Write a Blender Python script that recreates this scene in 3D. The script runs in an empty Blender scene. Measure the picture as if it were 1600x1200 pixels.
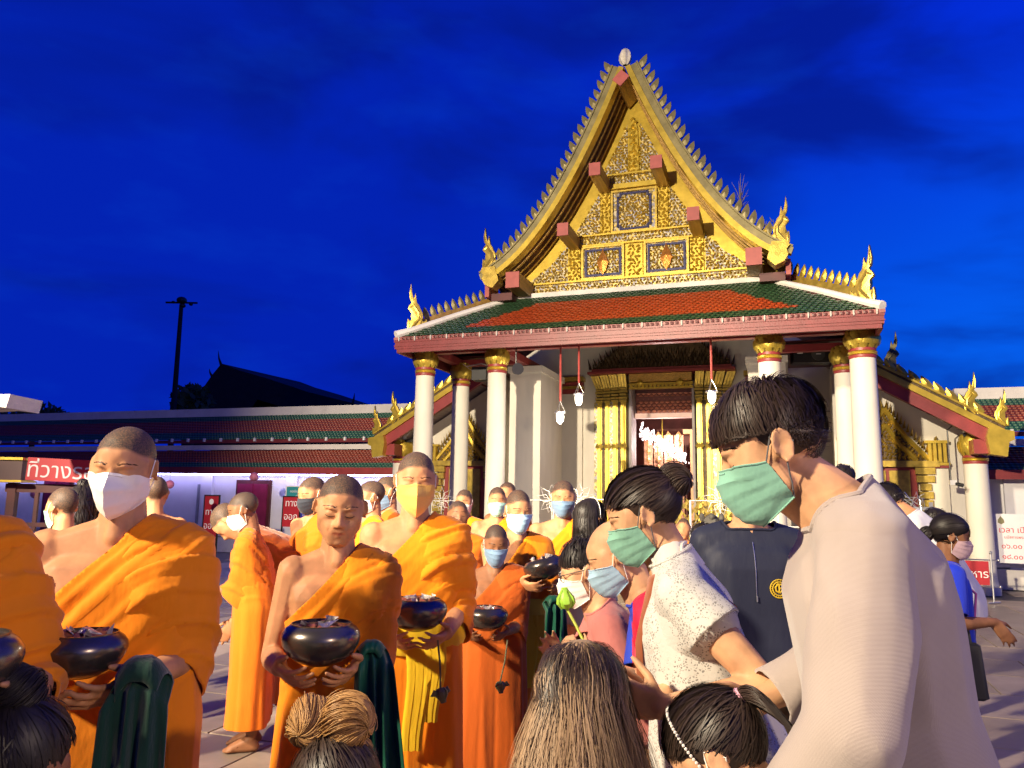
import bpy, bmesh, math, random
import numpy as np
from mathutils import Vector, Matrix
from mathutils.bvhtree import BVHTree

random.seed(7)
RNG = np.random.default_rng(7)
scene = bpy.context.scene
COL = scene.collection
R = math.radians
PI = math.pi

# ------------------------------------------------------------------ camera
CAM_H = 1.47
FPX = 1202.0
cam_data = bpy.data.cameras.new("camera")
cam_data.sensor_width = 36.0
cam_data.lens = FPX / 1600.0 * 36.0
cam_data.clip_start = 0.05
cam_data.clip_end = 600.0
cam = bpy.data.objects.new("camera", cam_data)
CAM_ROT = Matrix.Rotation(PI / 2 + R(8.47), 4, 'X') @ Matrix.Rotation(R(1.0), 4, 'Z')
cam.matrix_world = Matrix.Translation((0, 0, CAM_H)) @ CAM_ROT
COL.objects.link(cam)
scene.camera = cam

# ------------------------------------------------------------------ sky at dusk
world = bpy.data.worlds.new("World")
scene.world = world
world.use_nodes = True
wt = world.node_tree
wt.nodes.clear()


def wn(t, **k):
    n = wt.nodes.new(t)
    for a, b in k.items():
        setattr(n, a, b)
    return n


def wmath(op, a, b=None, clamp=False):
    n = wn('ShaderNodeMath', operation=op, use_clamp=clamp)
    for i, v in enumerate((a, b)):
        if v is None:
            continue
        if isinstance(v, (int, float)):
            n.inputs[i].default_value = v
        else:
            wt.links.new(v, n.inputs[i])
    return n.outputs[0]


def wmix(f, a, b, bt='MIX'):
    n = wn('ShaderNodeMix', data_type='RGBA', blend_type=bt)
    for s, v in ((n.inputs[0], f), (n.inputs[6], a), (n.inputs[7], b)):
        if isinstance(v, (int, float)):
            s.default_value = v
        elif isinstance(v, tuple):
            s.default_value = (*v, 1)
        else:
            wt.links.new(v, s)
    return n.outputs[2]


tc = wn('ShaderNodeTexCoord')
sx = wn('ShaderNodeSeparateXYZ')
wt.links.new(tc.outputs['Generated'], sx.inputs[0])
mp = wn('ShaderNodeMapping')
mp.inputs['Scale'].default_value = (1.0, 1.0, 2.6)
mp.inputs['Rotation'].default_value = (R(8), R(-14), R(10))
wt.links.new(tc.outputs['Generated'], mp.inputs[0])
no1 = wn('ShaderNodeTexNoise')
no1.inputs['Scale'].default_value = 2.3
no1.inputs['Detail'].default_value = 5
no1.inputs['Roughness'].default_value = .5
no1.inputs['Distortion'].default_value = .35
wt.links.new(mp.outputs[0], no1.inputs['Vector'])
no2 = wn('ShaderNodeTexNoise')
no2.inputs['Scale'].default_value = 7.0
no2.inputs['Detail'].default_value = 6
wt.links.new(mp.outputs[0], no2.inputs['Vector'])
cl = wn('ShaderNodeMapRange', interpolation_type='SMOOTHSTEP')
cl.inputs[1].default_value = .44
cl.inputs[2].default_value = .64
wt.links.new(no1.outputs[0], cl.inputs[0])
low = wn('ShaderNodeMapRange', interpolation_type='SMOOTHSTEP')       # brighter band towards the horizon
low.inputs[1].default_value = .55
low.inputs[2].default_value = .05
wt.links.new(sx.outputs[2], low.inputs[0])
east = wn('ShaderNodeMapRange', interpolation_type='SMOOTHSTEP')      # the afterglow lies to the right
east.inputs[1].default_value = -.15
east.inputs[2].default_value = .75
wt.links.new(sx.outputs[0], east.inputs[0])
sky = wn('ShaderNodeTexSky', sky_type='NISHITA', sun_disc=False)
sky.sun_elevation = R(-3)
sky.sun_rotation = R(75)
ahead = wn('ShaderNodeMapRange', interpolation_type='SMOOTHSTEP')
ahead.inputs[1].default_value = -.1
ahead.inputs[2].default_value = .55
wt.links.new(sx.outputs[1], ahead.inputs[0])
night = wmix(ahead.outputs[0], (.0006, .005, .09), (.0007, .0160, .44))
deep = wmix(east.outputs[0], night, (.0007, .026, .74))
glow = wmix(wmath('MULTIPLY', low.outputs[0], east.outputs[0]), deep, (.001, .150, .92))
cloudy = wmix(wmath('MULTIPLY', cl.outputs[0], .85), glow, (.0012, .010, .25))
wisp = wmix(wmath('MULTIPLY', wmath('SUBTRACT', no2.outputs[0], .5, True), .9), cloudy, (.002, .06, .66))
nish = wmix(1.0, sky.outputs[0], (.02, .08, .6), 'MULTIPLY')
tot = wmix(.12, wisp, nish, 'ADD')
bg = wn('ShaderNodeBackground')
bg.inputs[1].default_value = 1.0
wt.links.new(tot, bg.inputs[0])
wo = wn('ShaderNodeOutputWorld')
wt.links.new(bg.outputs[0], wo.inputs[0])

# ------------------------------------------------------------------ floodlights of the court behind the photographer, and an added fill lamp


def flood(name, loc, aim, watts, size, blend, color, radius=.18):
    d = bpy.data.lights.new(name, 'SPOT')
    d.energy = watts
    d.spot_size = R(size)
    d.spot_blend = blend
    d.color = color
    d.shadow_soft_size = radius
    o = bpy.data.objects.new(name, d)
    o.location = loc
    o.rotation_euler = (Vector(aim) - Vector(loc)).to_track_quat('-Z', 'Y').to_euler()
    COL.objects.link(o)
    return o


WARM = (1.0, .83, .58)
flood("floodlight_court", (-10.8, -4.0, 9.4), (1.0, 3.6, .9), 22500, 56, .5, WARM, .42)
flood("floodlight_temple", (-6.6, -5.0, 5.6), (1.6, 14.6, 4.0), 23500, 54, .65, (1.0, .83, .60), .16)
flood("floodlight_right", (8.0, -7.0, 5.0), (.5, 4.0, .9), 2500, 60, .6, (1.0, .74, .52), .3)  # unseen fill light, added to warm the shadows from the right

scene.view_settings.view_transform = 'Standard'
scene.view_settings.look = 'None'
scene.view_settings.exposure = 0.0
scene.view_settings.gamma = 1.0
scene.view_settings.use_curve_mapping = False
scene.cycles.max_bounces = 6
scene.cycles.diffuse_bounces = 3
scene.cycles.glossy_bounces = 3
scene.cycles.transparent_max_bounces = 12
scene.cycles.sample_clamp_indirect = 4.0

# ------------------------------------------------------------------ helpers


def ray(x, y):
    return CAM_ROT.to_3x3() @ Vector(((x - 800) / FPX, -(y - 600) / FPX, -1))


def P(x, y, Y):
    """the point at distance Y from the photographer seen at a place in the photograph"""
    d = ray(x, y)
    return Vector((0, 0, CAM_H)) + d * (Y / d.y)


MATS = {}


def mat(name, col, rough=.6, metal=0.0, var=.12, scale=6.0, bump=0.0, bscale=40.0, spec=.5, detail=4,
        stretch=(1, 1, 1), coord='Object', col2=None, emit=None, emit_s=0.0, sss=0.0, dirt=0.0, sheen=0.0, coat=0.0):
    if name in MATS:
        return MATS[name]
    m = bpy.data.materials.new(name)
    m.use_nodes = True
    t = m.node_tree
    b = t.nodes['Principled BSDF']
    b.inputs['Roughness'].default_value = rough
    b.inputs['Metallic'].default_value = metal
    b.inputs['Specular IOR Level'].default_value = spec
    b.inputs['Sheen Weight'].default_value = sheen
    b.inputs['Coat Weight'].default_value = coat
    if sss:
        b.inputs['Subsurface Weight'].default_value = sss
        b.inputs['Subsurface Radius'].default_value = (.012, .004, .002)
        b.inputs['Subsurface Scale'].default_value = 1.0
    if emit:
        b.inputs['Emission Color'].default_value = (*emit, 1)
        b.inputs['Emission Strength'].default_value = emit_s
    tcn = t.nodes.new('ShaderNodeTexCoord')
    mpn = t.nodes.new('ShaderNodeMapping')
    mpn.inputs['Scale'].default_value = stretch
    t.links.new(tcn.outputs[coord], mpn.inputs[0])
    nz = t.nodes.new('ShaderNodeTexNoise')
    nz.inputs['Scale'].default_value = scale
    nz.inputs['Detail'].default_value = detail
    t.links.new(mpn.outputs[0], nz.inputs['Vector'])
    mr = t.nodes.new('ShaderNodeMapRange')
    mr.inputs[1].default_value = .3
    mr.inputs[2].default_value = .7
    t.links.new(nz.outputs[0], mr.inputs[0])
    mx = t.nodes.new('ShaderNodeMix')
    mx.data_type = 'RGBA'
    c2 = col2 or tuple(min(1, c * (1 + var)) for c in col)
    c1 = col if col2 else tuple(c * (1 - var) for c in col)
    mx.inputs[6].default_value = (*c1, 1)
    mx.inputs[7].default_value = (*c2, 1)
    t.links.new(mr.outputs[0], mx.inputs[0])
    out = mx.outputs[2]
    if dirt:
        n2 = t.nodes.new('ShaderNodeTexNoise')
        n2.inputs['Scale'].default_value = 1.7
        n2.inputs['Detail'].default_value = 8
        n2.inputs['Roughness'].default_value = .7
        t.links.new(mpn.outputs[0], n2.inputs['Vector'])
        r2 = t.nodes.new('ShaderNodeMapRange')
        r2.inputs[1].default_value = .52
        r2.inputs[2].default_value = .75
        r2.inputs[4].default_value = dirt
        t.links.new(n2.outputs[0], r2.inputs[0])
        m2 = t.nodes.new('ShaderNodeMix')
        m2.data_type = 'RGBA'
        m2.inputs[7].default_value = (*[c * .45 for c in col], 1)
        t.links.new(out, m2.inputs[6])
        t.links.new(r2.outputs[0], m2.inputs[0])
        out = m2.outputs[2]
    t.links.new(out, b.inputs['Base Color'])
    if bump:
        nb = t.nodes.new('ShaderNodeTexNoise')
        nb.inputs['Scale'].default_value = bscale
        nb.inputs['Detail'].default_value = 3
        t.links.new(mpn.outputs[0], nb.inputs['Vector'])
        bp = t.nodes.new('ShaderNodeBump')
        bp.inputs['Strength'].default_value = bump
        bp.inputs['Distance'].default_value = .02
        t.links.new(nb.outputs[0], bp.inputs['Height'])
        t.links.new(bp.outputs[0], b.inputs['Normal'])
    MATS[name] = m
    return m


_ico = {}


def ico(n):
    if n not in _ico:
        b = bmesh.new()
        bmesh.ops.create_icosphere(b, subdivisions=n, radius=1)
        v = np.array([x.co[:] for x in b.verts])
        f = [[x.index for x in q.verts] for q in b.faces]
        b.free()
        _ico[n] = (v, f)
    return _ico[n]


class MB:
    """collects shapes for one mesh"""

    def __init__(s):
        s.v, s.f, s.mi, s.n, s.cur = [], [], [], 0, 0

    def add(s, v, f):
        v = np.asarray(v, float)
        s.v.append(v)
        k = s.n
        s.f += [[i + k for i in q] for q in f]
        s.mi += [s.cur] * len(f)
        s.n += len(v)
        return s

    def box(s, c, d, m=None):
        x, y, z = [q / 2 for q in d]
        v = [Vector(p) for p in ((-x, -y, -z), (x, -y, -z), (x, y, -z), (-x, y, -z), (-x, -y, z), (x, -y, z), (x, y, z), (-x, y, z))]
        if m is not None:
            v = [m @ p for p in v]
        v = [p + Vector(c) for p in v]
        return s.add([p[:] for p in v], [(3, 2, 1, 0), (4, 5, 6, 7), (0, 1, 5, 4), (1, 2, 6, 5), (2, 3, 7, 6), (3, 0, 4, 7)])

    def prism(s, a, b):
        """two matching polygons joined by sides"""
        n = len(a)
        f = [tuple(range(n))[::-1], tuple(range(n, 2 * n))]
        f += [(i, (i + 1) % n, n + (i + 1) % n, n + i) for i in range(n)]
        return s.add([tuple(p) for p in a] + [tuple(p) for p in b], f)

    def plate(s, poly, y0, y1):
        """outline in x,z given a thickness from y0 (front) to y1"""
        return s.prism([(x, y0, z) for x, z in poly], [(x, y1, z) for x, z in poly])

    def tube(s, pts, r, k=6, caps=True, flat=None):
        pts = [Vector(p) for p in pts]
        n = len(pts)
        rs = r if hasattr(r, '__len__') else [r] * n
        up = None
        vs = []
        for i, p in enumerate(pts):
            t = (pts[min(i + 1, n - 1)] - pts[max(i - 1, 0)])
            if t.length < 1e-9:
                t = Vector((0, 0, 1))
            t.normalize()
            if up is None:
                up = t.orthogonal().normalized()
                if flat is not None:
                    up = Vector(flat)
            up = (up - t * up.dot(t))
            if up.length < 1e-6:
                up = t.orthogonal()
            up.normalize()
            w = t.cross(up)
            fl = .45 if flat is not None else 1
            for j in range(k):
                a = 2 * PI * j / k
                vs.append((p + up * (math.cos(a) * rs[i] * fl) + w * (math.sin(a) * rs[i]))[:])
        f = [(i * k + j, i * k + (j + 1) % k, (i + 1) * k + (j + 1) % k, (i + 1) * k + j) for i in range(n - 1) for j in range(k)]
        if caps:
            f += [tuple(range(k))[::-1], tuple((n - 1) * k + j for j in range(k))]
        return s.add(vs, f)

    def lathe(s, prof, k=20, c=(0, 0, 0), cap=True):
        vs, n = [], len(prof)
        for r, z in prof:
            for j in range(k):
                a = 2 * PI * j / k
                vs.append((c[0] + r * math.cos(a), c[1] + r * math.sin(a), c[2] + z))
        f = [(i * k + j, i * k + (j + 1) % k, (i + 1) * k + (j + 1) % k, (i + 1) * k + j) for i in range(n - 1) for j in range(k)]
        if cap:
            f += [tuple(range(k))[::-1], tuple((n - 1) * k + j for j in range(k))]
        return s.add(vs, f)

    def ell(s, c, r, m=None, n=2):
        v, f = ico(n)
        v = v * np.array(r)
        if m is not None:
            v = v @ np.array(m.to_3x3()).T
        return s.add(v + np.array(c[:]), f)

    def hull(s, sph, n=1):
        v0, _ = ico(n)
        k = 1.09 if n == 1 else 1.03
        b = bmesh.new()
        for q in sph:
            r = q[3] if len(q) > 3 else q[1]
            c = q[:3] if len(q) > 3 else q[0]
            for p in v0 * (r * k) + np.array(c[:]):
                b.verts.new(p)
        h = bmesh.ops.convex_hull(b, input=b.verts, use_existing_faces=False)
        b.verts.index_update()
        used = sorted({v.index for f in b.faces for v in f.verts})
        mp_ = {o: i for i, o in enumerate(used)}
        b.verts.ensure_lookup_table()
        v = [b.verts[i].co[:] for i in used]
        f = [[mp_[x.index] for x in q.verts] for q in b.faces]
        b.free()
        return s.add(v, f)

    def mesh(s, name):
        me = bpy.data.meshes.new(name)
        v = np.concatenate(s.v) if s.v else np.zeros((0, 3))
        me.from_pydata(v.tolist(), [], s.f)
        if any(s.mi):
            me.polygons.foreach_set('material_index', s.mi)
        me.update()
        return me

    def build(s, name, m, parent=None, smooth=False, **kw):
        me = s.mesh(name)
        for q in (m if isinstance(m, (list, tuple)) else [m]):
            me.materials.append(q)
        if smooth:
            me.polygons.foreach_set('use_smooth', [True] * len(me.polygons))
            if smooth != 'all':
                me.set_sharp_from_angle(angle=R(38))
        return link(name, me, parent, **kw)


def link(name, me, parent=None, label=None, cat=None, group=None, kind=None, loc=None, mtx=None):
    o = bpy.data.objects.new(name, me)
    COL.objects.link(o)
    if parent:
        o.parent = parent
    if loc is not None:
        o.location = loc
    if mtx is not None:
        o.matrix_local = mtx
    return tag(o, label, cat, group, kind)


def tag(o, label=None, cat=None, group=None, kind=None):
    for k, v in (('label', label), ('category', cat), ('group', group), ('kind', kind)):
        if v:
            o[k] = v
    return o


def empty(name, loc=(0, 0, 0), rz=0.0, label=None, cat=None, group=None):
    o = bpy.data.objects.new(name, None)
    COL.objects.link(o)
    o.empty_display_size = .1
    o.location = loc
    o.rotation_euler = (0, 0, rz)
    return tag(o, label, cat, group)


def text_mb(mb, txt, size, mtx, depth=.002, align='CENTER'):
    """lettering turned into thin solid geometry, laid in the x,z plane of mtx"""
    c = bpy.data.curves.new('lettering', 'FONT')
    c.body = txt
    c.size = size
    c.align_x = align
    c.extrude = depth
    c.resolution_u = 3
    o = bpy.data.objects.new('lettering', c)
    COL.objects.link(o)
    dg = bpy.context.evaluated_depsgraph_get()
    me = bpy.data.meshes.new_from_object(o.evaluated_get(dg))
    M4 = mtx @ Matrix.Rotation(PI / 2, 4, 'X')
    me.transform(M4)
    if len(me.vertices):
        v = np.empty(len(me.vertices) * 3)
        me.vertices.foreach_get('co', v)
        mb.add(v.reshape(-1, 3), [list(p.vertices) for p in me.polygons])
    bpy.data.objects.remove(o)
    bpy.data.curves.remove(c)
    bpy.data.meshes.remove(me)
    return mb


# ------------------------------------------------------------------ materials
GOLD = mat('gilding', (.52, .37, .07), .36, .65, .28, 9, .12, 60)
GOLD_OLD = mat('weathered_gilding', (.22, .185, .08), .5, .4, .3, 5, .06, 40, dirt=.5)
GOLD_BRIGHT = mat('bright_gilding', (.60, .43, .06), .34, .6, .18, 7, .06, 50)
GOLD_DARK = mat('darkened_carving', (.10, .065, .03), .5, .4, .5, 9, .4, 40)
GOLD_WOOD = mat('gilded_planks', (.34, .20, .05), .42, .35, .35, 3, .3, 30, stretch=(6, .5, 6))
PLASTER = mat('white_plaster', (.70, .66, .56), .62, 0, .07, 2.2, .06, 50, dirt=.20, stretch=(1.5, 1.5, .5))
PLASTER_W = mat('white_render', (.74, .70, .64), .7, 0, .06, 3, .15, 30, dirt=.45)
MAROON = mat('maroon_paint', (.26, .035, .035), .45, 0, .15, 5, .1, 40)
PINKRED = mat('faded_red_paint', (.18, .028, .030), .45, 0, .14, 6, .1, 40, dirt=.25)
REDEND = mat('red_beam_end', (.36, .085, .07), .55, 0, .12, 8)
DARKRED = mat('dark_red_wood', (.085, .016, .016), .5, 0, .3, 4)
BLACKM = mat('black_metal', (.015, .015, .017), .4, .2, .2, 6)
BLACKP = mat('black_plastic', (.02, .02, .022), .5, 0, .2, 6)
WHITEP = mat('white_paint', (.78, .77, .74), .45, 0, .05, 5)
STEEL = mat('steel_tube', (.62, .62, .62), .28, .9, .08, 9)
# ================================================================== the temple front
TC = Vector((2.83, 15.27, 0))
PHI = R(19.5)
temple = empty('temple', TC, -PHI,
               label='floodlit gilded temple hall with steep gable, white columns and green and orange tiled porch roof', cat='temple')
TM = Matrix.Translation(TC) @ Matrix.Rotation(-PHI, 4, 'Z')


def L(s, n, z):
    return (s, -n, z)


def TW(s, n, z):
    return TM @ Vector((s, -n, z))


def zlow(s):
    s = abs(s)
    return 9.12 - 2.515 * s + .406 * s * s


def gpt(s, off):
    """point of the gable curve pushed outwards by off (right side)"""
    d = Vector((1, -2.515 + .812 * s))
    d.normalize()
    nrm = Vector((-d.y, d.x))
    return s + nrm.x * off, zlow(s) + nrm.y * off


def gstrip(o0, o1, s0, s1, side, n=22):
    a = [gpt(s0 + (s1 - s0) * i / n, o0) for i in range(n + 1)]
    b = [gpt(s0 + (s1 - s0) * i / n, o1) for i in range(n + 1)]
    a = [(max(0.0, x), z) for x, z in a]
    b = [(max(0.0, x), z) for x, z in b]
    return [(x * side, z) for x, z in a], [(x * side, z) for x, z in b]


def strip_solid(mb, a, b, y0, y1):
    n = len(a)
    v = []
    for y in (y0, y1):
        v += [(x, y, z) for x, z in a] + [(x, y, z) for x, z in b]
    f = []
    for i in range(n - 1):
        f += [(i, i + 1, n + i + 1, n + i), (2 * n + i + 1, 2 * n + i, 3 * n + i, 3 * n + i + 1),
              (i, 2 * n + i, 2 * n + i + 1, i + 1), (n + i, n + i + 1, 3 * n + i + 1, 3 * n + i)]
    f += [(0, n, 3 * n, 2 * n), (n - 1, 3 * n - 1, 4 * n - 1, 2 * n - 1)]
    mb.add(v, f)


for side in (-1, 1):
    m = MB()
    strip_solid(m, *gstrip(.075, .185, .03, 2.62, side), -2.80, -2.66)
    m.build('bargeboard', GOLD_OLD, temple, True)
    m = MB()
    strip_solid(m, *gstrip(-.02, .073, .03, 2.58, side), -2.84, -2.62)
    m.build('bargeboard_moulding', GOLD_BRIGHT, temple, True)
    m = MB()
    strip_solid(m, *gstrip(.187, .215, .03, 2.6, side), -2.83, -2.64)
    m.build('bargeboard_capping', GOLD_OLD, temple, True)
    m = MB()
    strip_solid(m, *gstrip(.03, .13, 0.0, 2.5, side), -2.62, 9.0)
    m.build('nave_roof', GOLD_WOOD, temple, True)
    for k in range(3):                                         # rafters under the overhang
        m = MB()
        strip_solid(m, *gstrip(-.03, .028, .06, 2.45, side), -2.52 + .22 * k, -2.46 + .22 * k)
        m.build('soffit_moulding', GOLD_WOOD, temple, True)

# fins along the bargeboards: one mesh, many parts
fo = [(-.045, 0), (-.07, .07), (-.06, .15), (-.02, .23), (.045, .30), (.07, .22), (.082, .13), (.075, .05), (.06, 0)]


def leaf_plate(outline, th=.035, ridge=.03):
    m = MB()
    n = len(outline)
    cx = sum(p[0] for p in outline) / n
    cz = sum(p[1] for p in outline) / n
    v = [(x, -th / 2, z) for x, z in outline] + [(x, th / 2, z) for x, z in outline] + [(cx, -th / 2 - ridge, cz), (cx, th / 2 + ridge, cz)]
    f = []
    for i in range(n):
        j = (i + 1) % n
        f += [(i, j, 2 * n), (n + j, n + i, 2 * n + 1), (i, n + i, n + j, j)]
    m.add(v, f)
    return m


fin_me = leaf_plate(fo).mesh('fin')
fin_me.materials.append(GOLD_OLD)
fin_bright = leaf_plate([(x, z * 1.0) for x, z in fo]).mesh('fin')
fin_bright.materials.append(GOLD_BRIGHT)
S = .06
k = 0
while S < 2.5:
    for side in (-1, 1):
        x, z = gpt(S, .205)
        d = Vector((1, -2.515 + .812 * S)).normalized()
        ang = math.atan2(-d.x, -d.y) * .62      # leaves lean up the slope
        mt = Matrix.Translation((x * side, -2.735, z)) @ Matrix.Rotation(side * (PI / 2 - math.atan2(-d.y, d.x)) * -1 + 0, 4, 'Y')
        mt = Matrix.Translation((x * side, -2.735, z))
        tilt = math.atan2(d.x, -d.y)            # 0 for a vertical board
        rot = Matrix.Rotation(side * (PI / 2 - tilt) * .60, 4, 'Y')
        mt = mt @ rot @ Matrix.Scale(-side, 4, (1, 0, 0)) @ Matrix.Scale(.76 + .1 * RNG.random(), 4)
        link('fin', fin_me, temple, mtx=mt)
    S += .178 / math.sqrt(1 + (-2.515 + .812 * S) ** 2)

# bud on the apex
m = MB()
prof = [(.05, 0), (.10, .05), (.125, .12), (.12, .20), (.085, .27), (.04, .31)]
K = 14
vs = []
for r, z in prof:
    for j in range(K):
        a = 2 * PI * j / K
        rr = .84 * r * (1.12 if j % 2 else .9)
        vs.append((rr * math.cos(a), rr * math.sin(a) - 2.74, 9.12 + z))
m.add(vs, [(i * K + j, i * K + (j + 1) % K, (i + 1) * K + (j + 1) % K, (i + 1) * K + j) for i in range(5) for j in range(K)] + [tuple(5 * K + j for j in range(K))])
m.build('apex_bud', mat('aged_white', (.50, .46, .38), .6, 0, .2, 20), temple)

# purlins with red ends
for s_, z_ in ((-.06, 8.88), (-.53, 7.25), (-1.10, 6.21), (-2.02, 5.37), (.54, 7.24), (1.14, 6.25), (2.08, 5.43)):
    w = .19 if abs(s_) < 1.5 else .24
    rt = Matrix.Rotation(PI / 4, 4, 'Y') if abs(s_) < .2 else None
    b = MB().box((s_, -2.42, z_ - .05), (w, .82, w * 1.15), rt).build('purlin', GOLD_WOOD, temple)
    MB().box((s_, -2.845, z_ - .05), (w + .012, .03, w * 1.15 + .012), rt).build('purlin_end', REDEND, b)

# ------------------------------------------------------------------ pediment
mosaic = bpy.data.materials.new('mirror_mosaic')
mosaic.use_nodes = True
t = mosaic.node_tree
b = t.nodes['Principled BSDF']
vo = t.nodes.new('ShaderNodeTexVoronoi')
vo.inputs['Scale'].default_value = 26
tcn = t.nodes.new('ShaderNodeTexCoord')
t.links.new(tcn.outputs['Object'], vo.inputs['Vector'])
rp = t.nodes.new('ShaderNodeValToRGB')
rp.color_ramp.interpolation = 'CONSTANT'
el = rp.color_ramp.elements
el[0].color = (.24, .19, .09, 1)
el[1].position = .35
el[1].color = (.66, .50, .14, 1)
e = el.new(.62)
e.color = (.30, .30, .36, 1)
e = el.new(.8)
e.color = (.56, .50, .34, 1)
sp = t.nodes.new('ShaderNodeSeparateColor')
t.links.new(vo.outputs['Color'], sp.inputs[0])
t.links.new(sp.outputs[0], rp.inputs[0])
t.links.new(rp.outputs[0], b.inputs['Base Color'])
b.inputs['Metallic'].default_value = .3
b.inputs['Roughness'].default_value = .35
vb = t.nodes.new('ShaderNodeBump')
vb.inputs['Strength'].default_value = .6
vb.inputs['Distance'].default_value = .01
t.links.new(sp.outputs[1], vb.inputs['Height'])
t.links.new(vb.outputs[0], b.inputs['Normal'])
BLUEGLASS = mat('blue_glass_inlay', (.06, .06, .14), .25, .3, .4, 30)

m = MB()
nseg = 18
pl = [(-2.02 + 0 * i, 5.24) for i in range(1)] + [(2.02, 5.24)]
crv = [(s, max(5.26, zlow(s) + .02)) for s in np.linspace(2.45, 0, nseg)] + [(-s, max(5.26, zlow(s) + .02)) for s in np.linspace(0, 2.45, nseg)[1:]]
m.plate([(-2.45, 5.24), (2.45, 5.24)] + crv[1:-1], -1.93, -1.80)
m.build('pediment_board', GOLD_BRIGHT, temple)

leaves = MB()


def inside(p, poly):
    r = False
    j = len(poly) - 1
    for i in range(len(poly)):
        if (poly[i][1] > p[1]) != (poly[j][1] > p[1]) and p[0] < (poly[j][0] - poly[i][0]) * (p[1] - poly[i][1]) / (poly[j][1] - poly[i][1]) + poly[i][0]:
            r = not r
        j = i
    return r


def curl(mb, x, y, z, size, ang, lift=.022):
    """a small raised leaf scroll"""
    c, s_ = math.cos(ang), math.sin(ang)
    o = [(-.5, 0), (-.2, .32), (.2, .26), (.62, .05), (.45, -.16), (.1, -.3), (-.3, -.24)]
    v = [(x + size * (a * c - b_ * s_), y, z + size * (a * s_ + b_ * c)) for a, b_ in o]
    v.append((x + size * (.05 * c), y - lift, z + size * (.05 * s_)))
    n = len(o)
    mb.add(v, [(i, n, (i + 1) % n) for i in range(n)])


def carve(poly, y=-1.965, step=.062, size=.05, mb=None):
    x0, x1 = min(p[0] for p in poly), max(p[0] for p in poly)
    z0, z1 = min(p[1] for p in poly), max(p[1] for p in poly)
    mx_ = (x0 + x1) / 2
    z = z0 + step * .5
    row = 0
    while z < z1:
        x = x0 + step * (.5 if row % 2 else .15)
        while x < x1:
            if inside((x, z), poly):
                a = math.sin(x * 9.1 + z * 7.3) * 2.2 + math.cos(z * 13 - x * 5) + (0 if x < mx_ else PI)
                curl(mb or leaves, x + RNG.uniform(-.012, .012), y, z + RNG.uniform(-.012, .012), size * RNG.uniform(.85, 1.35), a, .035 + .025 * RNG.random())
            x += step
        z += step * .86
        row += 1


def rect(x0, x1, z0, z1):
    return [(x0, z0), (x1, z0), (x1, z1), (x0, z1)]


def frame(x0, x1, z0, z1, w, y, d, m_, name='panel_frame'):
    q = MB()
    q.box(((x0 + x1) / 2, y, z0 + w / 2), (x1 - x0, d, w)).box(((x0 + x1) / 2, y, z1 - w / 2), (x1 - x0, d, w))
    q.box((x0 + w / 2, y, (z0 + z1) / 2), (w, d, z1 - z0 - 2 * w)).box((x1 - w / 2, y, (z0 + z1) / 2), (w, d, z1 - z0 - 2 * w))
    return q.build(name, m_, temple)


def field(poly, y=-1.95, name='mosaic_panel'):
    return MB().plate(poly, y, -1.9).build(name, mosaic, temple)


for poly in (rect(-2.0, 2.0, 5.25, 5.43), rect(-1.12, 1.12, 6.12, 6.28), rect(-.56, .56, 7.24, 7.40)):
    field(poly, name='frieze')
    carve(poly)
for sg in (-1, 1):
    a, b_ = sorted((sg * .18, sg * .97))
    field(rect(a, b_, 5.46, 6.09))
    frame(a, b_, 5.46, 6.09, .035, -1.985, .07, GOLD)
    frame(a + .06, b_ - .06, 5.52, 6.03, .038, -1.975, .05, BLUEGLASS, 'glass_inlay')
    carve(rect(a + .1, b_ - .1, 5.56, 5.99), step=.056)
    # flame medallion in the middle
    q = leaf_plate([(0, -.24), (.07, -.12), (.105, 0), (.07, .1), (.03, .17), (0, .26), (-.03, .17), (-.07, .1), (-.105, 0), (-.07, -.12)], .03, .03)
    o = q.build('medallion', mat('reddish_gilding', (.62, .26, .05), .35, .7, .25, 20, .3, 60), temple)
    o.matrix_local = Matrix.Translation(((a + b_) / 2, -2.0, 5.77))
    tri = [(sg * 1.25, 5.47), (sg * 2.05, 5.47), (sg * 1.58, 5.80), (sg * 1.25, 6.16)]
    field(tri)
    carve(tri)
    tri = [(sg * .64, 6.31), (sg * 1.16, 6.31), (sg * .90, 6.68), (sg * .64, 7.12)]
    field(tri)
    carve(tri)
    tri = [(sg * .12, 7.44), (sg * .60, 7.44), (sg * .34, 7.95), (sg * .12, 8.40)]
    field(tri)
    carve(tri)
    for r_ in (rect(min(sg * 1.01, sg * 1.22), max(sg * 1.01, sg * 1.22), 5.46, 6.08), rect(min(sg * .44, sg * .61), max(sg * .44, sg * .61), 6.31, 7.1)):
        MB().plate(r_, -1.985, -1.9).build('strip_pilaster', GOLD_BRIGHT, temple)
        carve([(p[0] * .995, p[1]) for p in r_], -1.99, .075, .075)
r_ = rect(-.15, .15, 5.46, 6.08)
MB().plate(r_, -1.985, -1.9).build('strip_pilaster', GOLD_BRIGHT, temple)
carve(rect(-.1, .1, 5.48, 6.06), -1.99, .075, .075)
r_ = [(-.10, 7.42), (.10, 7.42), (.075, 8.3), (0, 8.52), (-.075, 8.3)]
MB().plate(r_, -1.995, -1.9).build('strip_pilaster', GOLD_BRIGHT, temple)
carve(r_, -2.0, .085, .09)
field(rect(-.40, .40, 6.31, 7.10))
frame(-.42, .42, 6.30, 7.11, .035, -1.985, .07, GOLD)
q = MB()
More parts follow.
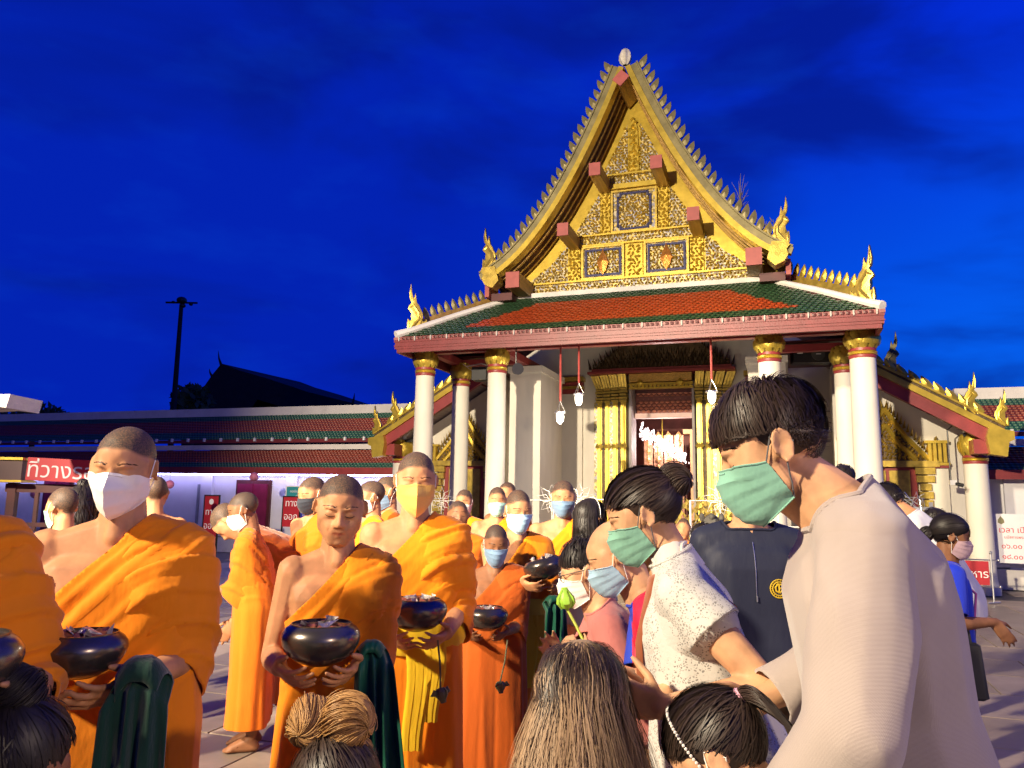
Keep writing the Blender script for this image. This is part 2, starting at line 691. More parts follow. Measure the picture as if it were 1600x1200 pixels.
for sx_ in (-1, 1):
    for sz_ in (-1, 1):
        for (u0, v0, u1, v1) in ((.0, .35, .235, .325), (.235, .35, .26, .275), (.26, .285, .295, .26), (.285, .285, .31, .0)):
            q.box((sx_ * (u0 + u1) / 2, -1.975, 6.705 + sz_ * (v0 + v1) / 2), (abs(u1 - u0) + .012, .05, abs(v1 - v0) + .012))
q.build('glass_inlay', BLUEGLASS, temple)
carve(rect(-.27, .27, 6.39, 7.02), step=.056)
MB().box((0, -2.0, 7.17), (1.28, .14, .09)).build('cross_beam', GOLD_BRIGHT, temple)
for z_, w_ in ((6.295, 2.2), (5.445, 3.9), (6.105, 2.44), (7.42, 1.0)):
    MB().box((0, -2.0, z_), (w_, .06, .03)).build('string_moulding', GOLD_BRIGHT, temple)
tag(leaves.build('carved_foliage', GOLD_BRIGHT, temple), kind='stuff')

# ------------------------------------------------------------------ porch roof: every tile a small pointed plate, white ridges, red fascia
TILE_G = mat('green_glazed_tile', (.035, .085, .035), .28, 0, .5, 25, spec=.6)
TILE_O = mat('orange_glazed_tile', (.44, .072, .016), .3, 0, .35, 25, spec=.6)


def tile_slope(mb, tl, tr, bl, br, rw, cw, green, th=.012):
    """covers the quad tl-tr-br-bl; green(u_in, v) decides the colour"""
    tl, tr, bl, br = map(Vector, (tl, tr, bl, br))
    mid_t, mid_b = (tl + tr) / 2, (bl + br) / 2
    down = (mid_b - mid_t)
    length = down.length
    along = (br - bl).normalized()
    down = (down - along * down.dot(along)).normalized()
    nrm = along.cross(down)
    if nrm.z < 0:
        nrm = -nrm
    rows = int(length / rw)
    for r in range(rows):
        v0 = r / rows
        a, b2 = tl.lerp(bl, v0), tr.lerp(br, v0)
        wdt = (b2 - a).length
        n = max(1, int(wdt / cw))
        for c in range(n + 1):
            x = (c + (.5 if r % 2 else 0)) * cw
            if x > wdt - cw * .25 or x < cw * .25:
                continue
            o = a + along * x + nrm * (.004 + .003 * RNG.random())
            h, d = cw * .47, rw * 1.35
            g = green(min(x, wdt - x), v0)
            mb.cur = 0 if g else 1
            e0, e1 = nrm * .003, nrm * (.020 + .004 * RNG.random())
            p = [o - along * h + e0, o + along * h + e0, o + along * h + down * d * .62 + e1 * .8, o + down * d + e1, o - along * h + down * d * .62 + e1 * .8]
            dn = -nrm * th
            vs_ = [q[:] for q in p] + [(p[i] + dn)[:] for i in (2, 3, 4)]
            mb.add(vs_, [(0, 4, 3, 2, 1), (2, 3, 6, 5), (3, 4, 7, 6)])
    mb.cur = 0


rf = MB()
rw, cw = .098, .092
tile_slope(rf, L(-2.25, 2.12, 5.16), L(2.25, 2.12, 5.16), L(-3.78, 3.74, 4.19), L(3.78, 3.74, 4.19), rw, cw, lambda x, v: v < .2 or v > .80 or x < .75 + .2 * (1 - v))
for sg in (-1, 1):
    a, b_ = L(sg * 2.25, 2.12, 5.16), L(sg * 2.25, -.8, 5.16)
    c_, d_ = L(sg * 3.78, 3.74, 4.19), L(sg * 3.78, -.8, 4.19)
    tile_slope(rf, a, b_, c_, d_, rw, cw, lambda x, v: v < .2 or v > .8)
    MB().prism([L(sg * 2.25, 2.12, 5.15), L(sg * 2.25, -.8, 5.15), L(sg * 3.78, -.8, 4.18), L(sg * 3.78, 3.74, 4.18)],
               [L(sg * 2.25, 2.12, 5.08), L(sg * 2.25, -.8, 5.08), L(sg * 3.78, -.8, 4.11), L(sg * 3.78, 3.74, 4.11)]).build('porch_roof_deck', DARKRED, temple)
MB().prism([L(-2.25, 2.12, 5.15), L(2.25, 2.12, 5.15), L(3.78, 3.74, 4.18), L(-3.78, 3.74, 4.18)],
           [L(-2.25, 2.12, 5.08), L(2.25, 2.12, 5.08), L(3.78, 3.74, 4.11), L(-3.78, 3.74, 4.11)]).build('porch_roof_deck', DARKRED, temple)
tag(rf.build('roof_tiles', [TILE_G, TILE_O], temple), kind='stuff')
m = MB()
m.box(L(0, 2.07, 5.19), (4.6, .16, .10))
m.build('ridge_band', PLASTER_W, temple)
for sg in (-1, 1):
    m = MB().tube([L(sg * 2.2, 2.12, 5.20), L(sg * 3.0, 2.92, 4.73), L(sg * 3.6, 3.56, 4.34), L(sg * 3.80, 3.78, 4.22)], [.05, .052, .055, .07], 8)
    m.build('hip_ridge', PLASTER_W, temple, True)
    # gilded ridge with its row of fins behind the white hip
    pts = [Vector(L(sg * 2.3, 1.80, 5.38)), Vector(L(sg * 3.0, 2.45, 4.95)), Vector(L(sg * 3.68, 3.10, 4.56))]
    MB().tube(pts, .085, 4).build('hip_board', GOLD_WOOD if sg < 0 else GOLD, temple)
    for k in range(15):
        tt = k / 14
        p = pts[0].lerp(pts[1], tt * 2) if tt < .5 else pts[1].lerp(pts[2], tt * 2 - 1)
        mt = Matrix.Translation(p + Vector((0, 0, .06))) @ Matrix.Rotation(-sg * R(40), 4, 'Z') @ Matrix.Rotation(sg * R(28), 4, 'Y') @ Matrix.Scale(-sg, 4, (1, 0, 0)) @ Matrix.Scale(.72, 4)
        link('fin', fin_me if sg < 0 else fin_bright, temple, mtx=mt)
m = MB()
m.box(L(0, 3.755, 4.05), (7.62, .05, .16)).box(L(0, 3.735, 3.945), (7.56, .06, .07)).box(L(0, 3.78, 4.10), (7.64, .03, .03)).box(L(0, 3.785, 4.02), (7.64, .02, .02))
m.build('eave_fascia', PINKRED, temple)
MB().box(L(0, 3.775, 4.15), (7.66, .03, .05)).build('eave_lath', mat('pale_red_paint', (.30, .10, .09), .5, 0, .2, 12, dirt=.4), temple)
for sg in (-1, 1):
    MB().box(L(sg * 3.785, 1.45, 4.05), (.05, 4.55, .16)).box(L(sg * 3.77, 1.45, 3.945), (.06, 4.5, .07)).build('eave_fascia', PINKRED, temple)
nub = MB().box((0, 0, 0), (.022, .04, .065)).box((0, -.008, -.037), (.016, .025, .02)).mesh('eave_bracket')
nub.materials.append(mat('dull_white_paint', (.42, .38, .34), .6))
drip = leaf_plate([(-.03, 0), (.03, 0), (.034, -.03), (.012, -.045), (-.02, -.04)], .01, .006).mesh('eave_scroll')
drip.materials.append(DARKRED)
for k in range(26):
    s_ = -3.72 + k * 7.44 / 25
    link('eave_bracket', nub, temple, mtx=Matrix.Translation(L(s_, 3.80, 4.145)))
    for j in range(1, 4):
        if k < 25:
            link('eave_scroll', drip, temple, mtx=Matrix.Translation(L(s_ + j * .0744, 3.797, 4.165)))
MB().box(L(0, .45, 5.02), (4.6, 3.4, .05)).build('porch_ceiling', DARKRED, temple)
for s_ in (-3.5, -2.2, 2.25, 3.5):
    MB().box(L(s_, 1.0, 4.07), (.15, 4.3, .13)).build('ceiling_beam', MAROON, temple)
MB().box(L(0, 3.05, 4.06), (7.3, .15, .13)).build('ceiling_beam', MAROON, temple)
for sg in (-1, 1):
    MB().box(L(sg * 2.9, 1.7, 4.06), (1.3, .13, .12)).build('ceiling_beam', MAROON, temple)
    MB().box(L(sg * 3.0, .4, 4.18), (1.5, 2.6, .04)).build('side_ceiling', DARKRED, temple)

# ------------------------------------------------------------------ columns and lotus capitals
petal = MB()
pv = []
for i, (w, z, o) in enumerate([(.30, 0, 0), (.5, .3, .13), (.46, .6, .2), (.25, .85, .2), (0.02, 1.02, .15)]):
    pv += [(-w, -o * .55, z), (0, -o - .10 * (1 - z * .5), z), (w, -o * .55, z)]
pf = []
for i in range(4):
    pf += [(3 * i, 3 * i + 1, 3 * i + 4, 3 * i + 3), (3 * i + 1, 3 * i + 2, 3 * i + 5, 3 * i + 4)]
petal.add(pv, pf)
petal_me = petal.mesh('petal')
petal_me.materials.append(GOLD_BRIGHT)
petal_me.polygons.foreach_set('use_smooth', [True] * len(petal_me.polygons))


def column(s, n, r, ztop, hc, name='column'):
    o = MB().lathe([(r * 1.35, 0), (r * 1.35, .12), (r * 1.2, .16), (r * 1.12, .24), (r * 1.09, .3), (r * 1.06, ztop * .5), (r, ztop)], 28).build('column', PLASTER, temple, True)
    o.location = L(s, n, 0)
    h = .15
    MB().lathe([(r * 1.04, 0), (r * 1.06, .01), (r * 1.06, .045), (r * 1.0, .05)], 24, (0, 0, ztop + .001)).lathe([(r * 1.0, .105), (r * 1.06, .11), (r * 1.06, h)], 24, (0, 0, ztop)).build('neck_ring', MAROON, o, True)
    MB().lathe([(r * 1.03, .047), (r * 1.14, .058), (r * 1.06, .076), (r * 1.14, .094), (r * 1.03, .108)], 24, (0, 0, ztop)).build('neck_ring', GOLD_BRIGHT, o, True)
    c = MB().lathe([(r * .9, 0), (r * .98, hc * .12), (r * 1.02, hc * .38), (r * 1.0, hc * .65), (r * .92, hc * .86), (r * 1.0, hc)], 20).build('capital', GOLD, temple, True)
    c.location = L(s, n, ztop + h)
    for row, (rr, z0, k, hh, lean, wf) in enumerate(((1.02, -.02, 10, .50, 14, 1.0), (1.24, .16, 10, .52, -2, 1.05), (1.27, .44, 10, .58, -16, 1.0))):
        for j in range(k):
            a = 2 * PI * (j + .5 * (row % 2)) / k
            w = 2 * PI * r * rr / k * wf
            mt = Matrix.Rotation(a, 4, 'Z') @ Matrix.Translation((0, -r * rr * .97, hc * z0)) @ Matrix.Rotation(R(lean), 4, 'X') @ Matrix.Diagonal((w, w * 1.25, hc * hh, 1))
            link('petal', petal_me, c, mtx=mt)


for s_, n_, r_ in ((-3.57, 3.05, .165), (-2.2, 3.05, .158), (2.27, 3.05, .165), (3.58, 3.05, .182), (-3.45, 1.7, .16), (3.42, 1.7, .16)):
    column(s_, n_, r_, 3.60, .30)
for s_ in (-5.57, 5.57):
    column(s_, 0, .185, 2.2, .36)

# ------------------------------------------------------------------ walls
m = MB()
for a, b_, z0, z1 in ((-3.5, -.70, 0, 5.1), (.70, 3.5, 0, 5.1), (-.70, .70, 4.32, 5.1)):
    m.box(((a + b_) / 2, 1.25 + .15, (z0 + z1) / 2), (b_ - a, .3, z1 - z0))
m.build('porch_wall', PLASTER, temple)
m = MB()
for sg in (-1, 1):
    m.box((sg * 3.42, .9, 2.05), (.16, 1.0, 4.1))
    m.box((sg * 5.75, 5.4, 1.35), (.25, 9.2, 2.7))
m.build('aisle_wall', PLASTER, temple)
for sg in (-1, 1):
    MB().plate([(sg * 3.5, 0), (sg * 5.8, 0), (sg * 5.8, 2.64), (sg * 3.5, 4.02)], .5, .8).build('aisle_front_wall', PLASTER, temple)
for sg in (-1, 1):
    MB().box((sg * 2.0, 1.22, 1.9), (.5, .12, 3.8)).box((sg * 2.0, 1.2, .25), (.62, .2, .5)).build('pilaster', PLASTER, temple)
    MB().box((sg * 2.95, 1.22, 2.0), (.22, .10, 4.0)).build('pilaster', PLASTER, temple)
    MB().box((sg * 5.05, .46, 1.15), (.34, .10, 2.3)).build('pilaster', PLASTER, temple)
    for z_, w_, d_, h_, mm in ((3.85, .54, .18, .10, MAROON), (4.02, .54, .18, .08, MAROON), (3.935, .56, .2, .06, GOLD), (4.12, .6, .3, .1, GOLD)):
        MB().box((sg * 2.0, 1.2 if mm is MAROON else 1.16, z_), (w_, d_, h_)).build('pilaster_band', mm, temple)
for sg in (-1, 1):
    q = MB().box((sg * 2.2, -.75, 2.0), (.62, 1.5, 4.0)).box((sg * 2.2, -.75, 3.93), (.70, 1.58, .12)).box((sg * 2.2, -.75, .2), (.72, 1.6, .4))
    q.build('pier', PLASTER, temple)
    q = MB()
    for k in range(4):
        q.box((sg * (4.93 + k * .08), .38, 2.42), (.055, .1, .34))
    q.box((sg * 5.05, .40, 2.22), (.40, .14, .05)).box((sg * 5.05, .40, 2.62), (.40, .14, .05))
    q.build('pilaster_capital', GOLD_BRIGHT, temple)
    MB().box((sg * 5.05, .42, 2.17), (.38, .14, .045)).build('pilaster_band', MAROON, temple)
# plinths
m = MB()
for a, b_, n_ in ((-3.5, -.75, -1.15), (.75, 3.5, -1.15)):
    m.box(((a + b_) / 2, -n_ + .06, .22), (b_ - a, .22, .44)).box(((a + b_) / 2, -n_ + .02, .47), (b_ - a - .02, .24, .06))
for sg in (-1, 1):
    m.box((sg * 4.66, .47, .2), (2.3, .12, .4))
m.build('wall_plinth', PLASTER_W, temple)

# ------------------------------------------------------------------ great door with stepped gilded jambs and a dark carved crown
for sg in (-1, 1):
    for k in range(4):
        s_ = sg * (.80 + k * .185)
        y = .98 + .055 * k
        q = MB().box((s_, y + .1, 1.95), (.105, .2, 3.3)).box((s_, y + .05, 1.95), (.05, .2, 3.3))
        q.build('door_jamb', GOLD_BRIGHT, temple)
        MB().box((s_ + sg * .092, y + .14, 1.95), (.08, .16, 3.3)).build('jamb_groove', mosaic if k % 2 else GOLD_DARK, temple)
        q = MB()
        for i, (w, z) in enumerate(((.15, 3.60), (.17, 3.66), (.15, 3.73), (.18, 3.80), (.16, 3.86))):
            q.box((s_, y + .08, z), (w, .24, .045))
        q.build('jamb_moulding', GOLD, temple)
        q = MB()
        for j in range(3):                      # flaring leaves
            a = s_ + (j - 1) * .06
            q.prism([(a - .025, y, 3.89), (a + .025, y, 3.89), (a + .025, y + .2, 3.89), (a - .025, y + .2, 3.89)],
                    [(a - .02 + sg * .05 * (k + 1) / 2, y - .10, 4.17), (a + .035 + sg * .05 * (k + 1) / 2, y - .10, 4.17), (a + .035 + sg * .05 * (k + 1) / 2, y + .2, 4.17), (a - .02 + sg * .05 * (k + 1) / 2, y + .2, 4.17)])
        q.build('jamb_capital_leaf', GOLD, temple)
        q = leaf_plate([(-.09, 0), (0, -.13), (.09, 0), (0, .13)], .03, .03)
        o = q.build('jamb_rosette', GOLD, temple)
        o.matrix_local = Matrix.Translation((s_, y - .02, 2.62))
    MB().box((sg * 1.1, 1.1, .3), (.95, .5, .6)).build('jamb_base', GOLD, temple)
m = MB().box((0, 1.0, 4.20), (3.1, .42, .05)).box((0, 1.05, 4.26), (2.95, .36, .06))
m.build('door_cornice', MAROON, temple)
cr = MB()
for row in range(9):
    z = 4.29 + row * .085
    half = 1.5 - row * .125
    MBn = int(half * 2 / .085)
    for i in range(MBn + 1):
        x = -half + i * 2 * half / MBn
        hgt = RNG.uniform(.12, .22) * (1.25 if i in (0, MBn) else 1)
        lean = (x / 1.5) * .05 + RNG.uniform(-.03, .03)
        y = .86 + row * .02 + RNG.uniform(0, .03)
        cr.add([(x - .035, y, z), (x + .035, y, z), (x, y - .045, z + .03), (x + lean, y - .02, z + hgt), (x, y + .05, z)], [(0, 2, 3), (2, 1, 3), (1, 4, 3), (4, 0, 3)])
MB().plate([(-1.45, 4.29), (1.45, 4.29), (.5, 5.06), (-.5, 5.06)], .92, 1.2).build('crown_core', GOLD_DARK, temple)
tag(cr.build('crown_carving', GOLD_DARK, temple), kind='stuff')
MB().box((0, 1.02, 4.08), (1.32, .2, .17)).build('lintel_panel', mat('woven_gilding', (.50, .30, .07), .4, .6, .4, 30, .4, 80, stretch=(1, 1, 3)), temple)
for x in (-.42, .42):
    o = leaf_plate([(-.07, 0), (0, -.09), (.07, 0), (0, .09)], .03, .03).build('lintel_rosette', GOLD_BRIGHT, temple)
    o.matrix_local = Matrix.Translation((x, .88, 3.96))
q = MB().box((0, 1.06, 3.95), (1.36, .12, .05)).box((0, 1.06, 3.87), (1.36, .12, .04))
for i in range(16):
    q.box((-.62 + i * .083, 1.03, 3.91), (.05, .08, .05), Matrix.Rotation(R(45), 4, 'Y'))
q.build('lintel_moulding', GOLD_BRIGHT, temple)
for sg in (-1, 1):
    MB().box((sg * .665, 1.35, 2.0), (.05, .55, 4.0)).build('door_reveal', mat('grey_reveal', (.34, .31, .31), .6, 0, .08, 5), temple)
# inside: lattice above, lit timber beyond
ROSE = mat('rose_lattice', (.62, .26, .17), .4, .15, .3, 14, .3, 40)
ROSEW = mat('rosewood_panel', (.40, .17, .10), .4, .1, .35, 6, .2, 40, stretch=(6, 6, 1))
MB().box((0, 1.62, 3.62), (1.3, .04, .48)).build('transom_back', mat('dark_rose', (.26, .07, .06), .5, 0, .3, 8), temple)
dia = leaf_plate([(-.055, 0), (0, -.042), (.055, 0), (0, .042)], .02, .03).mesh('lattice_diamond')
dia.materials.append(ROSE)
for r in range(7):
    for c in range(11):
        x = -.58 + c * .116 + (.058 if r % 2 else 0)
        if abs(x) < .63:
            link('lattice_diamond', dia, temple, mtx=Matrix.Translation((x, 1.585, 3.43 + r * .066)))
MB().box((-.03, 1.5, 3.31), (1.28, .2, .1)).box((.2, 1.42, 3.31), (.012, .05, .1)).build('transom_beam', mat('pale_rose_paint', (.62, .42, .38), .5, 0, .1, 5), temple)
MB().box((0, 3.6, 1.8), (3.2, .1, 3.8)).build('interior_wall', mat('interior_maroon', (.22, .07, .06), .6, 0, .2, 4), temple)
MB().box((0, 1.6, 4.1), (1.5, .1, .55)).build('door_head', DARKRED, temple)
MB().box((0, 2.55, 3.7), (3.2, 2.0, .1)).box((-1.6, 2.55, 1.8), (.1, 2.0, 3.8)).box((1.6, 2.55, 1.8), (.1, 2.0, 3.8)).build('interior_shell', MATS['interior_maroon'], temple)
q = MB()
for k in range(4):
    q.box((-.48 + k * .23, 2.3, 1.5), (.2, .06, 2.9))
q.build('screen_post', ROSEW, temple)
dia2 = leaf_plate([(-.06, 0), (0, -.09), (.06, 0), (0, .09)], .02, .02).mesh('screen_diamond')
dia2.materials.append(mat('gilded_rose', (.62, .33, .14), .35, .5, .3, 14))
for k in range(4):
    for r in range(14):
        link('screen_diamond', dia2, temple, mtx=Matrix.Translation((-.48 + k * .23, 2.255, .55 + r * .185)))
MB().box((.52, 2.2, 1.5), (.1, .12, 3.0)).box((.44, 2.2, 3.02), (.24, .14, .1)).build('inner_post', mat('varnished_wood', (.42, .17, .05), .35, .1, .3, 5, stretch=(5, 5, 1)), temple)
q = MB()
for k in range(44):
    q.box((.61 + .012 * math.sin(k), 1.9, .7 + k * .055), (.05, .05, .05), Matrix.Rotation(k * .6, 4, 'Y'))
q.build('shrine_frame', GOLD, temple)

# side doors under the aisles: gilded gables over dark red doors
for sg in (-1, 1):
    s0 = sg * 4.22
    q = MB()
    for a, b_ in (((-.72, 2.28), (0, 3.25)), ((.72, 2.28), (0, 3.25)), ((-.50, 2.28), (0, 2.95)), ((.50, 2.28), (0, 2.95))):
        q.tube([(s0 + a[0], .40, a[1]), (s0 + (a[0] + b_[0]) / 2 * .92, .40, (a[1] + b_[1]) / 2 - .04), (s0 + b_[0], .40, b_[1])], .045, 5)
    q.build('door_gable', GOLD_BRIGHT, temple)
    lv = MB()
    carve([(s0 - .62, 2.3), (s0 + .62, 2.3), (s0, 3.2)], .42, .075, .075, lv)
    for k in range(13):
        tt = (k + .5) / 13
        for sd in (-1, 1):
            x, z = s0 + sd * .74 * (1 - tt), 2.32 + .97 * tt
            lv.add([(x - .03, .38, z), (x + .03, .38, z), (x, .34, z + .04), (x + sd * .03, .38, z + .17), (x, .45, z)], [(0, 2, 3), (2, 1, 3), (1, 4, 3), (4, 0, 3)])
    for sd in (-1, 1):
        for k in range(6):
            curl(lv, s0 + sd * (.72 + .02 * k), .38, 2.3 + k * .075, .15 - .012 * k, 1.2 if sd > 0 else 1.9, .05)
    tag(lv.build('door_gable_carving', GOLD, temple), kind='stuff')
    MB().plate([(s0 - .66, 2.28), (s0 + .66, 2.28), (s0, 3.16)], .43, .5).build('door_gable_back', GOLD_DARK, temple)
    MB().box((s0, .40, 2.22), (1.7, .2, .11)).build('door_entablature', GOLD, temple)
    for sd in (-1, 1):
        q = MB()
        for i in range(12):
            w = .17 + .05 * ((i * 7) % 3) / 2 + (.1 if i > 9 else 0)
            q.box((s0 + sd * .62, .42, .5 + i * .145), (w, .16, .12))
        q.build('door_pilaster', GOLD, temple)
    MB().box((s0, .47, 1.1), (.98, .06, 2.14)).build('side_door_frame', MAROON, temple)
    MB().box((s0 - .2, .42, 1.1), (.34, .05, 2.0)).box((s0 + .2, .42, 1.1), (.34, .05, 2.0)).build('side_door', GOLD, temple)

# ------------------------------------------------------------------ aisle roofs
for sg in (-1, 1):
    def ap(s, off):
        return (sg * s, 3.72 - .6 * (s - 4.1) + off)
    m = MB().plate([ap(3.3, -.02), ap(5.95, -.02), ap(5.95, .10), ap(3.3, .10)], -.68, -.56)
    m.build('aisle_bargeboard', GOLD_BRIGHT, temple)
    MB().plate([ap(3.3, .102), ap(5.9, .102), ap(5.9, .15), ap(3.3, .15)], -.66, -.58).build('aisle_bargeboard_rib', GOLD_DARK, temple)
    MB().plate([ap(3.3, .152), ap(5.9, .152), ap(5.9, .19), ap(3.3, .19)], -.70, -.56).build('aisle_bargeboard_capping', GOLD_BRIGHT, temple)
    MB().plate([ap(3.3, -.26), ap(5.75, -.26), ap(5.75, -.025), ap(3.3, -.025)], -.63, -.52).build('aisle_rafter', MAROON, temple)
    MB().plate([ap(3.3, .0), ap(5.9, .0), ap(5.9, .13), ap(3.3, .13)], -.54, 8.5).build('aisle_roof', mat('soffit_boards', (.34, .27, .24), .6, 0, .25, 3, stretch=(8, .6, 8)), temple)
    for k in range(12):
        s_ = 3.55 + k * .185
        x, z = ap(s_, .18)
        mt = Matrix.Translation((x, -.63, z)) @ Matrix.Rotation(-sg * R(38), 4, 'Y') @ Matrix.Scale(sg, 4, (1, 0, 0)) @ Matrix.Scale(.92, 4)
        link('fin', fin_bright, temple, mtx=mt)
    # boxed end of the bargeboard
    x, z = ap(5.95, 0)
    q = MB().plate([(x - sg * .30, z + .16), (x + sg * .06, z + .10), (x + sg * .06, z - .04), (x - sg * .02, z - .08), (x - sg * .06, z - .32), (x - sg * .30, z - .28), (x - sg * .34, z)], -.74, -.50)
    q.build('aisle_bargeboard_end', GOLD_BRIGHT, temple)
    MB().box((x - sg * .4, -.42, z - .14), (.22, .35, .24)).build('bracket_block', MAROON, temple)


NAGA = [(-.19, 0), (-.20, .12), (-.185, .30), (-.145, .24), (-.105, .24), (-.12, .33), (-.11, .41), (-.14, .46), (-.20, .52), (-.165, .60), (-.11, .66), (-.16, .76), (-.175, .88), (-.135, 1.14), (-.105, .92), (-.07, .77),
        (-.045, .81), (-.025, .91), (.0, .76), (.02, .66), (.075, .60), (.11, .50), (.15, .44), (.17, .33), (.15, .24), (.20, .22), (.25, .29), (.27, .20), (.23, .10), (.20, 0)]


def naga(parent_local, sg, size, mtl, yaw=0.0):
    """flame shaped serpent head: curling neck, tall tip, side flames"""
    b_ = bmesh.new()
    vs_ = [b_.verts.new((-x * sg * size, -.055 * size, z * size)) for x, z in NAGA]
    f_ = b_.faces.new(vs_)
    r_ = bmesh.ops.extrude_face_region(b_, geom=[f_])
    for v in r_['geom']:
        if isinstance(v, bmesh.types.BMVert):
            v.co.y += .11 * size
    bmesh.ops.recalc_face_normals(b_, faces=b_.faces)
    bmesh.ops.bevel(b_, geom=[e for e in b_.edges], offset=.026 * size, segments=2, affect='EDGES', profile=.6, clamp_overlap=True)
    me = bpy.data.meshes.new('naga_finial')
    b_.to_mesh(me)
    b_.free()
    m = MB()
    v = np.empty(len(me.vertices) * 3)
    me.vertices.foreach_get('co', v)
    m.add(v.reshape(-1, 3), [list(p.vertices) for p in me.polygons])
    for pts, r in ((((-.10, .05), (-.02, .15), (.07, .27), (.06, .42), (-.03, .54), (-.07, .66)), .036), (((.02, .04), (.10, .13), (.13, .27), (.09, .42)), .026), (((-.15, .05), (-.14, .15), (-.165, .25)), .022), (((-.13, .72), (-.145, .86), (-.137, 1.05)), .02), (((-.16, .53), (-.10, .56), (-.05, .62)), .022)):
        for y_ in (-.055, .055):
            m.tube([(-x * sg * size, y_ * size, z * size) for x, z in pts], [r * size * .7] + [r * size] * (len(pts) - 2) + [r * size * .2], 6)
    o = m.build('naga_finial', mtl, temple, True)
    o.matrix_local = Matrix.Translation(parent_local) @ Matrix.Rotation(yaw, 4, 'Z')
    return o


for sg in (-1, 1):
    # lower ends of the great bargeboards
    q = MB().plate([(sg * 2.36, 5.60), (sg * 2.60, 5.585), (sg * 2.63, 5.52), (sg * 2.58, 5.46), (sg * 2.60, 5.36), (sg * 2.54, 5.26), (sg * 2.40, 5.20), (sg * 2.28, 5.32)], -2.87, -2.6)
    q.build('bargeboard_end', GOLD, temple)
    MB().box((sg * 2.60, -2.35, 5.24), (.08, .5, .26)).build('bargeboard_stop', REDEND, temple)
    MB().box((sg * 2.35, -2.2, 5.12), (.4, .6, .14)).build('bargeboard_bed', DARKRED, temple)
    naga((sg * 2.50, -2.74, 5.58), sg, .70, GOLD)
    q = MB()
    q.tube([(sg * 2.34, -2.74, 5.62), (sg * 2.25, -2.74, 5.78), (sg * 2.33, -2.74, 5.90), (sg * 2.42, -2.74, 5.84)], [.08, .07, .05, .01], 7, flat=(0, 1, 0))
    q.build('bargeboard_scroll', GOLD, temple, True)
    naga(L(sg * 3.62, 3.40, 4.36), sg, .76, GOLD, -sg * R(25))
    naga(L(sg * 5.86, .62, 2.80), sg, .55, GOLD_BRIGHT)
    naga(L(sg * 5.42, .62, 2.98), sg, .66, GOLD_BRIGHT)
    naga(L(sg * 4.36, -.2, 3.85), sg, .72, GOLD_OLD)

# sapling growing on the roof edge
sap = MB()
base = TW(1.85, 1.8, 6.45)
for k in range(26):
    a = RNG.uniform(0, 2 * PI)
    d = Vector((math.cos(a) * .32, math.sin(a) * .32, RNG.uniform(.1, 1.0)))
    p0 = base + Vector((0, 0, RNG.uniform(0, .35)))
    sap.tube([p0, p0 + d * .25 + Vector((0, 0, .03)), p0 + d * .5], [.007, .005, .002], 3)
sap.tube([base - Vector((0, 0, .3)), base + Vector((0, 0, .35)), base + Vector((0.02, 0, .8))], [.016, .012, .004], 4)
for k in range(60):
    p0 = base + Vector((RNG.uniform(-.1, .7), RNG.uniform(-.1, .1), RNG.uniform(-.45, -.05)))
    sap.tube([p0, p0 + Vector((RNG.uniform(-.06, .06), 0, RNG.uniform(.05, .14)))], [.012, .003], 3)
tag(sap.build('sapling', mat('dry_twig', (.16, .13, .10), .8, 0, .3, 9)), 'bare dry sapling sprouting from the right edge of the temple gable roof', 'plant')
# ================================================================== ground
PAVE = mat('paving_joint', (.10, .09, .085), .8, 0, .15, 3)
g = MB()
g.add([(-150, -40, -.012), (150, -40, -.012), (150, 260, -.012), (-150, 260, -.012)], [(0, 1, 2, 3)])
pav = tag(g.build('pavement', PAVE), kind='structure')
SLAB = mat('polished_paving', (.25, .21, .19), .34, 0, .22, 1.6, .05, 30, dirt=.4, detail=8)
slab = MB()
w_, d_ = .99, .79
slab.prism([(-w_ / 2, -d_ / 2, -.02), (w_ / 2, -d_ / 2, -.02), (w_ / 2, d_ / 2, -.02), (-w_ / 2, d_ / 2, -.02)],
           [(-w_ / 2 + .004, -d_ / 2 + .004, 0), (w_ / 2 - .004, -d_ / 2 + .004, 0), (w_ / 2 - .004, d_ / 2 - .004, 0), (-w_ / 2 + .004, d_ / 2 - .004, 0)])
slabs = [slab.mesh('paving_slab') for _ in range(5)]
for i, sm in enumerate(slabs):
    c = (.25 + .025 * (i - 2), .195 + .02 * (i - 2), .155 + .016 * (i - 2))
    sm.materials.append(mat('polished_paving_%d' % i, c, .42 + .03 * i, 0, .2, 1.6 + .3 * i, .05, 30, dirt=.35, detail=8))
cnt = 0
cand = []
for i in range(-9, 13):
    for j in range(-18, 3):
        p = TW(i * 1.0 + (.5 if j % 2 else 0), -j * .8 + .4 - .0, 0)
        if p.y > .9 and abs(p.x) < p.y * .85 + .8:
            cand.append((p.y, p))
cand.sort(key=lambda q: q[0])
inner = []
for y, p in cand:
    l = TM.inverted() @ p
    if -l.y < .6 and abs(l.x) < 6.2:
        continue
    inner.append(p)
for p in inner[:296]:
    link('paving_slab', slabs[int(RNG.integers(5))], pav, mtx=Matrix.Translation((p.x, p.y, RNG.uniform(-.002, .001))) @ Matrix.Rotation(-PHI, 4, 'Z'))

# ================================================================== cloister gallery behind, parallel to the temple
gal = empty('cloister_gallery', TM @ Vector((-12, 1.1, 0)), -PHI, label='long low cloister gallery with two tiers of green and orange tiled roof behind the temple', cat='gallery')
GM = gal.matrix_basis.inverted() @ TM


def gput(mb, name, m_, sm=False):
    o = mb.build(name, m_, gal, sm)
    o.matrix_local = Matrix.Translation((12, -1.1, 0))
    return o


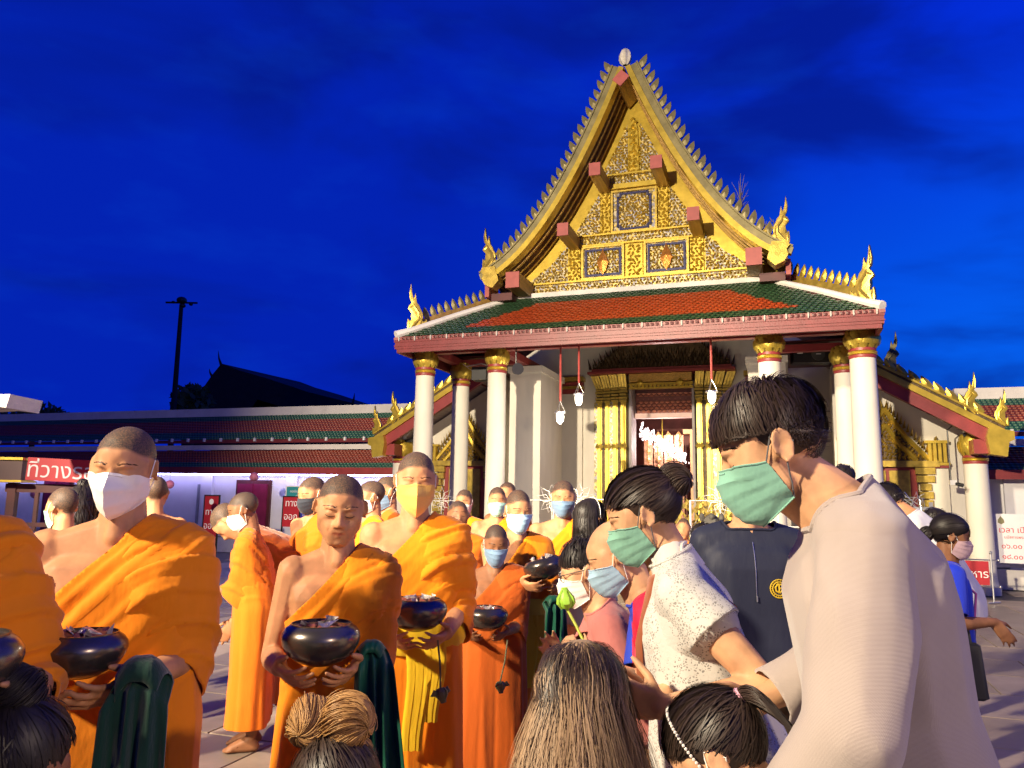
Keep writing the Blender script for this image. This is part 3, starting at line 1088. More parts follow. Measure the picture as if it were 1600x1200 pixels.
def tile_mat(name, col):
    m = bpy.data.materials.new(name)
    m.use_nodes = True
    t = m.node_tree
    b = t.nodes['Principled BSDF']
    b.inputs['Roughness'].default_value = .5
    tc_ = t.nodes.new('ShaderNodeTexCoord')
    mp_ = t.nodes.new('ShaderNodeMapping')
    mp_.inputs['Scale'].default_value = (1, 1, 1)
    t.links.new(tc_.outputs['Object'], mp_.inputs[0])
    wv = t.nodes.new('ShaderNodeTexWave')
    wv.inputs['Scale'].default_value = 3.4
    wv.inputs['Distortion'].default_value = .4
    t.links.new(mp_.outputs[0], wv.inputs[0])
    nz = t.nodes.new('ShaderNodeTexNoise')
    nz.inputs['Scale'].default_value = 9
    t.links.new(mp_.outputs[0], nz.inputs[0])
    mx = t.nodes.new('ShaderNodeMix')
    mx.data_type = 'RGBA'
    mx.inputs[6].default_value = (*[c * .45 for c in col], 1)
    mx.inputs[7].default_value = (*[c * 1.25 for c in col], 1)
    t.links.new(nz.outputs[0], mx.inputs[0])
    t.links.new(mx.outputs[2], b.inputs['Base Color'])
    bp = t.nodes.new('ShaderNodeBump')
    bp.inputs['Strength'].default_value = .7
    bp.inputs['Distance'].default_value = .03
    t.links.new(wv.outputs[0], bp.inputs['Height'])
    t.links.new(bp.outputs[0], b.inputs['Normal'])
    return m


GTG, GTO = tile_mat('gallery_green_tile', (.025, .13, .07)), tile_mat('gallery_orange_tile', (.32, .05, .016))
SPANS = ((-34.0, -5.9), (5.9, 16.0))


def course_roof(n0, z0, n1, z1, rows, colf, name):
    """overlapping tile courses from the eave (n0,z0) up to (n1,z1)"""
    by = {}
    for r in range(rows):
        a, b2 = r / rows, (r + 1) / rows
        na, za = n0 + (n1 - n0) * a, z0 + (z1 - z0) * a
        nb_, zb = n0 + (n1 - n0) * b2, z0 + (z1 - z0) * b2
        c = colf(a)
        q = by.setdefault(c, MB())
        for S0, S1 in SPANS:
            q.add([(S0, -na, za + .03), (S1, -na, za + .03), (S1, -nb_, zb), (S0, -nb_, zb), (S0, -na, za - .005), (S1, -na, za - .005)], [(0, 1, 2, 3), (4, 5, 1, 0)])
    for c, q in by.items():
        tag(gput(q, name, GTG if c == 'g' else GTO), kind='stuff')


band = lambda a: 'g' if a < .22 or a > .72 else 'o'
course_roof(-.75, 2.12, -1.75, 2.62, 10, lambda a: 'g' if a < .25 else 'o', 'lower_roof_tiles')
course_roof(-1.70, 2.92, -3.1, 3.72, 14, band, 'upper_roof_tiles')
for S0, S1 in SPANS:
    gput(MB().box(((S0 + S1) / 2, 3.2, 3.83), (S1 - S0, .24, .24)), 'ridge_band', PLASTER_W)
    gput(MB().box(((S0 + S1) / 2, 1.78, 2.70), (S1 - S0, .14, .13)), 'lower_ridge_band', PLASTER_W)
    gput(MB().box(((S0 + S1) / 2, 1.70, 2.86), (S1 - S0, .06, .09)), 'upper_eave_board', PINKRED)
    gput(MB().box(((S0 + S1) / 2, .74, 2.05), (S1 - S0, .06, .17)).box(((S0 + S1) / 2, 1.3, 2.0), (S1 - S0, 1.1, .04)), 'lower_eave_board', MAROON)
nb2 = MB().box((0, 0, 0), (.05, .06, .09)).mesh('eave_bracket')
nb2.materials.append(WHITEP)
for k in range(60):
    link('eave_bracket', nb2, gal, mtx=Matrix.Translation((12, -1.1, 0)) @ Matrix.Translation((-24 + k * .55 + (12.4 if k > 32 else 0), 1.65, 2.90)))
GW = mat('gallery_wall_render', (.72, .71, .72), .7, 0, .05, 2, dirt=.15)
for S0, S1 in SPANS:
    gput(MB().box(((S0 + S1) / 2, 1.3, 1.0), (S1 - S0, .2, 2.0)), 'gallery_wall', GW)
    gput(MB().box(((S0 + S1) / 2, 1.15, .18), (S1 - S0, .14, .36)).box(((S0 + S1) / 2, 1.17, .42), (S1 - S0, .12, .06)), 'gallery_plinth', PLASTER_W)
for s_ in np.arange(-30, 16, 2.6):
    if abs(s_) > 6.1:
        gput(MB().box((s_, 1.17, 1.0), (.34, .12, 2.0)), 'gallery_pilaster', GW)
# dark red doors
for s_ in (-10.35, -17.0):
    gput(MB().box((s_, 1.18, .95), (1.05, .1, 1.75)), 'gallery_door_frame', DARKRED)
    gput(MB().box((s_ - .24, 1.12, .93), (.42, .06, 1.6)).box((s_ + .24, 1.12, .93), (.42, .06, 1.6)).box((s_, 1.1, .93), (.05, .08, 1.6)), 'gallery_door', mat('crimson_door', (.20, .012, .05), .45, 0, .15, 5))
for s_ in (-12.1, -14.0):
    gput(MB().box((s_, 1.18, .95), (.05, .05, 1.5)), 'gallery_joint', mat('grey_joint', (.3, .3, .33), .6))

# fluorescent tubes under the gallery eave (lit)
TUBE = mat('fluorescent_tube', (.8, .85, 1), emit=(.40, .42, 1.0), emit_s=36)
t0 = TM @ Vector((-13.2, .92, 1.955))
o = MB().tube([(-7.0, 0, 0), (7.0, 0, 0)], .016, 8).build('light_strip', TUBE, None, True)
o.location = t0
o.rotation_euler = (0, 0, -PHI)
tag(o, 'long glowing white light strip mounted under the gallery eave at the left', 'light strip')

# ================================================================== dark hall behind the gallery, its roof seen as a silhouette
SIL = mat('unlit_roof_tiles', (.012, .012, .016), .9, 0, .2, 3)
hall = empty('distant_hall', P(345, 700, 42), R(-22), label='dark unlit temple roof with upswept finials rising behind the gallery', cat='temple')
q = MB()
hp_ = []


def HP(x, y):
    v = P(x, y, 42)
    return hall.matrix_basis.inverted() @ v if False else (Matrix.Rotation(R(22), 4, 'Z') @ (v - hall.location))


prof_ = [HP(x, y) for x, y in ((283, 640), (290, 620), (318, 605), (332, 585), (346, 568), (372, 578), (420, 592), (480, 612), (540, 627), (560, 632), (560, 700), (283, 700))]
q.prism(prof_, [p + Vector((0, 7, 0)) for p in prof_])
q.build('hall_roof', SIL, hall)
for (pts_) in (((346, 572), (342, 560), (341, 548)), ((332, 590), (328, 582), (327, 576)), ((551, 631), (553, 622), (554, 614))):
    MB().tube([HP(*p) for p in pts_], [.09, .05, .01], 5).build('hall_finial', SIL, hall)
q = MB().prism([HP(392, 640), HP(402, 624), HP(440, 636)], [HP(392, 640) + Vector((0, 3, 0)), HP(402, 624) + Vector((0, 3, 0)), HP(440, 636) + Vector((0, 3, 0))])
q.build('hall_dormer', mat('grey_gable', (.25, .25, .28), .8), hall)

# dark tree beside it
def tree(px, py, Y, w, h, n, label):
    c = P(px, py, Y)
    root = empty('tree', (c.x, c.y, 0), label=label, cat='tree')
    MB().tube([(0, 0, 0), (.1, 0, c.z * .6), (0, .1, c.z)], [.25, .18, .08], 7).build('trunk', mat('dark_bark', (.03, .025, .02), .9), root)
    q = MB()
    for k in range(n):
        a = RNG.normal(size=3)
        a /= np.linalg.norm(a)
        a *= RNG.random() ** .4
        p = Vector((a[0] * w, a[1] * w, c.z + a[2] * h))
        d = Vector(RNG.normal(size=3)).normalized() * .28
        e_ = d.orthogonal().normalized() * .12
        q.add([(p - d)[:], (p + e_)[:], (p + d)[:], (p - e_)[:]], [(0, 1, 2, 3)])
    tag(q.build('crown', mat('night_foliage', (.035, .06, .02), .8, 0, .4, 1), root), kind='stuff')


tree(300, 628, 40, 1.1, .9, 500, 'dark bushy tree against the roof beside the tall lamp mast')
tree(52, 652, 46, 1.8, .9, 500, 'small dark treetop just above the far left gallery ridge')

# tall lamp mast
c = P(272, 640, 38)
mast = empty('lamp_mast', (c.x, c.y, 0), label='tall dark lamp mast with a cluster of unlit floodlights at its top', cat='lamp mast')
tp = P(283.5, 476, 38)
MB().tube([(0, 0, 0), ((tp.x - c.x) * .6, 0, tp.z * .6), (tp.x - c.x, 0, tp.z)], [.16, .13, .10], 10).build('pole', SIL, mast, True)
for dx, dz, r_ in ((0, .22, .26), (-.42, .12, .10), (.48, .02, .10), (.06, -.05, .16)):
    MB().ell((tp.x - c.x + dx, 0, tp.z + dz), (r_, r_, r_ * .75), None, 2).build('lamp_head', BLACKM, mast, True)
MB().box((tp.x - c.x, 0, tp.z + .1), (1.6, .08, .08)).build('cross_arm', SIL, mast)

# ================================================================== hanging lamps in the porch
LAMPG = mat('lit_globe', (1, .95, .85), emit=(1.0, .88, .70), emit_s=2.6)


def hang_lamp(s, n, z, label):
    root = empty('hanging_lamp', TW(s, n, z), -PHI, label=label, cat='lamp', group='lamps hanging in the temple porch')
    MB().tube([(0, 0, .35), (0, 0, 4.05 - z)], .018, 6).build('rod', mat('red_rod', (.40, .06, .05), .5), root)
    q = MB()
    for k in range(3):
        a = 2 * PI * k / 3
        q.tube([(0, 0, .35), (.085 * math.cos(a), .085 * math.sin(a), .17)], .004, 4)
    q.lathe([(.085, .15), (.092, .155), (.092, .175), (.085, .18)], 16)
    q.build('wire_frame', STEEL, root)
    MB().lathe([(.058, .15), (.064, .11), (.062, .06), (.05, .015), (.026, -.015), (.004, -.022)], 18).build('globe', LAMPG, root, True)
    MB().lathe([(.03, .17), (.06, .165), (.055, .15)], 14).build('socket', BLACKM, root, True)


hang_lamp(-1.02, 3.2, 2.72, 'lower lit glass lamp hanging at the left beside the white pier')
hang_lamp(-.68, 3.3, 3.0, 'lit glass lamp hanging between the white pier and the carved door')
hang_lamp(1.42, 3.3, 2.98, 'lit glass lamp hanging right of the doorway above the young man')
for s_, z_ in ((-1.02, 2.72), (-.68, 3.0), (1.42, 2.98)):
    d = bpy.data.lights.new('hanging_lamp_light', 'POINT')
    d.energy = 30
    d.color = (1, .9, .72)
    d.shadow_soft_size = .1
    o = bpy.data.objects.new('hanging_lamp_light', d)
    o.location = TW(s_, 3.25, z_ - .12)
    COL.objects.link(o)

# chandelier inside the door
ch = empty('chandelier', TW(-.12, -2.0, 2.9), -PHI, label='bright crystal chandelier glittering inside the temple doorway', cat='chandelier')
CRY = mat('lit_crystal', (1, 1, 1), .1, emit=(1.0, .86, .88), emit_s=2.0)
cry_me = leaf_plate([(-.018, 0), (0, -.035), (.018, 0), (0, .03)], .012, .012).mesh('crystal')
cry_me.materials.append(CRY)
for k in range(240):
    u_ = RNG.random()
    p = Vector((-.50 + 1.0 * u_ + RNG.normal() * .05, RNG.uniform(-.12, .12), .12 - .62 * u_ ** 1.15 + RNG.normal() * (.09 - .02 * u_)))
    link('crystal', cry_me, ch, mtx=Matrix.Translation(p) @ Matrix.Rotation(RNG.uniform(0, 6), 4, 'Z') @ Matrix.Scale(RNG.uniform(.6, 1.3), 4))
MB().tube([(0, 0, -.1), (0, 0, .72)], .012, 6).tube([(-.5, 0, .1), (0, 0, -.12), (.5, 0, -.5)], .01, 5).build('chandelier_arm', GOLD_BRIGHT, ch)
d = bpy.data.lights.new('chandelier_light', 'POINT')
d.energy = 85
d.color = (1, .82, .78)
d.shadow_soft_size = .25
o = bpy.data.objects.new('chandelier_light', d)
o.location = TW(-.05, -1.95, 2.72)
COL.objects.link(o)

# ================================================================== loudspeakers, cameras
def place(name, mb_list, loc, rz, label, cat, group=None):
    root = empty(name, loc, rz, label=label, cat=cat, group=group)
    for nm, mb, m_, sm in mb_list:
        mb.build(nm, m_, root, sm)
    return root


place('loudspeaker', [
    ('cabinet', MB().box((0, 0, 0), (.62, .3, .28)), BLACKP, False),
    ('woofer', MB().lathe([(.11, 0), (.115, .012), (.09, .014), (.03, -.01)], 20).v and MB().tube([(.1, -.15, 0), (.1, -.17, 0)], .11, 18), mat('speaker_cone', (.06, .06, .06), .5), True),
    ('logo_plate', MB().box((-.2, -.155, .02), (.09, .01, .015)).box((.1, -.178, 0), (.08, .01, .012)), WHITEP, False)],
    P(1266, 556, 13.2), -PHI + R(10), 'black rectangular loudspeaker under the eave between the right columns', 'loudspeaker')
place('air_grille', [
    ('housing', MB().box((0, .05, 0), (.56, .2, .12)), mat('grey_housing', (.45, .44, .42), .5), False),
    ('fins', (lambda q: [q.box((-.24 + i * .04, -.06, 0), (.018, .03, .1)) for i in range(13)] and q)(MB()), WHITEP, False)],
    P(1264, 537, 13.3), -PHI, 'grey slatted ventilation housing right above the black loudspeaker', 'vent')
place('hanging_speaker', [  # a small horn loudspeaker; it gives no light
    ('horn', MB().tube([(0, 0, 0), (0, -.02, -.05), (.02, -.16, -.05)], [.05, .07, .10], 12), BLACKP, True),
    ('hanger', MB().tube([(0, 0, .02), (0, 0, .42)], .012, 6), BLACKM, False)],
    P(806, 574, 12.6), -PHI + R(25), 'small black floodlight hanging beside the second column under the eave', 'lamp')
place('security_camera', [
    ('body', MB().box((0, 0, 0), (.13, .1, .12)), WHITEP, False), ('lens', MB().tube([(-.03, -.04, -.05), (-.08, -.12, -.08)], .03, 10), BLACKP, True)],
    P(1512, 673, 13.4), -PHI, 'white security camera on the maroon rafter end above the right capital', 'security camera')
place('security_camera', [
    ('body', MB().box((0, 0, 0), (.1, .1, .08)), WHITEP, False), ('lens', MB().tube([(.04, -.03, -.02), (.13, -.1, -.05)], [.03, .035], 10), BLACKP, True),
    ('bracket', MB().tube([(-.03, 0, 0), (-.035, 0, .9), (.12, .02, 1.05)], .012, 6), BLACKM, False)],
    P(1489, 754, 13.3), -PHI, 'white security camera low on a black conduit beside the right end column', 'security camera')
place('loudspeaker', [
    ('horn', MB().lathe([(.03, -.1), (.05, 0), (.13, .08), (.14, .1)], 16), mat('grey_plastic', (.4, .4, .42), .5), True), ('bracket', MB().box((.05, 0, -.1), (.3, .1, .06)), BLACKM, False)],
    P(632, 682, 17.0), -PHI, 'grey round horn speaker above the capital of the left end column', 'loudspeaker')
place('loudspeaker', [('cabinet', MB().box((0, 0, 0), (.28, .25, .24)), BLACKP, False), ('conduit', MB().tube([(-.3, 0, .16), (0, 0, .2), (.3, 0, .1)], .012, 5).tube([(-.35, -.05, .2), (-.1, -.05, .02), (.25, -.05, .1)], .006, 4), WHITEP, False)],
    P(752, 585, 14.0), -PHI, 'black box loudspeaker with loose cables between the left columns', 'loudspeaker')

# ================================================================== signs
REDS = mat('red_banner', (.38, .014, .024), .5, 0, .1, 4)
LETW = mat('white_lettering', (.80, .78, .76), .5, 0, .03, 5)


def sign(px, py, Y, w, h, rz, m_, label, lines, frame_m=None, cat='sign', stand=True, lm=None, name='sign'):
    c = P(px, py, Y)
    root = empty(name, c, rz, label=label, cat=cat)
    MB().box((0, 0, 0), (w, .02, h)).build('board', m_, root)
    if frame_m:
        q = MB()
        for sx_ in (-1, 1):
            q.box((sx_ * (w / 2 + .012), 0, 0), (.024, .03, h + .05))
        q.box((0, 0, h / 2 + .012), (w, .03, .024))
        if stand:
            for sx_ in (-1, 1):
                q.box((sx_ * (w / 2 + .012), .0, -h / 2 - .025 - (c.z - h / 2 - .025) / 2), (.024, .03, c.z - h / 2 - .025))
        q.build('frame', frame_m, root)
    for txt, size, x, z in lines:
        q = text_mb(MB(), txt, size, Matrix.Translation((x, -.013, z)), .0015)
        if q.n:
            q.build('lettering', lm or LETW, root)
    return root


sign(455, 800, 16.5, .40, .62, -PHI, REDS, 'bright red exit sign with white Thai letters to the right of the crimson door', [('ทาง', .20, 0, .12), ('ออก', .20, 0, -.16)], BLACKM)
sign(329, 815, 15.5, .33, 1.0, -PHI, REDS, 'tall red exit sign with white emblem and Thai letters beside the robed monk', [('ทาง', .18, 0, .13), ('ออก', .18, 0, -.14)], BLACKM)
q = MB()
o = MB().tube([(0, -.014, .39), (0, -.018, .39)], .055, 16).build('emblem', LETW, bpy.data.objects['sign.001'])
TEAL = mat('teal_board', (.03, .28, .30), .5, 0, .08, 4)
BLUEB = mat('blue_board', (.02, .03, .38), .5, 0, .08, 4)
sign(470, 775, 18.2, .78, .42, -PHI, TEAL, 'teal notice board with white lines of text on the gallery wall', [('ขอเชิญร่วมทำบุญ', .085, 0, .08), ('ตักบาตร', .085, 0, -.04), ('๐๖.๐๐–๑๘.๐๐', .07, 0, -.15)], WHITEP, stand=False)
sign(482, 805, 18.0, .42, .44, -PHI, BLUEB, 'dark blue notice board with white text below the teal one', [('วันอาทิตย์', .07, 0, .08), ('เวลา ๐๖.๐๐ น.', .06, 0, -.02), ('วัด', .06, 0, -.13)], WHITEP, stand=False)
WB = mat('white_board', (.78, .76, .76), .4, 0, .03, 4)
REDL = mat('red_lettering', (.65, .04, .07), .5)
ws = sign(1600, 842, 13.5, .95, .84, -PHI, WB, 'white notice board with red Thai opening hours on the wall at the right edge', [('เวลา เปิด–ปิด', .135, -.02, .10), ('นมัสการพระพุทธชินราช', .065, 0, .0), ('๐๖.๐๐ น.', .13, -.12, -.17), ('๑๘.๐๐ น.', .13, -.12, -.35)], None, lm=REDL)
o = leaf_plate([(0, -.06), (.05, -.03), (.045, .02), (0, .08), (-.045, .02), (-.05, -.03)], .006, .004).build('emblem', mat('olive_print', (.22, .2, .10), .5), ws)
o.matrix_local = Matrix.Translation((-.33, -.016, .30))
# low red sign on a steel stand by the right end column
c = P(1527, 895, 12.2)
lr = empty('sign', c, -PHI, label='low red sign on a chrome stand behind the woman in blue', cat='sign')
MB().box((-.1, 0, 0), (.52, .02, .36)).build('board', REDS, lr)
q = text_mb(MB(), 'เข้าวิหาร', .17, Matrix.Translation((-.12, -.013, -.07)), .0015)
q.build('lettering', LETW, lr)
q = MB().tube([(.2, 0, -c.z + .03), (.2, 0, .3)], .014, 8).tube([(-.4, 0, .2), (.3, 0, .2)], .010, 6).tube([(-.4, 0, -.2), (.3, 0, -.2)], .010, 6)
q.ell((.2, 0, .31), (.025, .025, .025)).ell((.3, 0, .2), (.022, .022, .022)).ell((.3, 0, -.2), (.022, .022, .022)).tube([(.1, -.1, -c.z + .02), (.3, .1, -c.z + .02)], .014, 6)
q.build('stand', STEEL, lr, True)

# shoe-shelf kiosk at the left with its red banner
c = P(20, 735, 9.0)
ki = empty('kiosk', (c.x, c.y, 0), R(6), label='dark wooden kiosk with gold trimmed header at the left edge', cat='kiosk')
z0 = c.z
MB().box((-.14, 0, z0), (.62, .3, .23)).build('header', mat('brown_board', (.07, .03, .03), .5, 0, .2, 5), ki)
MB().box((-.14, -.01, z0 + .13), (.66, .36, .03)).box((-.14, -.01, z0 - .125), (.66, .34, .025)).build('trim', GOLD_BRIGHT, ki)
for x_, w_ in ((-.02, .09), (.9, .06)):
    MB().box((x_, .1, (z0 - .14) / 2), (w_, w_, z0 - .14)).build('post', DARKRED, ki)
for z_, h_ in ((.2, .1), (.62, .05)):
    MB().box((.5, .1, z0 - z_), (1.2, .05, h_)).build('rail', DARKRED, ki)
MB().box((.25, .1, z0 - .45), (.04, .04, .5)).build('mullion', DARKRED, ki)
bn = P(98, 735, 8.95)
bo = empty('banner', bn, R(4), label='red banner with large white Thai letters fixed to the kiosk header', cat='banner')
MB().box((0, 0, 0), (.80, .012, .26), Matrix.Rotation(R(2.0), 4, 'Y')).build('cloth', REDS, bo)
text_mb(MB(), 'ที่วางรองเท้า', .25, Matrix.Rotation(R(2.0), 4, 'Y') @ Matrix.Translation((-.40, -.009, -.09)), .001, 'LEFT').build('lettering', mat('silver_lettering', (.62, .55, .56), .4), bo)
# white awning corner at the left edge
c = P(-12, 628, 7.0)
aw = MB().prism([(-.5, 0, .06), (.155, 0, .075), (.13, 0, -.05), (-.06, 0, -.03), (-.5, 0, -.06)], [(-.5, .5, .06), (.155, .5, .075), (.13, .5, -.05), (-.06, .5, -.03), (-.5, .5, -.06)])
o = aw.build('awning', mat('white_sheet', (.62, .58, .56), .5, 0, .1, 6, .3, 12))
o.location = c
tag(o, 'white corner of an awning roof poking in at the left edge', 'awning')
# paper lanterns
LANT = mat('pink_lantern', (.55, .16, .25), .6, 0, .25, 12)
for px, py in ((55, 772), (265, 757), (397, 745)):
    c = P(px, py, 13.5 if px < 300 else 17.5)
    r_ = .075 if px < 300 else .1
    root = empty('paper_lantern', c, label={55: 'small pink round lantern hanging under the kiosk rail', 265: 'small pink round lantern hanging behind the big masked monk', 397: 'small pink round lantern hanging over the crimson gallery door'}[px], cat='lantern', group='pink lanterns along the gallery')
    q = MB()
    for k in range(6):
        q.lathe([(r_ * math.sin(PI * (k + .02) / 6) + .002, r_ * math.cos(PI * (k + .02) / 6)), (r_ * math.sin(PI * (k + .5) / 6) * 1.04, r_ * math.cos(PI * (k + .5) / 6)), (r_ * math.sin(PI * (k + .98) / 6) + .002, r_ * math.cos(PI * (k + .98) / 6))], 14)
    q.build('shade', LANT, root, True)
    MB().tube([(0, 0, r_), (0, 0, .22)], .003, 4).build('cord', BLACKM, root)

# ================================================================== white wire barriers with lotus outlines
WIREM = mat('white_wire', (.72, .70, .64), .4, .2, .05, 5)


def barrier(px, py, Y, rz, label, w=.72, h=.95):
    c = P(px, py, Y)
    root = empty('barrier', (c.x, c.y, 0), rz, label=label, cat='barrier', group='white lotus barriers before the temple')
    zt = c.z
    q = MB()
    q.tube([(-w / 2, 0, 0), (-w / 2, 0, zt), (w / 2, 0, zt), (w / 2, 0, 0)], .016, 6)
    q.tube([(-w / 2, 0, zt - h * .36), (w / 2, 0, zt - h * .36)], .010, 5).tube([(-w / 2, 0, .2), (w / 2, 0, .2)], .010, 5)
    q.build('frame', WIREM, root)
    for k, (ang, ln) in enumerate(((0, .22), (42, .24), (-42, .24), (75, .22), (-75, .22), (130, .2), (-130, .2), (165, .17), (-165, .17))):
        a = R(ang)
        d = Vector((math.sin(a), 0, math.cos(a)))
        n_ = Vector((d.z, 0, -d.x))
        o0 = Vector((0, 0, zt))
        q = MB().tube([o0 + d * .03, o0 + d * ln * .45 + n_ * .055, o0 + d * ln, o0 + d * ln * .45 - n_ * .055, o0 + d * .03], .005, 4)
        q.build('lotus_petal', WIREM, root)
    MB().tube([(0, 0, zt), (0, 0, .2)], .006, 5).build('stem', WIREM, root)


barrier(1125, 783, 9.6, -PHI, 'white lotus barrier in front of the great door left of the navy jacket')
barrier(1215, 778, 9.4, -PHI, 'white lotus barrier behind the young man in the pale sweater')
barrier(905, 780, 10.5, -PHI, 'white lotus barrier beside the monk standing before the pier')
barrier(862, 782, 10.7, -PHI, 'white lotus barrier left of the monk standing before the pier')
barrier(690, 782, 13.0, -PHI, 'white lotus barrier between the two left columns')
barrier(500, 842, 11.0, -PHI, 'white lotus barrier behind the monk without a mask')
c = P(1440, 790, 11.2)
root = empty('barrier', (c.x, c.y, 0), -PHI, label='grey wire barrier with tangled wire ornament behind the man in white shirt', cat='barrier', group='white lotus barriers before the temple')
q = MB().box((-.2, 0, c.z - .04), (.62, .03, .04)).box((.12, 0, c.z / 2), (.05, .04, c.z + .1)).box((-.5, 0, c.z / 2), (.04, .04, c.z)).box((-.2, 0, c.z - .4), (.62, .02, .02))
q.build('frame', STEEL, root)
q = MB()
for k in range(14):
    pts = [Vector((RNG.uniform(-.3, .1), RNG.uniform(-.03, .03), c.z + RNG.uniform(-.25, .2))) for _ in range(3)]
    q.tube(pts, .005, 4)
q.build('wire_ornament', STEEL, root)

# guardian stone figure
c = P(1112, 825, 7.5)
st = empty('stone_statue', (c.x, c.y, 0), R(-10), label='dark grey weathered stone guardian figure in front of the door barrier', cat='statue')
STONE = mat('weathered_stone', (.075, .07, .06), .85, 0, .35, 14, .8, 30, dirt=.5)
z0 = c.z
q = MB().hull([(0, 0, z0 - .02, .105), (0, .02, z0 + .04, .095), (0, -.04, z0 - .08, .09)]).hull([(0, .04, z0 - .2, .12), (0, .04, z0 - .6, .16), (0, .04, z0 - 1.0, .2)])
for sx_ in (-1, 1):
    q.ell((sx_ * .045, -.10, z0 + .035), (.024, .02, .018)).ell((sx_ * .09, -.02, z0 + .1), (.028, .03, .04)).hull([(sx_ * .12, 0, z0 - .2, .07), (sx_ * .15, -.04, z0 - .5, .06), (sx_ * .06, -.15, z0 - .45, .05)])
q.ell((0, -.135, z0 - .0), (.028, .03, .022)).ell((0, -.06, z0 + .11), (.03, .03, .03))
for k in range(7):
    q.ell((-.06 + k * .02, -.13 + abs(k - 3) * .008, z0 - .065), (.009, .012, .014))
q.build('figure', STONE, st, True)
MB().box((0, .04, (z0 - 1.0) / 2 if z0 > 1.05 else .05), (.5, .5, max(.1, z0 - 1.0))).build('pedestal', STONE, st)
# gilded offerings heaped at the door foot
q = MB()
for k in range(420):
    p = P(RNG.uniform(1055, 1180), RNG.uniform(785, 890), RNG.uniform(10.2, 11.2))
    if p.z < .05:
        continue
    a = RNG.uniform(0, 6.28)
    s_ = RNG.uniform(.05, .13)
    q.add([p[:], (p + Vector((s_ * .3, -.02, s_ * .4)))[:], (p + Vector((math.cos(a) * s_ * .6, -.03, s_)))[:], (p + Vector((-s_ * .3, -.02, s_ * .4)))[:]], [(0, 1, 2), (0, 2, 3)])
tag(q.build('gilded_offerings', mat('gold_foil', (.62, .48, .12), .35, .5, .5, 12)), 'heap of gold and green foil flower offerings at the foot of the great door', 'offerings', kind='stuff')
# ================================================================== people
JOBS = []


def remesh_later(mb, voxel, smooth, done, dec=1.0):
    me = mb.mesh('shape')
    o = bpy.data.objects.new('shape', me)
    COL.objects.link(o)
    r = o.modifiers.new('r', 'REMESH')
    r.mode = 'VOXEL'
    r.voxel_size = voxel
    r.use_smooth_shade = True
    if smooth:
        s = o.modifiers.new('s', 'SMOOTH')
        s.factor = .5
        s.iterations = smooth
    if dec < 1:
        d = o.modifiers.new('d', 'DECIMATE')
        d.ratio = dec
    JOBS.append((o, done))


def run_jobs():
    dg = bpy.context.evaluated_depsgraph_get()
    dg.update()
    out = []
    for o, done in JOBS:
        me = bpy.data.meshes.new_from_object(o.evaluated_get(dg))
        out.append((me, done))
    for o, _ in JOBS:
        m0 = o.data
        bpy.data.objects.remove(o)
        bpy.data.meshes.remove(m0)
    JOBS.clear()
    for me, done in out:
        done(me)


def coords(me):
    v = np.empty(len(me.vertices) * 3)
    me.vertices.foreach_get('co', v)
    return v.reshape(-1, 3)


def normals(me):
    v = np.empty(len(me.vertices) * 3)
    me.vertex_normals.foreach_get('vector', v)
    return v.reshape(-1, 3)


def setco(me, v):
    me.vertices.foreach_set('co', np.ascontiguousarray(v).ravel())
    me.update()


def pnoise(V, freq, seed):
    """smooth pseudo noise in -1..1 from a few waves"""
    r = np.random.default_rng(seed)
    s = np.zeros(len(V))
    for i in range(6):
        d = r.normal(size=3)
        d /= np.linalg.norm(d)
        s += np.sin(V @ d * freq * r.uniform(.6, 1.6) + r.uniform(0, 6.28) + .7 * np.sin(V @ np.roll(d, 1) * freq * .8))
    return s / 3.2


def sstep(a, b, x):
    t = np.clip((x - a) / (b - a), 0, 1)
    return t * t * (3 - 2 * t)


def skin(name, c):
    if name in MATS:
        return MATS[name]
    m = mat(name, c, .58, 0, .24, 16, .06, 300, spec=.30, sss=.0, detail=8)
    t = m.node_tree
    b = t.nodes['Principled BSDF']
    src = b.inputs['Base Color'].links[0].from_socket
    for an, col in (('lip', tuple(q * f for q, f in zip(c, (.85, .50, .55)))), ('stubble', (.045, .034, .028))):
        at = t.nodes.new('ShaderNodeAttribute')
        at.attribute_name = an
        mx = t.nodes.new('ShaderNodeMix')
        mx.data_type = 'RGBA'
        mx.inputs[7].default_value = (*col, 1)
        if an == 'stubble':
            nz = t.nodes.new('ShaderNodeTexNoise')
            nz.inputs['Scale'].default_value = 260
            nz.inputs['Detail'].default_value = 2
            tc_ = t.nodes.new('ShaderNodeTexCoord')
            t.links.new(tc_.outputs['Object'], nz.inputs['Vector'])
            mr = t.nodes.new('ShaderNodeMapRange')
            mr.inputs[1].default_value = .25
            mr.inputs[2].default_value = .6
            mr.inputs[3].default_value = .72
            mr.inputs[4].default_value = 1.0
            t.links.new(nz.outputs[0], mr.inputs[0])
            mu = t.nodes.new('ShaderNodeMath')
            mu.operation = 'MULTIPLY'
            t.links.new(mr.outputs[0], mu.inputs[0])
            t.links.new(at.outputs['Fac'], mu.inputs[1])
            t.links.new(mu.outputs[0], mx.inputs[0])
        else:
            t.links.new(at.outputs['Fac'], mx.inputs[0])
        t.links.new(src, mx.inputs[6])
        src = mx.outputs[2]
    t.links.new(src, b.inputs['Base Color'])
    return m


SK_L = skin('fair_skin', (.58, .315, .170))
SK_M = skin('tan_skin', (.46, .220, .105))
SK_D = skin('brown_skin', (.22, .095, .045))


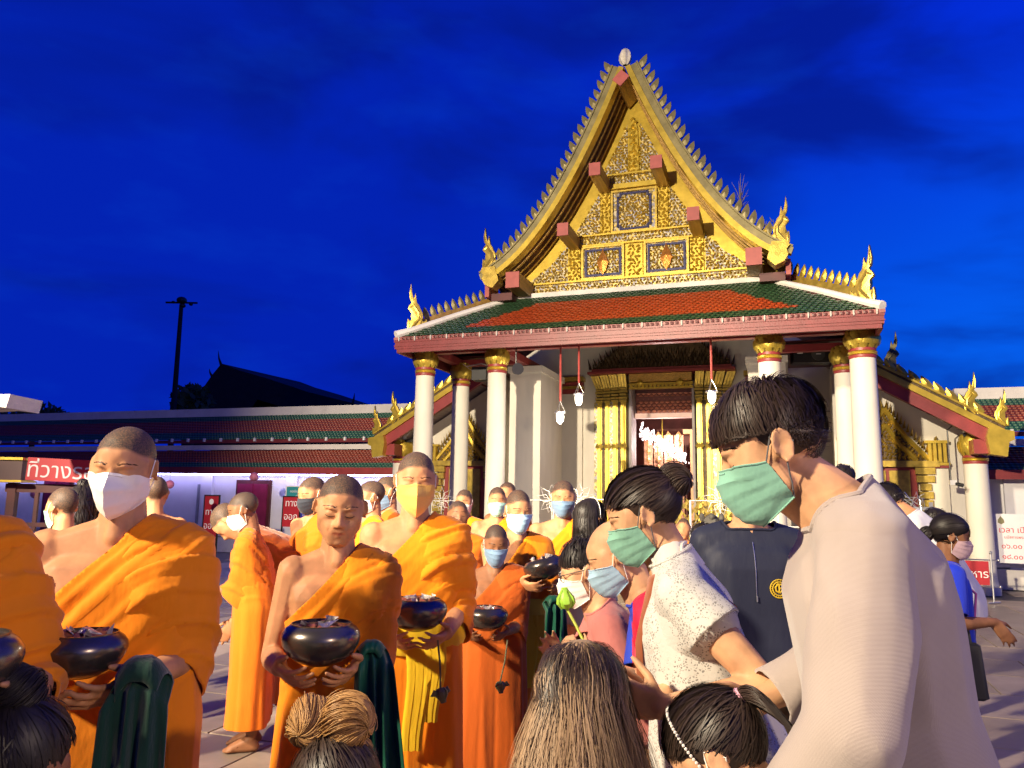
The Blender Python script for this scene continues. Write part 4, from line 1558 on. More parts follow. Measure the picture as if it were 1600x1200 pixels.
def cloth(name, col, **k):
    k.setdefault('rough', .82)
    k.setdefault('sheen', .15)
    k.setdefault('bump', .22)
    k.setdefault('bscale', 22)
    k.setdefault('spec', .25)
    k.setdefault('var', .14)
    k.setdefault('scale', 4)
    k.setdefault('stretch', (1, 1, .35))
    return mat(name, col, k.pop('rough'), 0, **k)


ROBE = [cloth('saffron_cotton', (.80, .235, .002)), cloth('deep_orange_cotton', (.62, .135, .002)), cloth('brown_orange_cotton', (.40, .075, .003))]  # the two darker robes carry shade mixed into their orange
MASKW = cloth('white_mask_fabric', (.80, .78, .74), bump=.08, bscale=90, var=.03)
MASKB = cloth('pale_blue_mask_fabric', (.34, .52, .68), bump=.08, bscale=90, var=.04)
MASKG = cloth('green_mask_fabric', (.22, .46, .36), bump=.12, bscale=60, var=.05)
MASKK = cloth('black_mask_fabric', (.03, .035, .05), bump=.1, bscale=90)
MASKY = cloth('amber_mask_fabric', (.72, .42, .10), bump=.1, bscale=90, var=.06)
MASKP = cloth('mauve_mask_fabric', (.55, .38, .42), bump=.1, bscale=90)
MASKT = cloth('mint_mask_fabric', (.36, .66, .56), bump=.1, bscale=90)
MASKS = cloth('slate_blue_mask_fabric', (.16, .26, .40), bump=.1, bscale=90)


def hair_mat(name, dark, light, rough, spec):
    m = bpy.data.materials.new(name)
    m.use_nodes = True
    t = m.node_tree
    b = t.nodes['Principled BSDF']
    b.inputs['Roughness'].default_value = rough
    b.inputs['Specular IOR Level'].default_value = spec
    at = t.nodes.new('ShaderNodeAttribute')
    at.attribute_name = 'tone'
    mx = t.nodes.new('ShaderNodeMix')
    mx.data_type = 'RGBA'
    mx.inputs[6].default_value = (*dark, 1)
    mx.inputs[7].default_value = (*light, 1)
    t.links.new(at.outputs['Fac'], mx.inputs[0])
    t.links.new(mx.outputs[2], b.inputs['Base Color'])
    return m


HAIRB = hair_mat('black_hair', (.008, .006, .006), (.028, .022, .020), .48, .35)
HAIRD = hair_mat('dark_brown_hair', (.014, .009, .007), (.075, .045, .032), .46, .4)
HAIRL = hair_mat('light_brown_hair', (.19, .115, .065), (.52, .36, .22), .5, .35)
HAIRO = hair_mat('golden_brown_hair', (.22, .10, .030), (.58, .34, .13), .5, .35)


def head_shape(mb, ear=True, female=False, detail=False):
    """head in its own space: origin between the ears, front -Y"""
    mb.ell((0, .016, .034), (.0755, .097, .086), None, 3)
    mb.ell((0, -.028, .036), (.064, .064, .062), None, 2)
    jw = .052 if not female else .047
    mb.hull([(-.046, -.052, -.018, .027), (.046, -.052, -.018, .027), (-.053, -.03, .022, .024), (.053, -.03, .022, .024), (-jw, -.01, -.066, .020), (jw, -.01, -.066, .020), (0, -.06, .02, .032)], 2)
    mb.hull([(-jw, -.010, -.066, .020), (jw, -.010, -.066, .020), (-.018, -.073, -.101, .017), (.018, -.073, -.101, .017), (-.022, -.07, -.05, .026), (.022, -.07, -.05, .026), (-.046, -.052, -.018, .024), (.046, -.052, -.018, .024)], 2)
    mb.hull([(0, -.084, .016, .0075), (0, -.109, -.028, .0095)], 2)
    mb.hull([(0, -.107, -.030, .0105), (-.0145, -.093, -.035, .0085), (.0145, -.093, -.035, .0085), (0, -.09, -.01, .010)], 2)
    for sx_ in (-1, 1):
        mb.tube([(sx_ * .010, -.085, .019), (sx_ * .030, -.0845, .0255), (sx_ * .050, -.066, .022)], [.0075, .0085, .006], 7)
        mb.ell((sx_ * .0315, -.0735, .0035), (.0165, .0125, .0105), None, 2)
        if ear:
            rt = Matrix.Rotation(sx_ * R(22), 4, 'Z') @ Matrix.Rotation(R(-10), 4, 'X')
            mb.ell((sx_ * .0805, .016, -.004), (.0065, .019, .031), rt, 2)
            mb.ell((sx_ * .075, .003, -.01), (.010, .010, .016), rt, 2)
            pts = [Vector((sx_ * .0855, .016, -.004)) + rt.to_3x3() @ Vector((0, .0185 * math.cos(a), .030 * math.sin(a))) for a in np.linspace(-1.9, 3.6, 14)]
            mb.tube(pts, .0045, 6)
    mb.tube([(-.024, -.0835, -.064), (-.010, -.0935, -.0595), (0, -.0945, -.0615), (.010, -.0935, -.0595), (.024, -.0835, -.064)], [.003, .0058, .0052, .0058, .003], 7)
    mb.tube([(-.022, -.083, -.0675), (0, -.0925, -.0725), (.022, -.083, -.0675)], [.003, .0072, .003], 7)
    mb.ell((0, -.083, -.100), (.017, .012, .013), None, 2)


def unit(v):
    v = Vector(v)
    return v.normalized() if v.length > 1e-9 else Vector((0, 0, 1))


class Person:
    def __init__(s, px, py, Y, rz, label, lean=0, hp=0, hy=0, hr=0, g=1.0, sh=1.0, S=None, pz=None, L=None, Rr=None, voxel=.007, sk=SK_M, group=None, female=False, stubble=True, hk=1.0, legs=True, polL=None, polR=None, smooth=4, nodetail=False, nk=0, bowlpx=None, at=None):
        s.rz = R(rz)
        s.g, s.sk, s.stubble, s.female, s.nodetail = g, sk, stubble, female, nodetail
        s.lean, s.sb = R(lean), .168 * sh
        s.hl = Vector(at or P(px, py, Y))
        hq = Matrix.Rotation(R(hy), 4, 'Z') @ Matrix.Rotation(R(hp), 4, 'X') @ Matrix.Rotation(R(hr), 4, 'Y')
        neck = s.bend(Vector((0, .012, 1.375)))
        mid = Matrix.Rotation(s.lean * .55 + R(hp) * .45 + R(nk), 4, 'X') @ Vector((0, -.012, .118 + .055 * hk))
        hc = neck + mid
        if pz is None and S is None:
            s.S = s.hl.z / hc.z
            s.dz = 0
        else:
            s.S = S or 1.0
            s.dz = s.hl.z - hc.z * s.S
        s.kneel = pz is not None
        base = Matrix.Rotation(s.rz, 4, 'Z') @ (hc * s.S)
        s.root = empty('person', (s.hl.x - base.x, s.hl.y - base.y, 0), s.rz, label=label, cat='person', group=group)
        s.W = Matrix.Translation(s.root.location) @ Matrix.Rotation(s.rz, 4, 'Z')
        vr = np.random.default_rng(int(abs(px) * 7 + abs(py) * 13) + 1).uniform(-1, 1, 3)
        s.HM = Matrix.Translation(hc) @ hq @ Matrix.Diagonal((hk * (1 + .045 * vr[0]), hk * (1 + .03 * vr[1]), hk * (1 + .045 * vr[2]), 1))
        s.neck, s.hc, s.hk = neck, hc, hk
        s.full = Matrix.Translation((0, 0, s.dz)) @ Matrix.Scale(s.S, 4)      # model -> person local
        s.J = {}
        if bowlpx:
            s.bc = s.tomodel(P(*bowlpx[:3]))
            h_ = hold(s.bc, bowlpx[3] * .98 / s.S)
            L, Rr = h_['L'], h_['Rr']
        for sd, tgt, pol in ((1, L, polL), (-1, Rr, polR)):
            sj = s.bend(Vector((sd * s.sb, .005, 1.325)))
            tgt = tgt or dict(w=(sd * (s.sb + .07), -.04 - .45 * math.sin(s.lean), 1.325 - .49 - .2 * math.sin(s.lean)))
            if 'px' in tgt:
                w = s.tomodel(P(*tgt['px']))
            else:
                w = Vector(tgt['w'])
            if 'ppx' in tgt:
                pol = s.tomodel(P(*tgt['ppx'])) - (sj + w) / 2
            l1, l2 = .285, .25
            d = w - sj
            if d.length > l1 + l2 - .004:
                w = sj + d.normalized() * (l1 + l2 - .004)
                d = w - sj
            a = (l1 * l1 - l2 * l2 + d.length_squared) / (2 * d.length)
            h = math.sqrt(max(0, l1 * l1 - a * a))
            pole = Vector(pol or (sd * .22, .45, -.8))
            pn = pole - d.normalized() * pole.dot(d.normalized())
            e_ = sj + d.normalized() * a + pn.normalized() * h
            s.J[sd] = dict(s=sj, e=e_, w=w, t=tgt)
        s.vox = voxel
        s.body(voxel, smooth, legs)

    def tomodel(s, w):
        return s.full.inverted() @ (s.W.inverted() @ Vector(w))

    def bend(s, p):
        p = Vector(p)
        f = min(1, max(0, (p.z - .86) / .22))
        q = p - Vector((0, 0, .88))
        return Matrix.Rotation(s.lean * f, 4, 'X') @ q + Vector((0, 0, .88))

    def sph(s, x, y, z, r):
        p = s.bend((x, y, z))
        return (p.x, p.y, p.z, r)

    def hand(s, mb, sd):
        j = s.J[sd]
        t_ = j['t']
        w = j['w']
        f = unit(t_.get('f', w - j['e']))
        n = Vector(t_.get('n', (-sd, 0, 0)))
        n = unit(n - f * n.dot(f))
        t = f.cross(n) if sd < 0 else n.cross(f)
        c = t_.get('c', (.25, .35, .3))
        k = t_.get('k', 1.0)
        sp = t_.get('sp', 1.0)
        mb.hull([(*(w + t * .016 * k), .017 * k), (*(w - t * .016 * k), .016 * k), (*(w + f * .082 * k + t * .028 * k), .0125 * k), (*(w + f * .076 * k - t * .028 * k), .012 * k), (*(w + f * .05 * k - n * -.004), .018 * k)], 1)
        for i, (o, b0, ls) in enumerate(((.0305, .084, (.043, .026, .021)), (.0105, .088, (.047, .029, .022)), (-.010, .085, (.043, .027, .021)), (-.0295, .077, (.034, .021, .019)))):
            p = w + f * b0 * k + t * o * k
            th = 0
            pts = [p]
            fan = f + t * (o * 4.0 * sp)
            fan.normalize()
            for a, l in zip(c, ls):
                th += a
                p = p + (fan * math.cos(th) + n * math.sin(th)) * l * k
                pts.append(p)
            r0 = .0092 if i < 3 else .008
            mb.tube(pts, [r0 * k, r0 * .95 * k, r0 * .88 * k, r0 * .72 * k], 7)
            for q in pts[1:]:
                mb.ell(q, (r0 * .86 * k,) * 3, None, 1)
        p = w + f * .02 * k + t * .026 * k
        tt = t_.get('th', .55)
        d1 = unit(f * .75 + t * .75 + n * tt)
        d2 = unit(f * .95 + t * .35 + n * tt * 1.2)
        pts = [p, p + d1 * .042 * k, p + d1 * .042 * k + d2 * .032 * k, p + d1 * .042 * k + d2 * .06 * k]
        mb.tube(pts, [.015 * k, .0115 * k, .0105 * k, .0075 * k], 7)
        mb.ell(pts[-1], (.0085 * k,) * 3, None, 1)

    def body(s, voxel, smooth, legs):
        mb = MB()
        g = s.g
        sp = s.sph
        mb.hull([sp(-.09 * g, .005, 1.235, .098), sp(.09 * g, .005, 1.235, .098), sp(-.082 * g, 0, 1.08, .09 * g), sp(.082 * g, 0, 1.08, .09 * g)], 2)
        mb.hull([sp(-.082 * g, 0, 1.08, .09 * g), sp(.082 * g, 0, 1.08, .09 * g), sp(-.085 * g, 0, .92, .10 * g), sp(.085 * g, 0, .92, .10 * g)], 2)
        mb.hull([sp(0, .015, 1.375, .052), sp(-s.sb * .82, .008, 1.33, .046), sp(s.sb * .82, .008, 1.33, .046), sp(0, .02, 1.25, .09)], 2)
        for sd in (-1, 1):
            j = s.J[sd]
            A, E_, W_ = j['s'], j['e'], j['w']
            mb.hull([(*A, .056), (*A.lerp(E_, .45), .046 * (g * .5 + .5)), sp(sd * s.sb * .7, .005, 1.25, .05)], 2)
            mb.hull([(*A, .055), (*A.lerp(E_, .4), .047 * (g * .5 + .5)), (*E_, .037)], 2)
            mb.hull([(*E_, .037), (*E_.lerp(W_, .3), .039), (*W_, .025)], 2)
            s.hand(mb, sd)
            if legs and not s.kneel:
                mb.hull([(sd * .085, 0, .88, .088), (sd * .09, -.01, .5, .054)], 2)
                mb.hull([(sd * .09, -.01, .48, .053), (sd * .09, .015, .34, .052), (sd * .09, .02, .1, .034)], 2)
                mb.hull([(sd * .09, .045, .034, .032), (sd * .09, .01, .07, .034), (sd * .098, -.10, .026, .026), (sd * .075, -.10, .028, .026), (sd * .09, -.05, .05, .03)], 1)
                for k, (x, y) in enumerate(((.066, -.142), (.083, -.147), (.096, -.142), (.107, -.134), (.117, -.122))):
                    mb.hull([(sd * x, y + .03, .02, .012), (sd * x, y, .014, .0115 if k else .0145)], 1)
            elif s.kneel:
                zz = max(.12, .88 - .0)
                lo = (-s.dz) / s.S          # model height of the ground
                mb.hull([(sd * .09, 0, .88, .09), (sd * .12, -.36, lo + .09, .06)], 2)
                mb.hull([(sd * .12, -.36, lo + .07, .055), (sd * .1, .06, lo + .06, .04)], 2)
                mb.hull([(sd * .1, .06, lo + .05, .035), (sd * .1, .2, lo + .03, .025)], 1)
        hb = MB()
        head_shape(hb, True, s.female)
        hv = np.concatenate(hb.v)
        M3 = np.array(s.HM.to_3x3())
        hv = hv @ M3.T + np.array(s.HM.translation)
        mb.add(hv, hb.f)
        nb_ = s.HM @ Vector((0, .022, -.06))
        mb.hull([(*s.neck, .058 * (g * .4 + .6)), (*(s.bend((0, .012, 1.33))), .07), (*nb_, .050 * s.hk)], 2)
        jaw = s.HM @ Vector((0, -.025, -.085))
        mb.hull([(*s.bend((0, -.035, 1.36)), .03), (*nb_, .045 * s.hk), (*jaw, .022)], 2)
        mb.v = [np.concatenate(mb.v) * s.S + np.array((0, 0, s.dz))]
        s.mbody = None
        remesh_later(mb, voxel, smooth, s.finish, .28 if voxel < .0068 else .33)

    def hloc(s, V):
        """person-local points into head space"""
        Mi = np.array((s.full @ s.HM).inverted())
        return V @ Mi[:3, :3].T + Mi[:3, 3]

    def finish(s, me):
        me.name = 'body'
        me.materials.append(s.sk)
        V = coords(me)
        h = s.hloc(V)
        ax_ = np.abs(h[:, 0])
        push = .0042 * np.exp(-((ax_ - .017) / .008) ** 2 - ((h[:, 2] - .008) / .008) ** 2) + .0028 * np.exp(-((ax_ - .036) / .014) ** 2 - ((h[:, 2] - .0155) / .0035) ** 2) + .0022 * np.exp(-((ax_ - .033) / .014) ** 2 - ((h[:, 2] + .017) / .005) ** 2)
        push = push + .0030 * np.exp(-((ax_ - .0275 - (-.040 - h[:, 2]) * .35) / .0055) ** 2) * np.exp(-((h[:, 2] + .052) / .016) ** 2) + .0035 * np.exp(-((h[:, 2] + .0662) / .0035) ** 2) * np.exp(-(h[:, 0] / .022) ** 2)
        push0 = push
        push = push * ((h[:, 1] < -.045) & (np.linalg.norm(h, axis=1) < .2))
        dv_ = np.array(((s.full @ s.HM).to_3x3() @ Vector((0, 1, 0)))[:])
        V = V + push[:, None] * dv_
        dx_ = np.array(((s.full @ s.HM).to_3x3() @ Vector((1, 0, 0)))[:])
        ear_ = .0075 * np.exp(-((h[:, 1] - .014) / .009) ** 2 - ((h[:, 2] + .004) / .013) ** 2) * (ax_ > .073) * (np.linalg.norm(h, axis=1) < .2)
        V = V - (ear_ * np.sign(h[:, 0]))[:, None] * dx_
        setco(me, V)
        y, z, x = h[:, 1], h[:, 2], np.abs(h[:, 0])
        near = (np.linalg.norm(h, axis=1) < .2)
        hl = np.interp(y, [-.12, -.07, -.045, -.02, .01, .035, .06, .12], [.078, .070, .050, .040, .030, -.005, -.05, -.06])
        st = sstep(-.006, .008, z - hl) * near * (x < .086) if s.stubble else np.zeros(len(V))
        a = me.attributes.new('stubble', 'FLOAT', 'POINT')
        a.data.foreach_set('value', st.astype(np.float32))
        lip = np.exp(-((z + .066) / .0075) ** 2) * np.exp(-(h[:, 0] / .020) ** 2) * (y < -.074) * near
        a = me.attributes.new('lip', 'FLOAT', 'POINT')
        a.data.foreach_set('value', np.clip(lip * 1.3, 0, 1).astype(np.float32))
        s.mbody = link('body', me, s.root)
        bv = BVHTree.FromPolygons([Vector(p) for p in V], [list(p.vertices) for p in me.polygons])
        s.bvh = bv
        if not s.nodetail:
            for sd in (-1, 1):
                s.brow(sd)
                s.face_line([(sd * .0165, -.0030), (sd * .024, -.0065), (sd * .033, -.0078), (sd * .042, -.0055), (sd * .048, -.0015)], [.0008, .0013, .0015, .0014, .0007], 'eyelashes', HAIRB, .0002)
        for fn in getattr(s, 'todo', []):
            fn()

    def surf(s, hx, hz, off):
        M = s.full @ s.HM
        o = M @ Vector((hx, -.3, hz))
        d = (M.to_3x3() @ Vector((0, 1, 0))).normalized()
        hit = s.bvh.ray_cast(o, d)
        if hit[0] is None:
            return M @ Vector((hx, -.06, hz))
        return hit[0] - d * off * s.S

    def face_line(s, pts, r, name, m_, off):
        q = MB().tube([s.surf(x, z, off) for x, z in pts], [k * s.S * s.hk for k in r], 5)
        q.build(name, m_, s.root, True)

    def brow(s, sd):
        q = MB()
        rr = np.random.default_rng(5)
        for k in range(26):
            t = k / 25
            x = .012 + .040 * t
            z = .0292 + .0030 * math.sin(min(1, t * 1.25) * PI * .62) - .010 * max(0, t - .55)
            z += rr.uniform(-.0032, .0032) * (1 - .6 * t)
            a = rr.uniform(-.2, .5) * (1 - t) + .1 - .5 * t
            l = .0075
            p0, p1 = s.surf(sd * x, z, .0002), s.surf(sd * (x + l * math.cos(a)), z + l * math.sin(a), .0010)
            r = .00075 * s.S * s.hk
            q.tube([p0, p1], [r, r * .5], 3, caps=False)
        q.build('eyebrow', HAIRB, s.root, True)

    def later(s, fn):
        s.__dict__.setdefault('todo', []).append(fn)

    # ---------------- face mask with ear loops
    def mask(s, m_, style='flat', loops=MASKW, drop=0.0, sc=1.0):
        def go():
            M = s.full @ s.HM
            nu, nv = 19, 21
            cen_y = np.interp(np.linspace(0, 1, nv), [0, .25, .55, .85, 1], [-.103, -.124, -.119, -.103, -.075])
            cen_z = np.interp(np.linspace(0, 1, nv), [0, .25, .55, .85, 1], [-.002, -.030, -.068, -.108, -.124])
            if style == 'tent':
                cen_y = np.interp(np.linspace(0, 1, nv), [0, .3, .6, .85, 1], [-.104, -.135, -.133, -.112, -.09])
                cen_z = np.interp(np.linspace(0, 1, nv), [0, .3, .6, .85, 1], [.010, -.028, -.075, -.118, -.132])
            cen_z = cen_z - drop
            pw = 1.25 if style == 'tent' else 2.0
            V = []
            for i in range(nv):
                b_ = i / (nv - 1)
                for k in range(nu):
                    a = -1 + 2 * k / (nu - 1)
                    w_ = abs(a) ** pw
                    ey, ez = -.022 + .018 * b_, -.020 - .075 * b_ - drop
                    x = (.069 - .012 * b_) * (math.sin(a * PI / 2) * .55 + a * .45) * sc
                    y = cen_y[i] * (1 - w_) + ey * w_
                    z = cen_z[i] * (1 - w_) + ez * w_
                    pl = (-.003 * (1 - abs(a)) * (math.exp(-((b_ - .36) / .05) ** 2) + math.exp(-((b_ - .68) / .05) ** 2))) if style == 'tent' else -.0050 * ((b_ * 3.6) % 1.0) * (1 - abs(a) ** 4) * (.15 < b_ < .86)
                    V.append(M @ Vector((x, y + pl, z)))
            for i, p in enumerate(V):
                loc, nrm, idx, dist = s.bvh.find_nearest(p)
                if loc is not None:
                    dd = (p - loc).dot(nrm)
                    if dd < .0045 * s.S:
                        V[i] = loc + nrm * .0045 * s.S
            # smooth once
            A = np.array([p[:] for p in V]).reshape(nv, nu, 3)
            B = A.copy()
            B[1:-1, 1:-1] = A[1:-1, 1:-1] * .5 + (A[:-2, 1:-1] + A[2:, 1:-1] + A[1:-1, :-2] + A[1:-1, 2:]) * .125
            if style == 'tent':
                B[:, nu // 2] = A[:, nu // 2]
            for _ in range(2):
                A = B.copy()
                B[1:-1, 1:-1] = A[1:-1, 1:-1] * .5 + (A[:-2, 1:-1] + A[2:, 1:-1] + A[1:-1, :-2] + A[1:-1, 2:]) * .125
                if style == 'tent':
                    B[:, nu // 2] = A[:, nu // 2]
                for i in range(nv):
                    for k in range(nu):
                        p = Vector(B[i, k])
                        loc, nrm, idx, dist = s.bvh.find_nearest(p)
                        if loc is not None and (p - loc).dot(nrm) < .003 * s.S:
                            B[i, k] = (loc + nrm * .003 * s.S)[:]
            hcw = np.array((M @ Vector((0, .03, -.05)))[:])
            for i in range(nv):                                    # pleats pressed into the cloth
                b_ = i / (nv - 1)
                for k in range(nu):
                    a = -1 + 2 * k / (nu - 1)
                    dr = B[i, k] - hcw
                    dr /= np.linalg.norm(dr)
                    if style == 'tent':
                        h_ = .0022 * (1 - abs(a)) * (math.exp(-((b_ - .35) / .04) ** 2) + math.exp(-((b_ - .66) / .04) ** 2))
                    else:
                        h_ = .0040 * ((b_ * 4.2) % 1.0) * (1 - abs(a) ** 6) * (.12 < b_ < .86) + .0015 * (b_ <= .12 or b_ >= .9)
                    B[i, k] += dr * h_ * s.S
            V = B.reshape(-1, 3)
            f = [(i * nu + k, i * nu + k + 1, (i + 1) * nu + k + 1, (i + 1) * nu + k) for i in range(nv - 1) for k in range(nu - 1)]
            q = MB().add(V, f)
            n = len(V)
            cx = np.array((M @ Vector((0, .0, -.04)))[:])
            inn = V + (cx - V) * .03
            ring = [k for k in range(nu)] + [i * nu + nu - 1 for i in range(1, nv)] + [(nv - 1) * nu + k for k in range(nu - 2, -1, -1)] + [i * nu for i in range(nv - 2, 0, -1)]
            q.add(inn, [])
            q.f += [(ring[i], ring[i] + n, ring[(i + 1) % len(ring)] + n, ring[(i + 1) % len(ring)]) for i in range(len(ring))]
            q.mi += [0] * len(ring)
            mo = q.build('face_mask', m_, s.root, True)
            for row in ((0, nv - 1) if style != 'tent' else ()):
                MB().tube([Vector(V[row * nu + k]) for k in range(nu)], .0018 * s.S, 5).build('mask_hem', m_, mo, True)
            MB().tube([Vector(V[nu + k]) for k in range(nu // 2 - 3, nu // 2 + 4)], .0020 * s.S, 5).build('nose_wire', m_, mo, True)
            for sd in (-1, 1):
                c0 = Vector(V[(nu - 1) if sd > 0 else 0])
                c1 = Vector(V[(nv - 1) * nu + (nu - 1 if sd > 0 else 0)])
                e0, e1, e2 = M @ Vector((sd * .081, .008, .027)), M @ Vector((sd * .079, .036, -.004)), M @ Vector((sd * .079, .010, -.036))

                def out(p):
                    loc, nrm, idx, dist = s.bvh.find_nearest(p)
                    if loc is not None and (p - loc).dot(nrm) < .0022 * s.S:
                        return loc + nrm * .0022 * s.S
                    return p
                pts = [c0] + [out(c0.lerp(e0, q_)) for q_ in (.2, .4, .6, .8, 1)] + [e1] + [out(c1.lerp(e2, q_)) for q_ in (1, .8, .6, .4, .2)] + [c1]
                MB().tube(pts, .0016 * s.S, 5).build('ear_loop', loops, mo, True)
        s.later(go)
        return s

    # ---------------- hair made of many thin locks over a cap
    def hair(s, m_, region, path, n, width=.0022, cap=None, seed=1, extra=None, seg=8, name='hair'):
        rr = np.random.default_rng(seed)
        M = s.full @ s.HM
        q = MB()
        tone = []
        for p, r in (cap or []):
            q.ell(M @ Vector(p), [k * s.S * s.hk for k in r], (M.to_3x3() * (1 / (s.S * s.hk))).to_4x4(), 3)
        C_ = np.array((0, .016, .032))
        RA = np.array((.080, .101, .092))
        cnt = 0
        tries = 0
        while cnt < n and tries < n * 12:
            tries += 1
            d = rr.normal(size=3)
            d /= np.linalg.norm(d)
            p = C_ + RA * d
            if not region(p, d):
                continue
            cnt += 1
            tn = float(np.clip(.45 + .13 * rr.normal() + .12 * lump(p, 90, 5.0), 0, 1))
            pts = path(p, d, rr)
            w = width * rr.uniform(.7, 1.4)
            k = len(pts)
            A = [M @ Vector(x) for x in pts]
            cw = M @ Vector(C_)
            vs = []
            for i, a in enumerate(A):
                t = (A[min(i + 1, k - 1)] - A[max(0, i - 1)])
                o = a - cw
                sd = t.cross(o)
                if sd.length < 1e-9:
                    sd = t.orthogonal()
                sd.normalize()
                nn_ = sd.cross(t).normalized()
                ww = w * s.S * (1 - .75 * (i / (k - 1)) ** 2.5)
                vs += [(a - sd * ww)[:], (a + sd * ww + nn_ * ww * .4)[:]]
            fs = []
            for i in range(k - 1):
                fs += [(2 * i, 2 * i + 2, 2 * i + 3, 2 * i + 1)]
            q.add(vs, fs)
            tone += [tn * (.75 + .35 * (i // 2) / k) for i in range(len(vs))]
        n_str = q.n - len(tone)
        if extra:
            extra(q, M)
        o = q.build(name, m_, s.root, 'all')
        V = coords(o.data)
        tv = np.clip(.45 + .22 * pnoise(V, 160, 3) + .10 * pnoise(V, 500, 4), 0, 1)
        tv[:n_str] = .38
        tv[n_str:n_str + len(tone)] = tone
        at = o.data.attributes.new('tone', 'FLOAT', 'POINT')
        at.data.foreach_set('value', tv.astype(np.float32))
        return o

    # ---------------- cloth shell: remeshed shape, folds, cuts, turned edge
    def shell(s, mb, name, m_, cuts, fold=None, voxel=.013, smooth=5, after=None, thick=.006, collar=None):
        mb.v = [np.concatenate(mb.v) * s.S + np.array((0, 0, s.dz))]

        def done(me):
            V, N = coords(me), normals(me)
            if fold is not None:
                mv = (V - np.array((0, 0, s.dz))) / s.S
                hgt = fold(mv)
                V = V + N * (hgt * s.S)[:, None]
                setco(me, V)
            b = bmesh.new()
            b.from_mesh(me)
            for cut in cuts:
                p, n = cut[:2]
                p = s.full @ Vector(p)
                if len(cut) > 2:                       # only around the neck
                    rr_ = cut[2] * s.S
                    fs_ = [f for f in b.faces if (f.calc_center_median() - p).length < rr_]
                    geo = list({v for f in fs_ for v in f.verts}) + list({e for f in fs_ for e in f.edges}) + fs_
                else:
                    geo = b.verts[:] + b.edges[:] + b.faces[:]
                bmesh.ops.bisect_plane(b, geom=geo, dist=1e-5, plane_co=p, plane_no=Vector(n).normalized(), clear_outer=True)
            be = [e for e in b.edges if e.is_boundary]
            for _ in range(10 if any(len(c) > 2 for c in cuts) else 2):      # even out the cut edge
                nb_ = {}
                for e in be:
                    for v in e.verts:
                        nb_.setdefault(v, []).append(e.other_vert(v).co.copy())
                for v, l in nb_.items():
                    if len(l) == 2:
                        v.co = v.co * .5 + (l[0] + l[1]) * .25
            b.normal_update()
            if collar is not None:
                loops_, left = [], set(be)
                while left:
                    e = left.pop()
                    lp = [e.verts[0], e.verts[1]]
                    while True:
                        nx = [q for q in lp[-1].link_edges if q in left]
                        if not nx:
                            break
                        left.discard(nx[0])
                        lp.append(nx[0].other_vert(lp[-1]))
                    loops_.append(lp)
                kc = s.full @ s.neck
                loops_ = [l for l in loops_ if len(l) > 12 and sum(((v.co - kc).length for v in l)) / len(l) < .16 * s.S]
                for l in loops_:
                    pts_ = [v.co.copy() for v in l][::2]
                    MB().tube(pts_ + [pts_[0]], collar * s.S, 7).build('neck_band', m_, s.root, True)
            if be:
                mp_ = {}
                for e in be:
                    for v in e.verts:
                        if v not in mp_:
                            mp_[v] = b.verts.new(v.co - v.normal * thick * s.S)
                for e in be:
                    l = e.link_loops[0]
                    v0, v1 = l.vert, l.link_loop_next.vert
                    f = b.faces.new((v1, v0, mp_[v0], mp_[v1]))
                    f.smooth = True
            for f in b.faces:
                f.smooth = True
            b.to_mesh(me)
            b.free()
            me.name = name
            for q in (m_ if isinstance(m_, (list, tuple)) else [m_]):
                me.materials.append(q)
            o = link(name, me, s.root)
            if after:
                after(o, me)
        remesh_later(mb, voxel, smooth, done)


def ridge(ph, sharp=1.5):
    return (1 - np.abs(np.sin(ph * .5))) ** sharp


def robe_folds(per, seed, dirv, amp=.011, wl=.055):
    d = np.array(unit(dirv)[:])
    e = np.array(unit(Vector(d).cross(Vector((0, 1, 0))))[:])

    def f(V):
        up = sstep(.92, 1.02, V[:, 2])
        u_ = V @ d
        Q = V - .78 * (V @ e)[:, None] * e
        n1, n2 = pnoise(Q, 6, seed), pnoise(Q, 15, seed + 1)
        m1 = .15 + .85 * sstep(-.5, .8, pnoise(V, 3.0, seed + 2))
        h1 = amp * m1 * (1.15 * ridge(u_ / wl * 2 * PI + 2.0 * n1, 2.0) - .8 * ridge(u_ / wl * 3.1 * PI + 2.4 * n1 + seed, 3.0) - .1)
        ang = np.arctan2(V[:, 0], -V[:, 1])
        Z = V * np.array((1, 1, .22))
        h2 = 1.5 * amp * (.25 + .75 * sstep(.95, .35, V[:, 2])) * (ridge(ang * 6 + 2.6 * pnoise(Z, 5, seed + 4) + V[:, 2] * 1.6, 1.6) - .55 * ridge(ang * 11 + 3 * pnoise(Z, 6, seed + 5), 2.6) - .2)
        lap = .011 * sstep(.0, .010, np.sin(u_ * 13 + .9 * n1 + seed) - .62)
        return up * (h1 + lap * (per.vox < .0068)) + (1 - up) * h2 + .0006 * n2
    return f


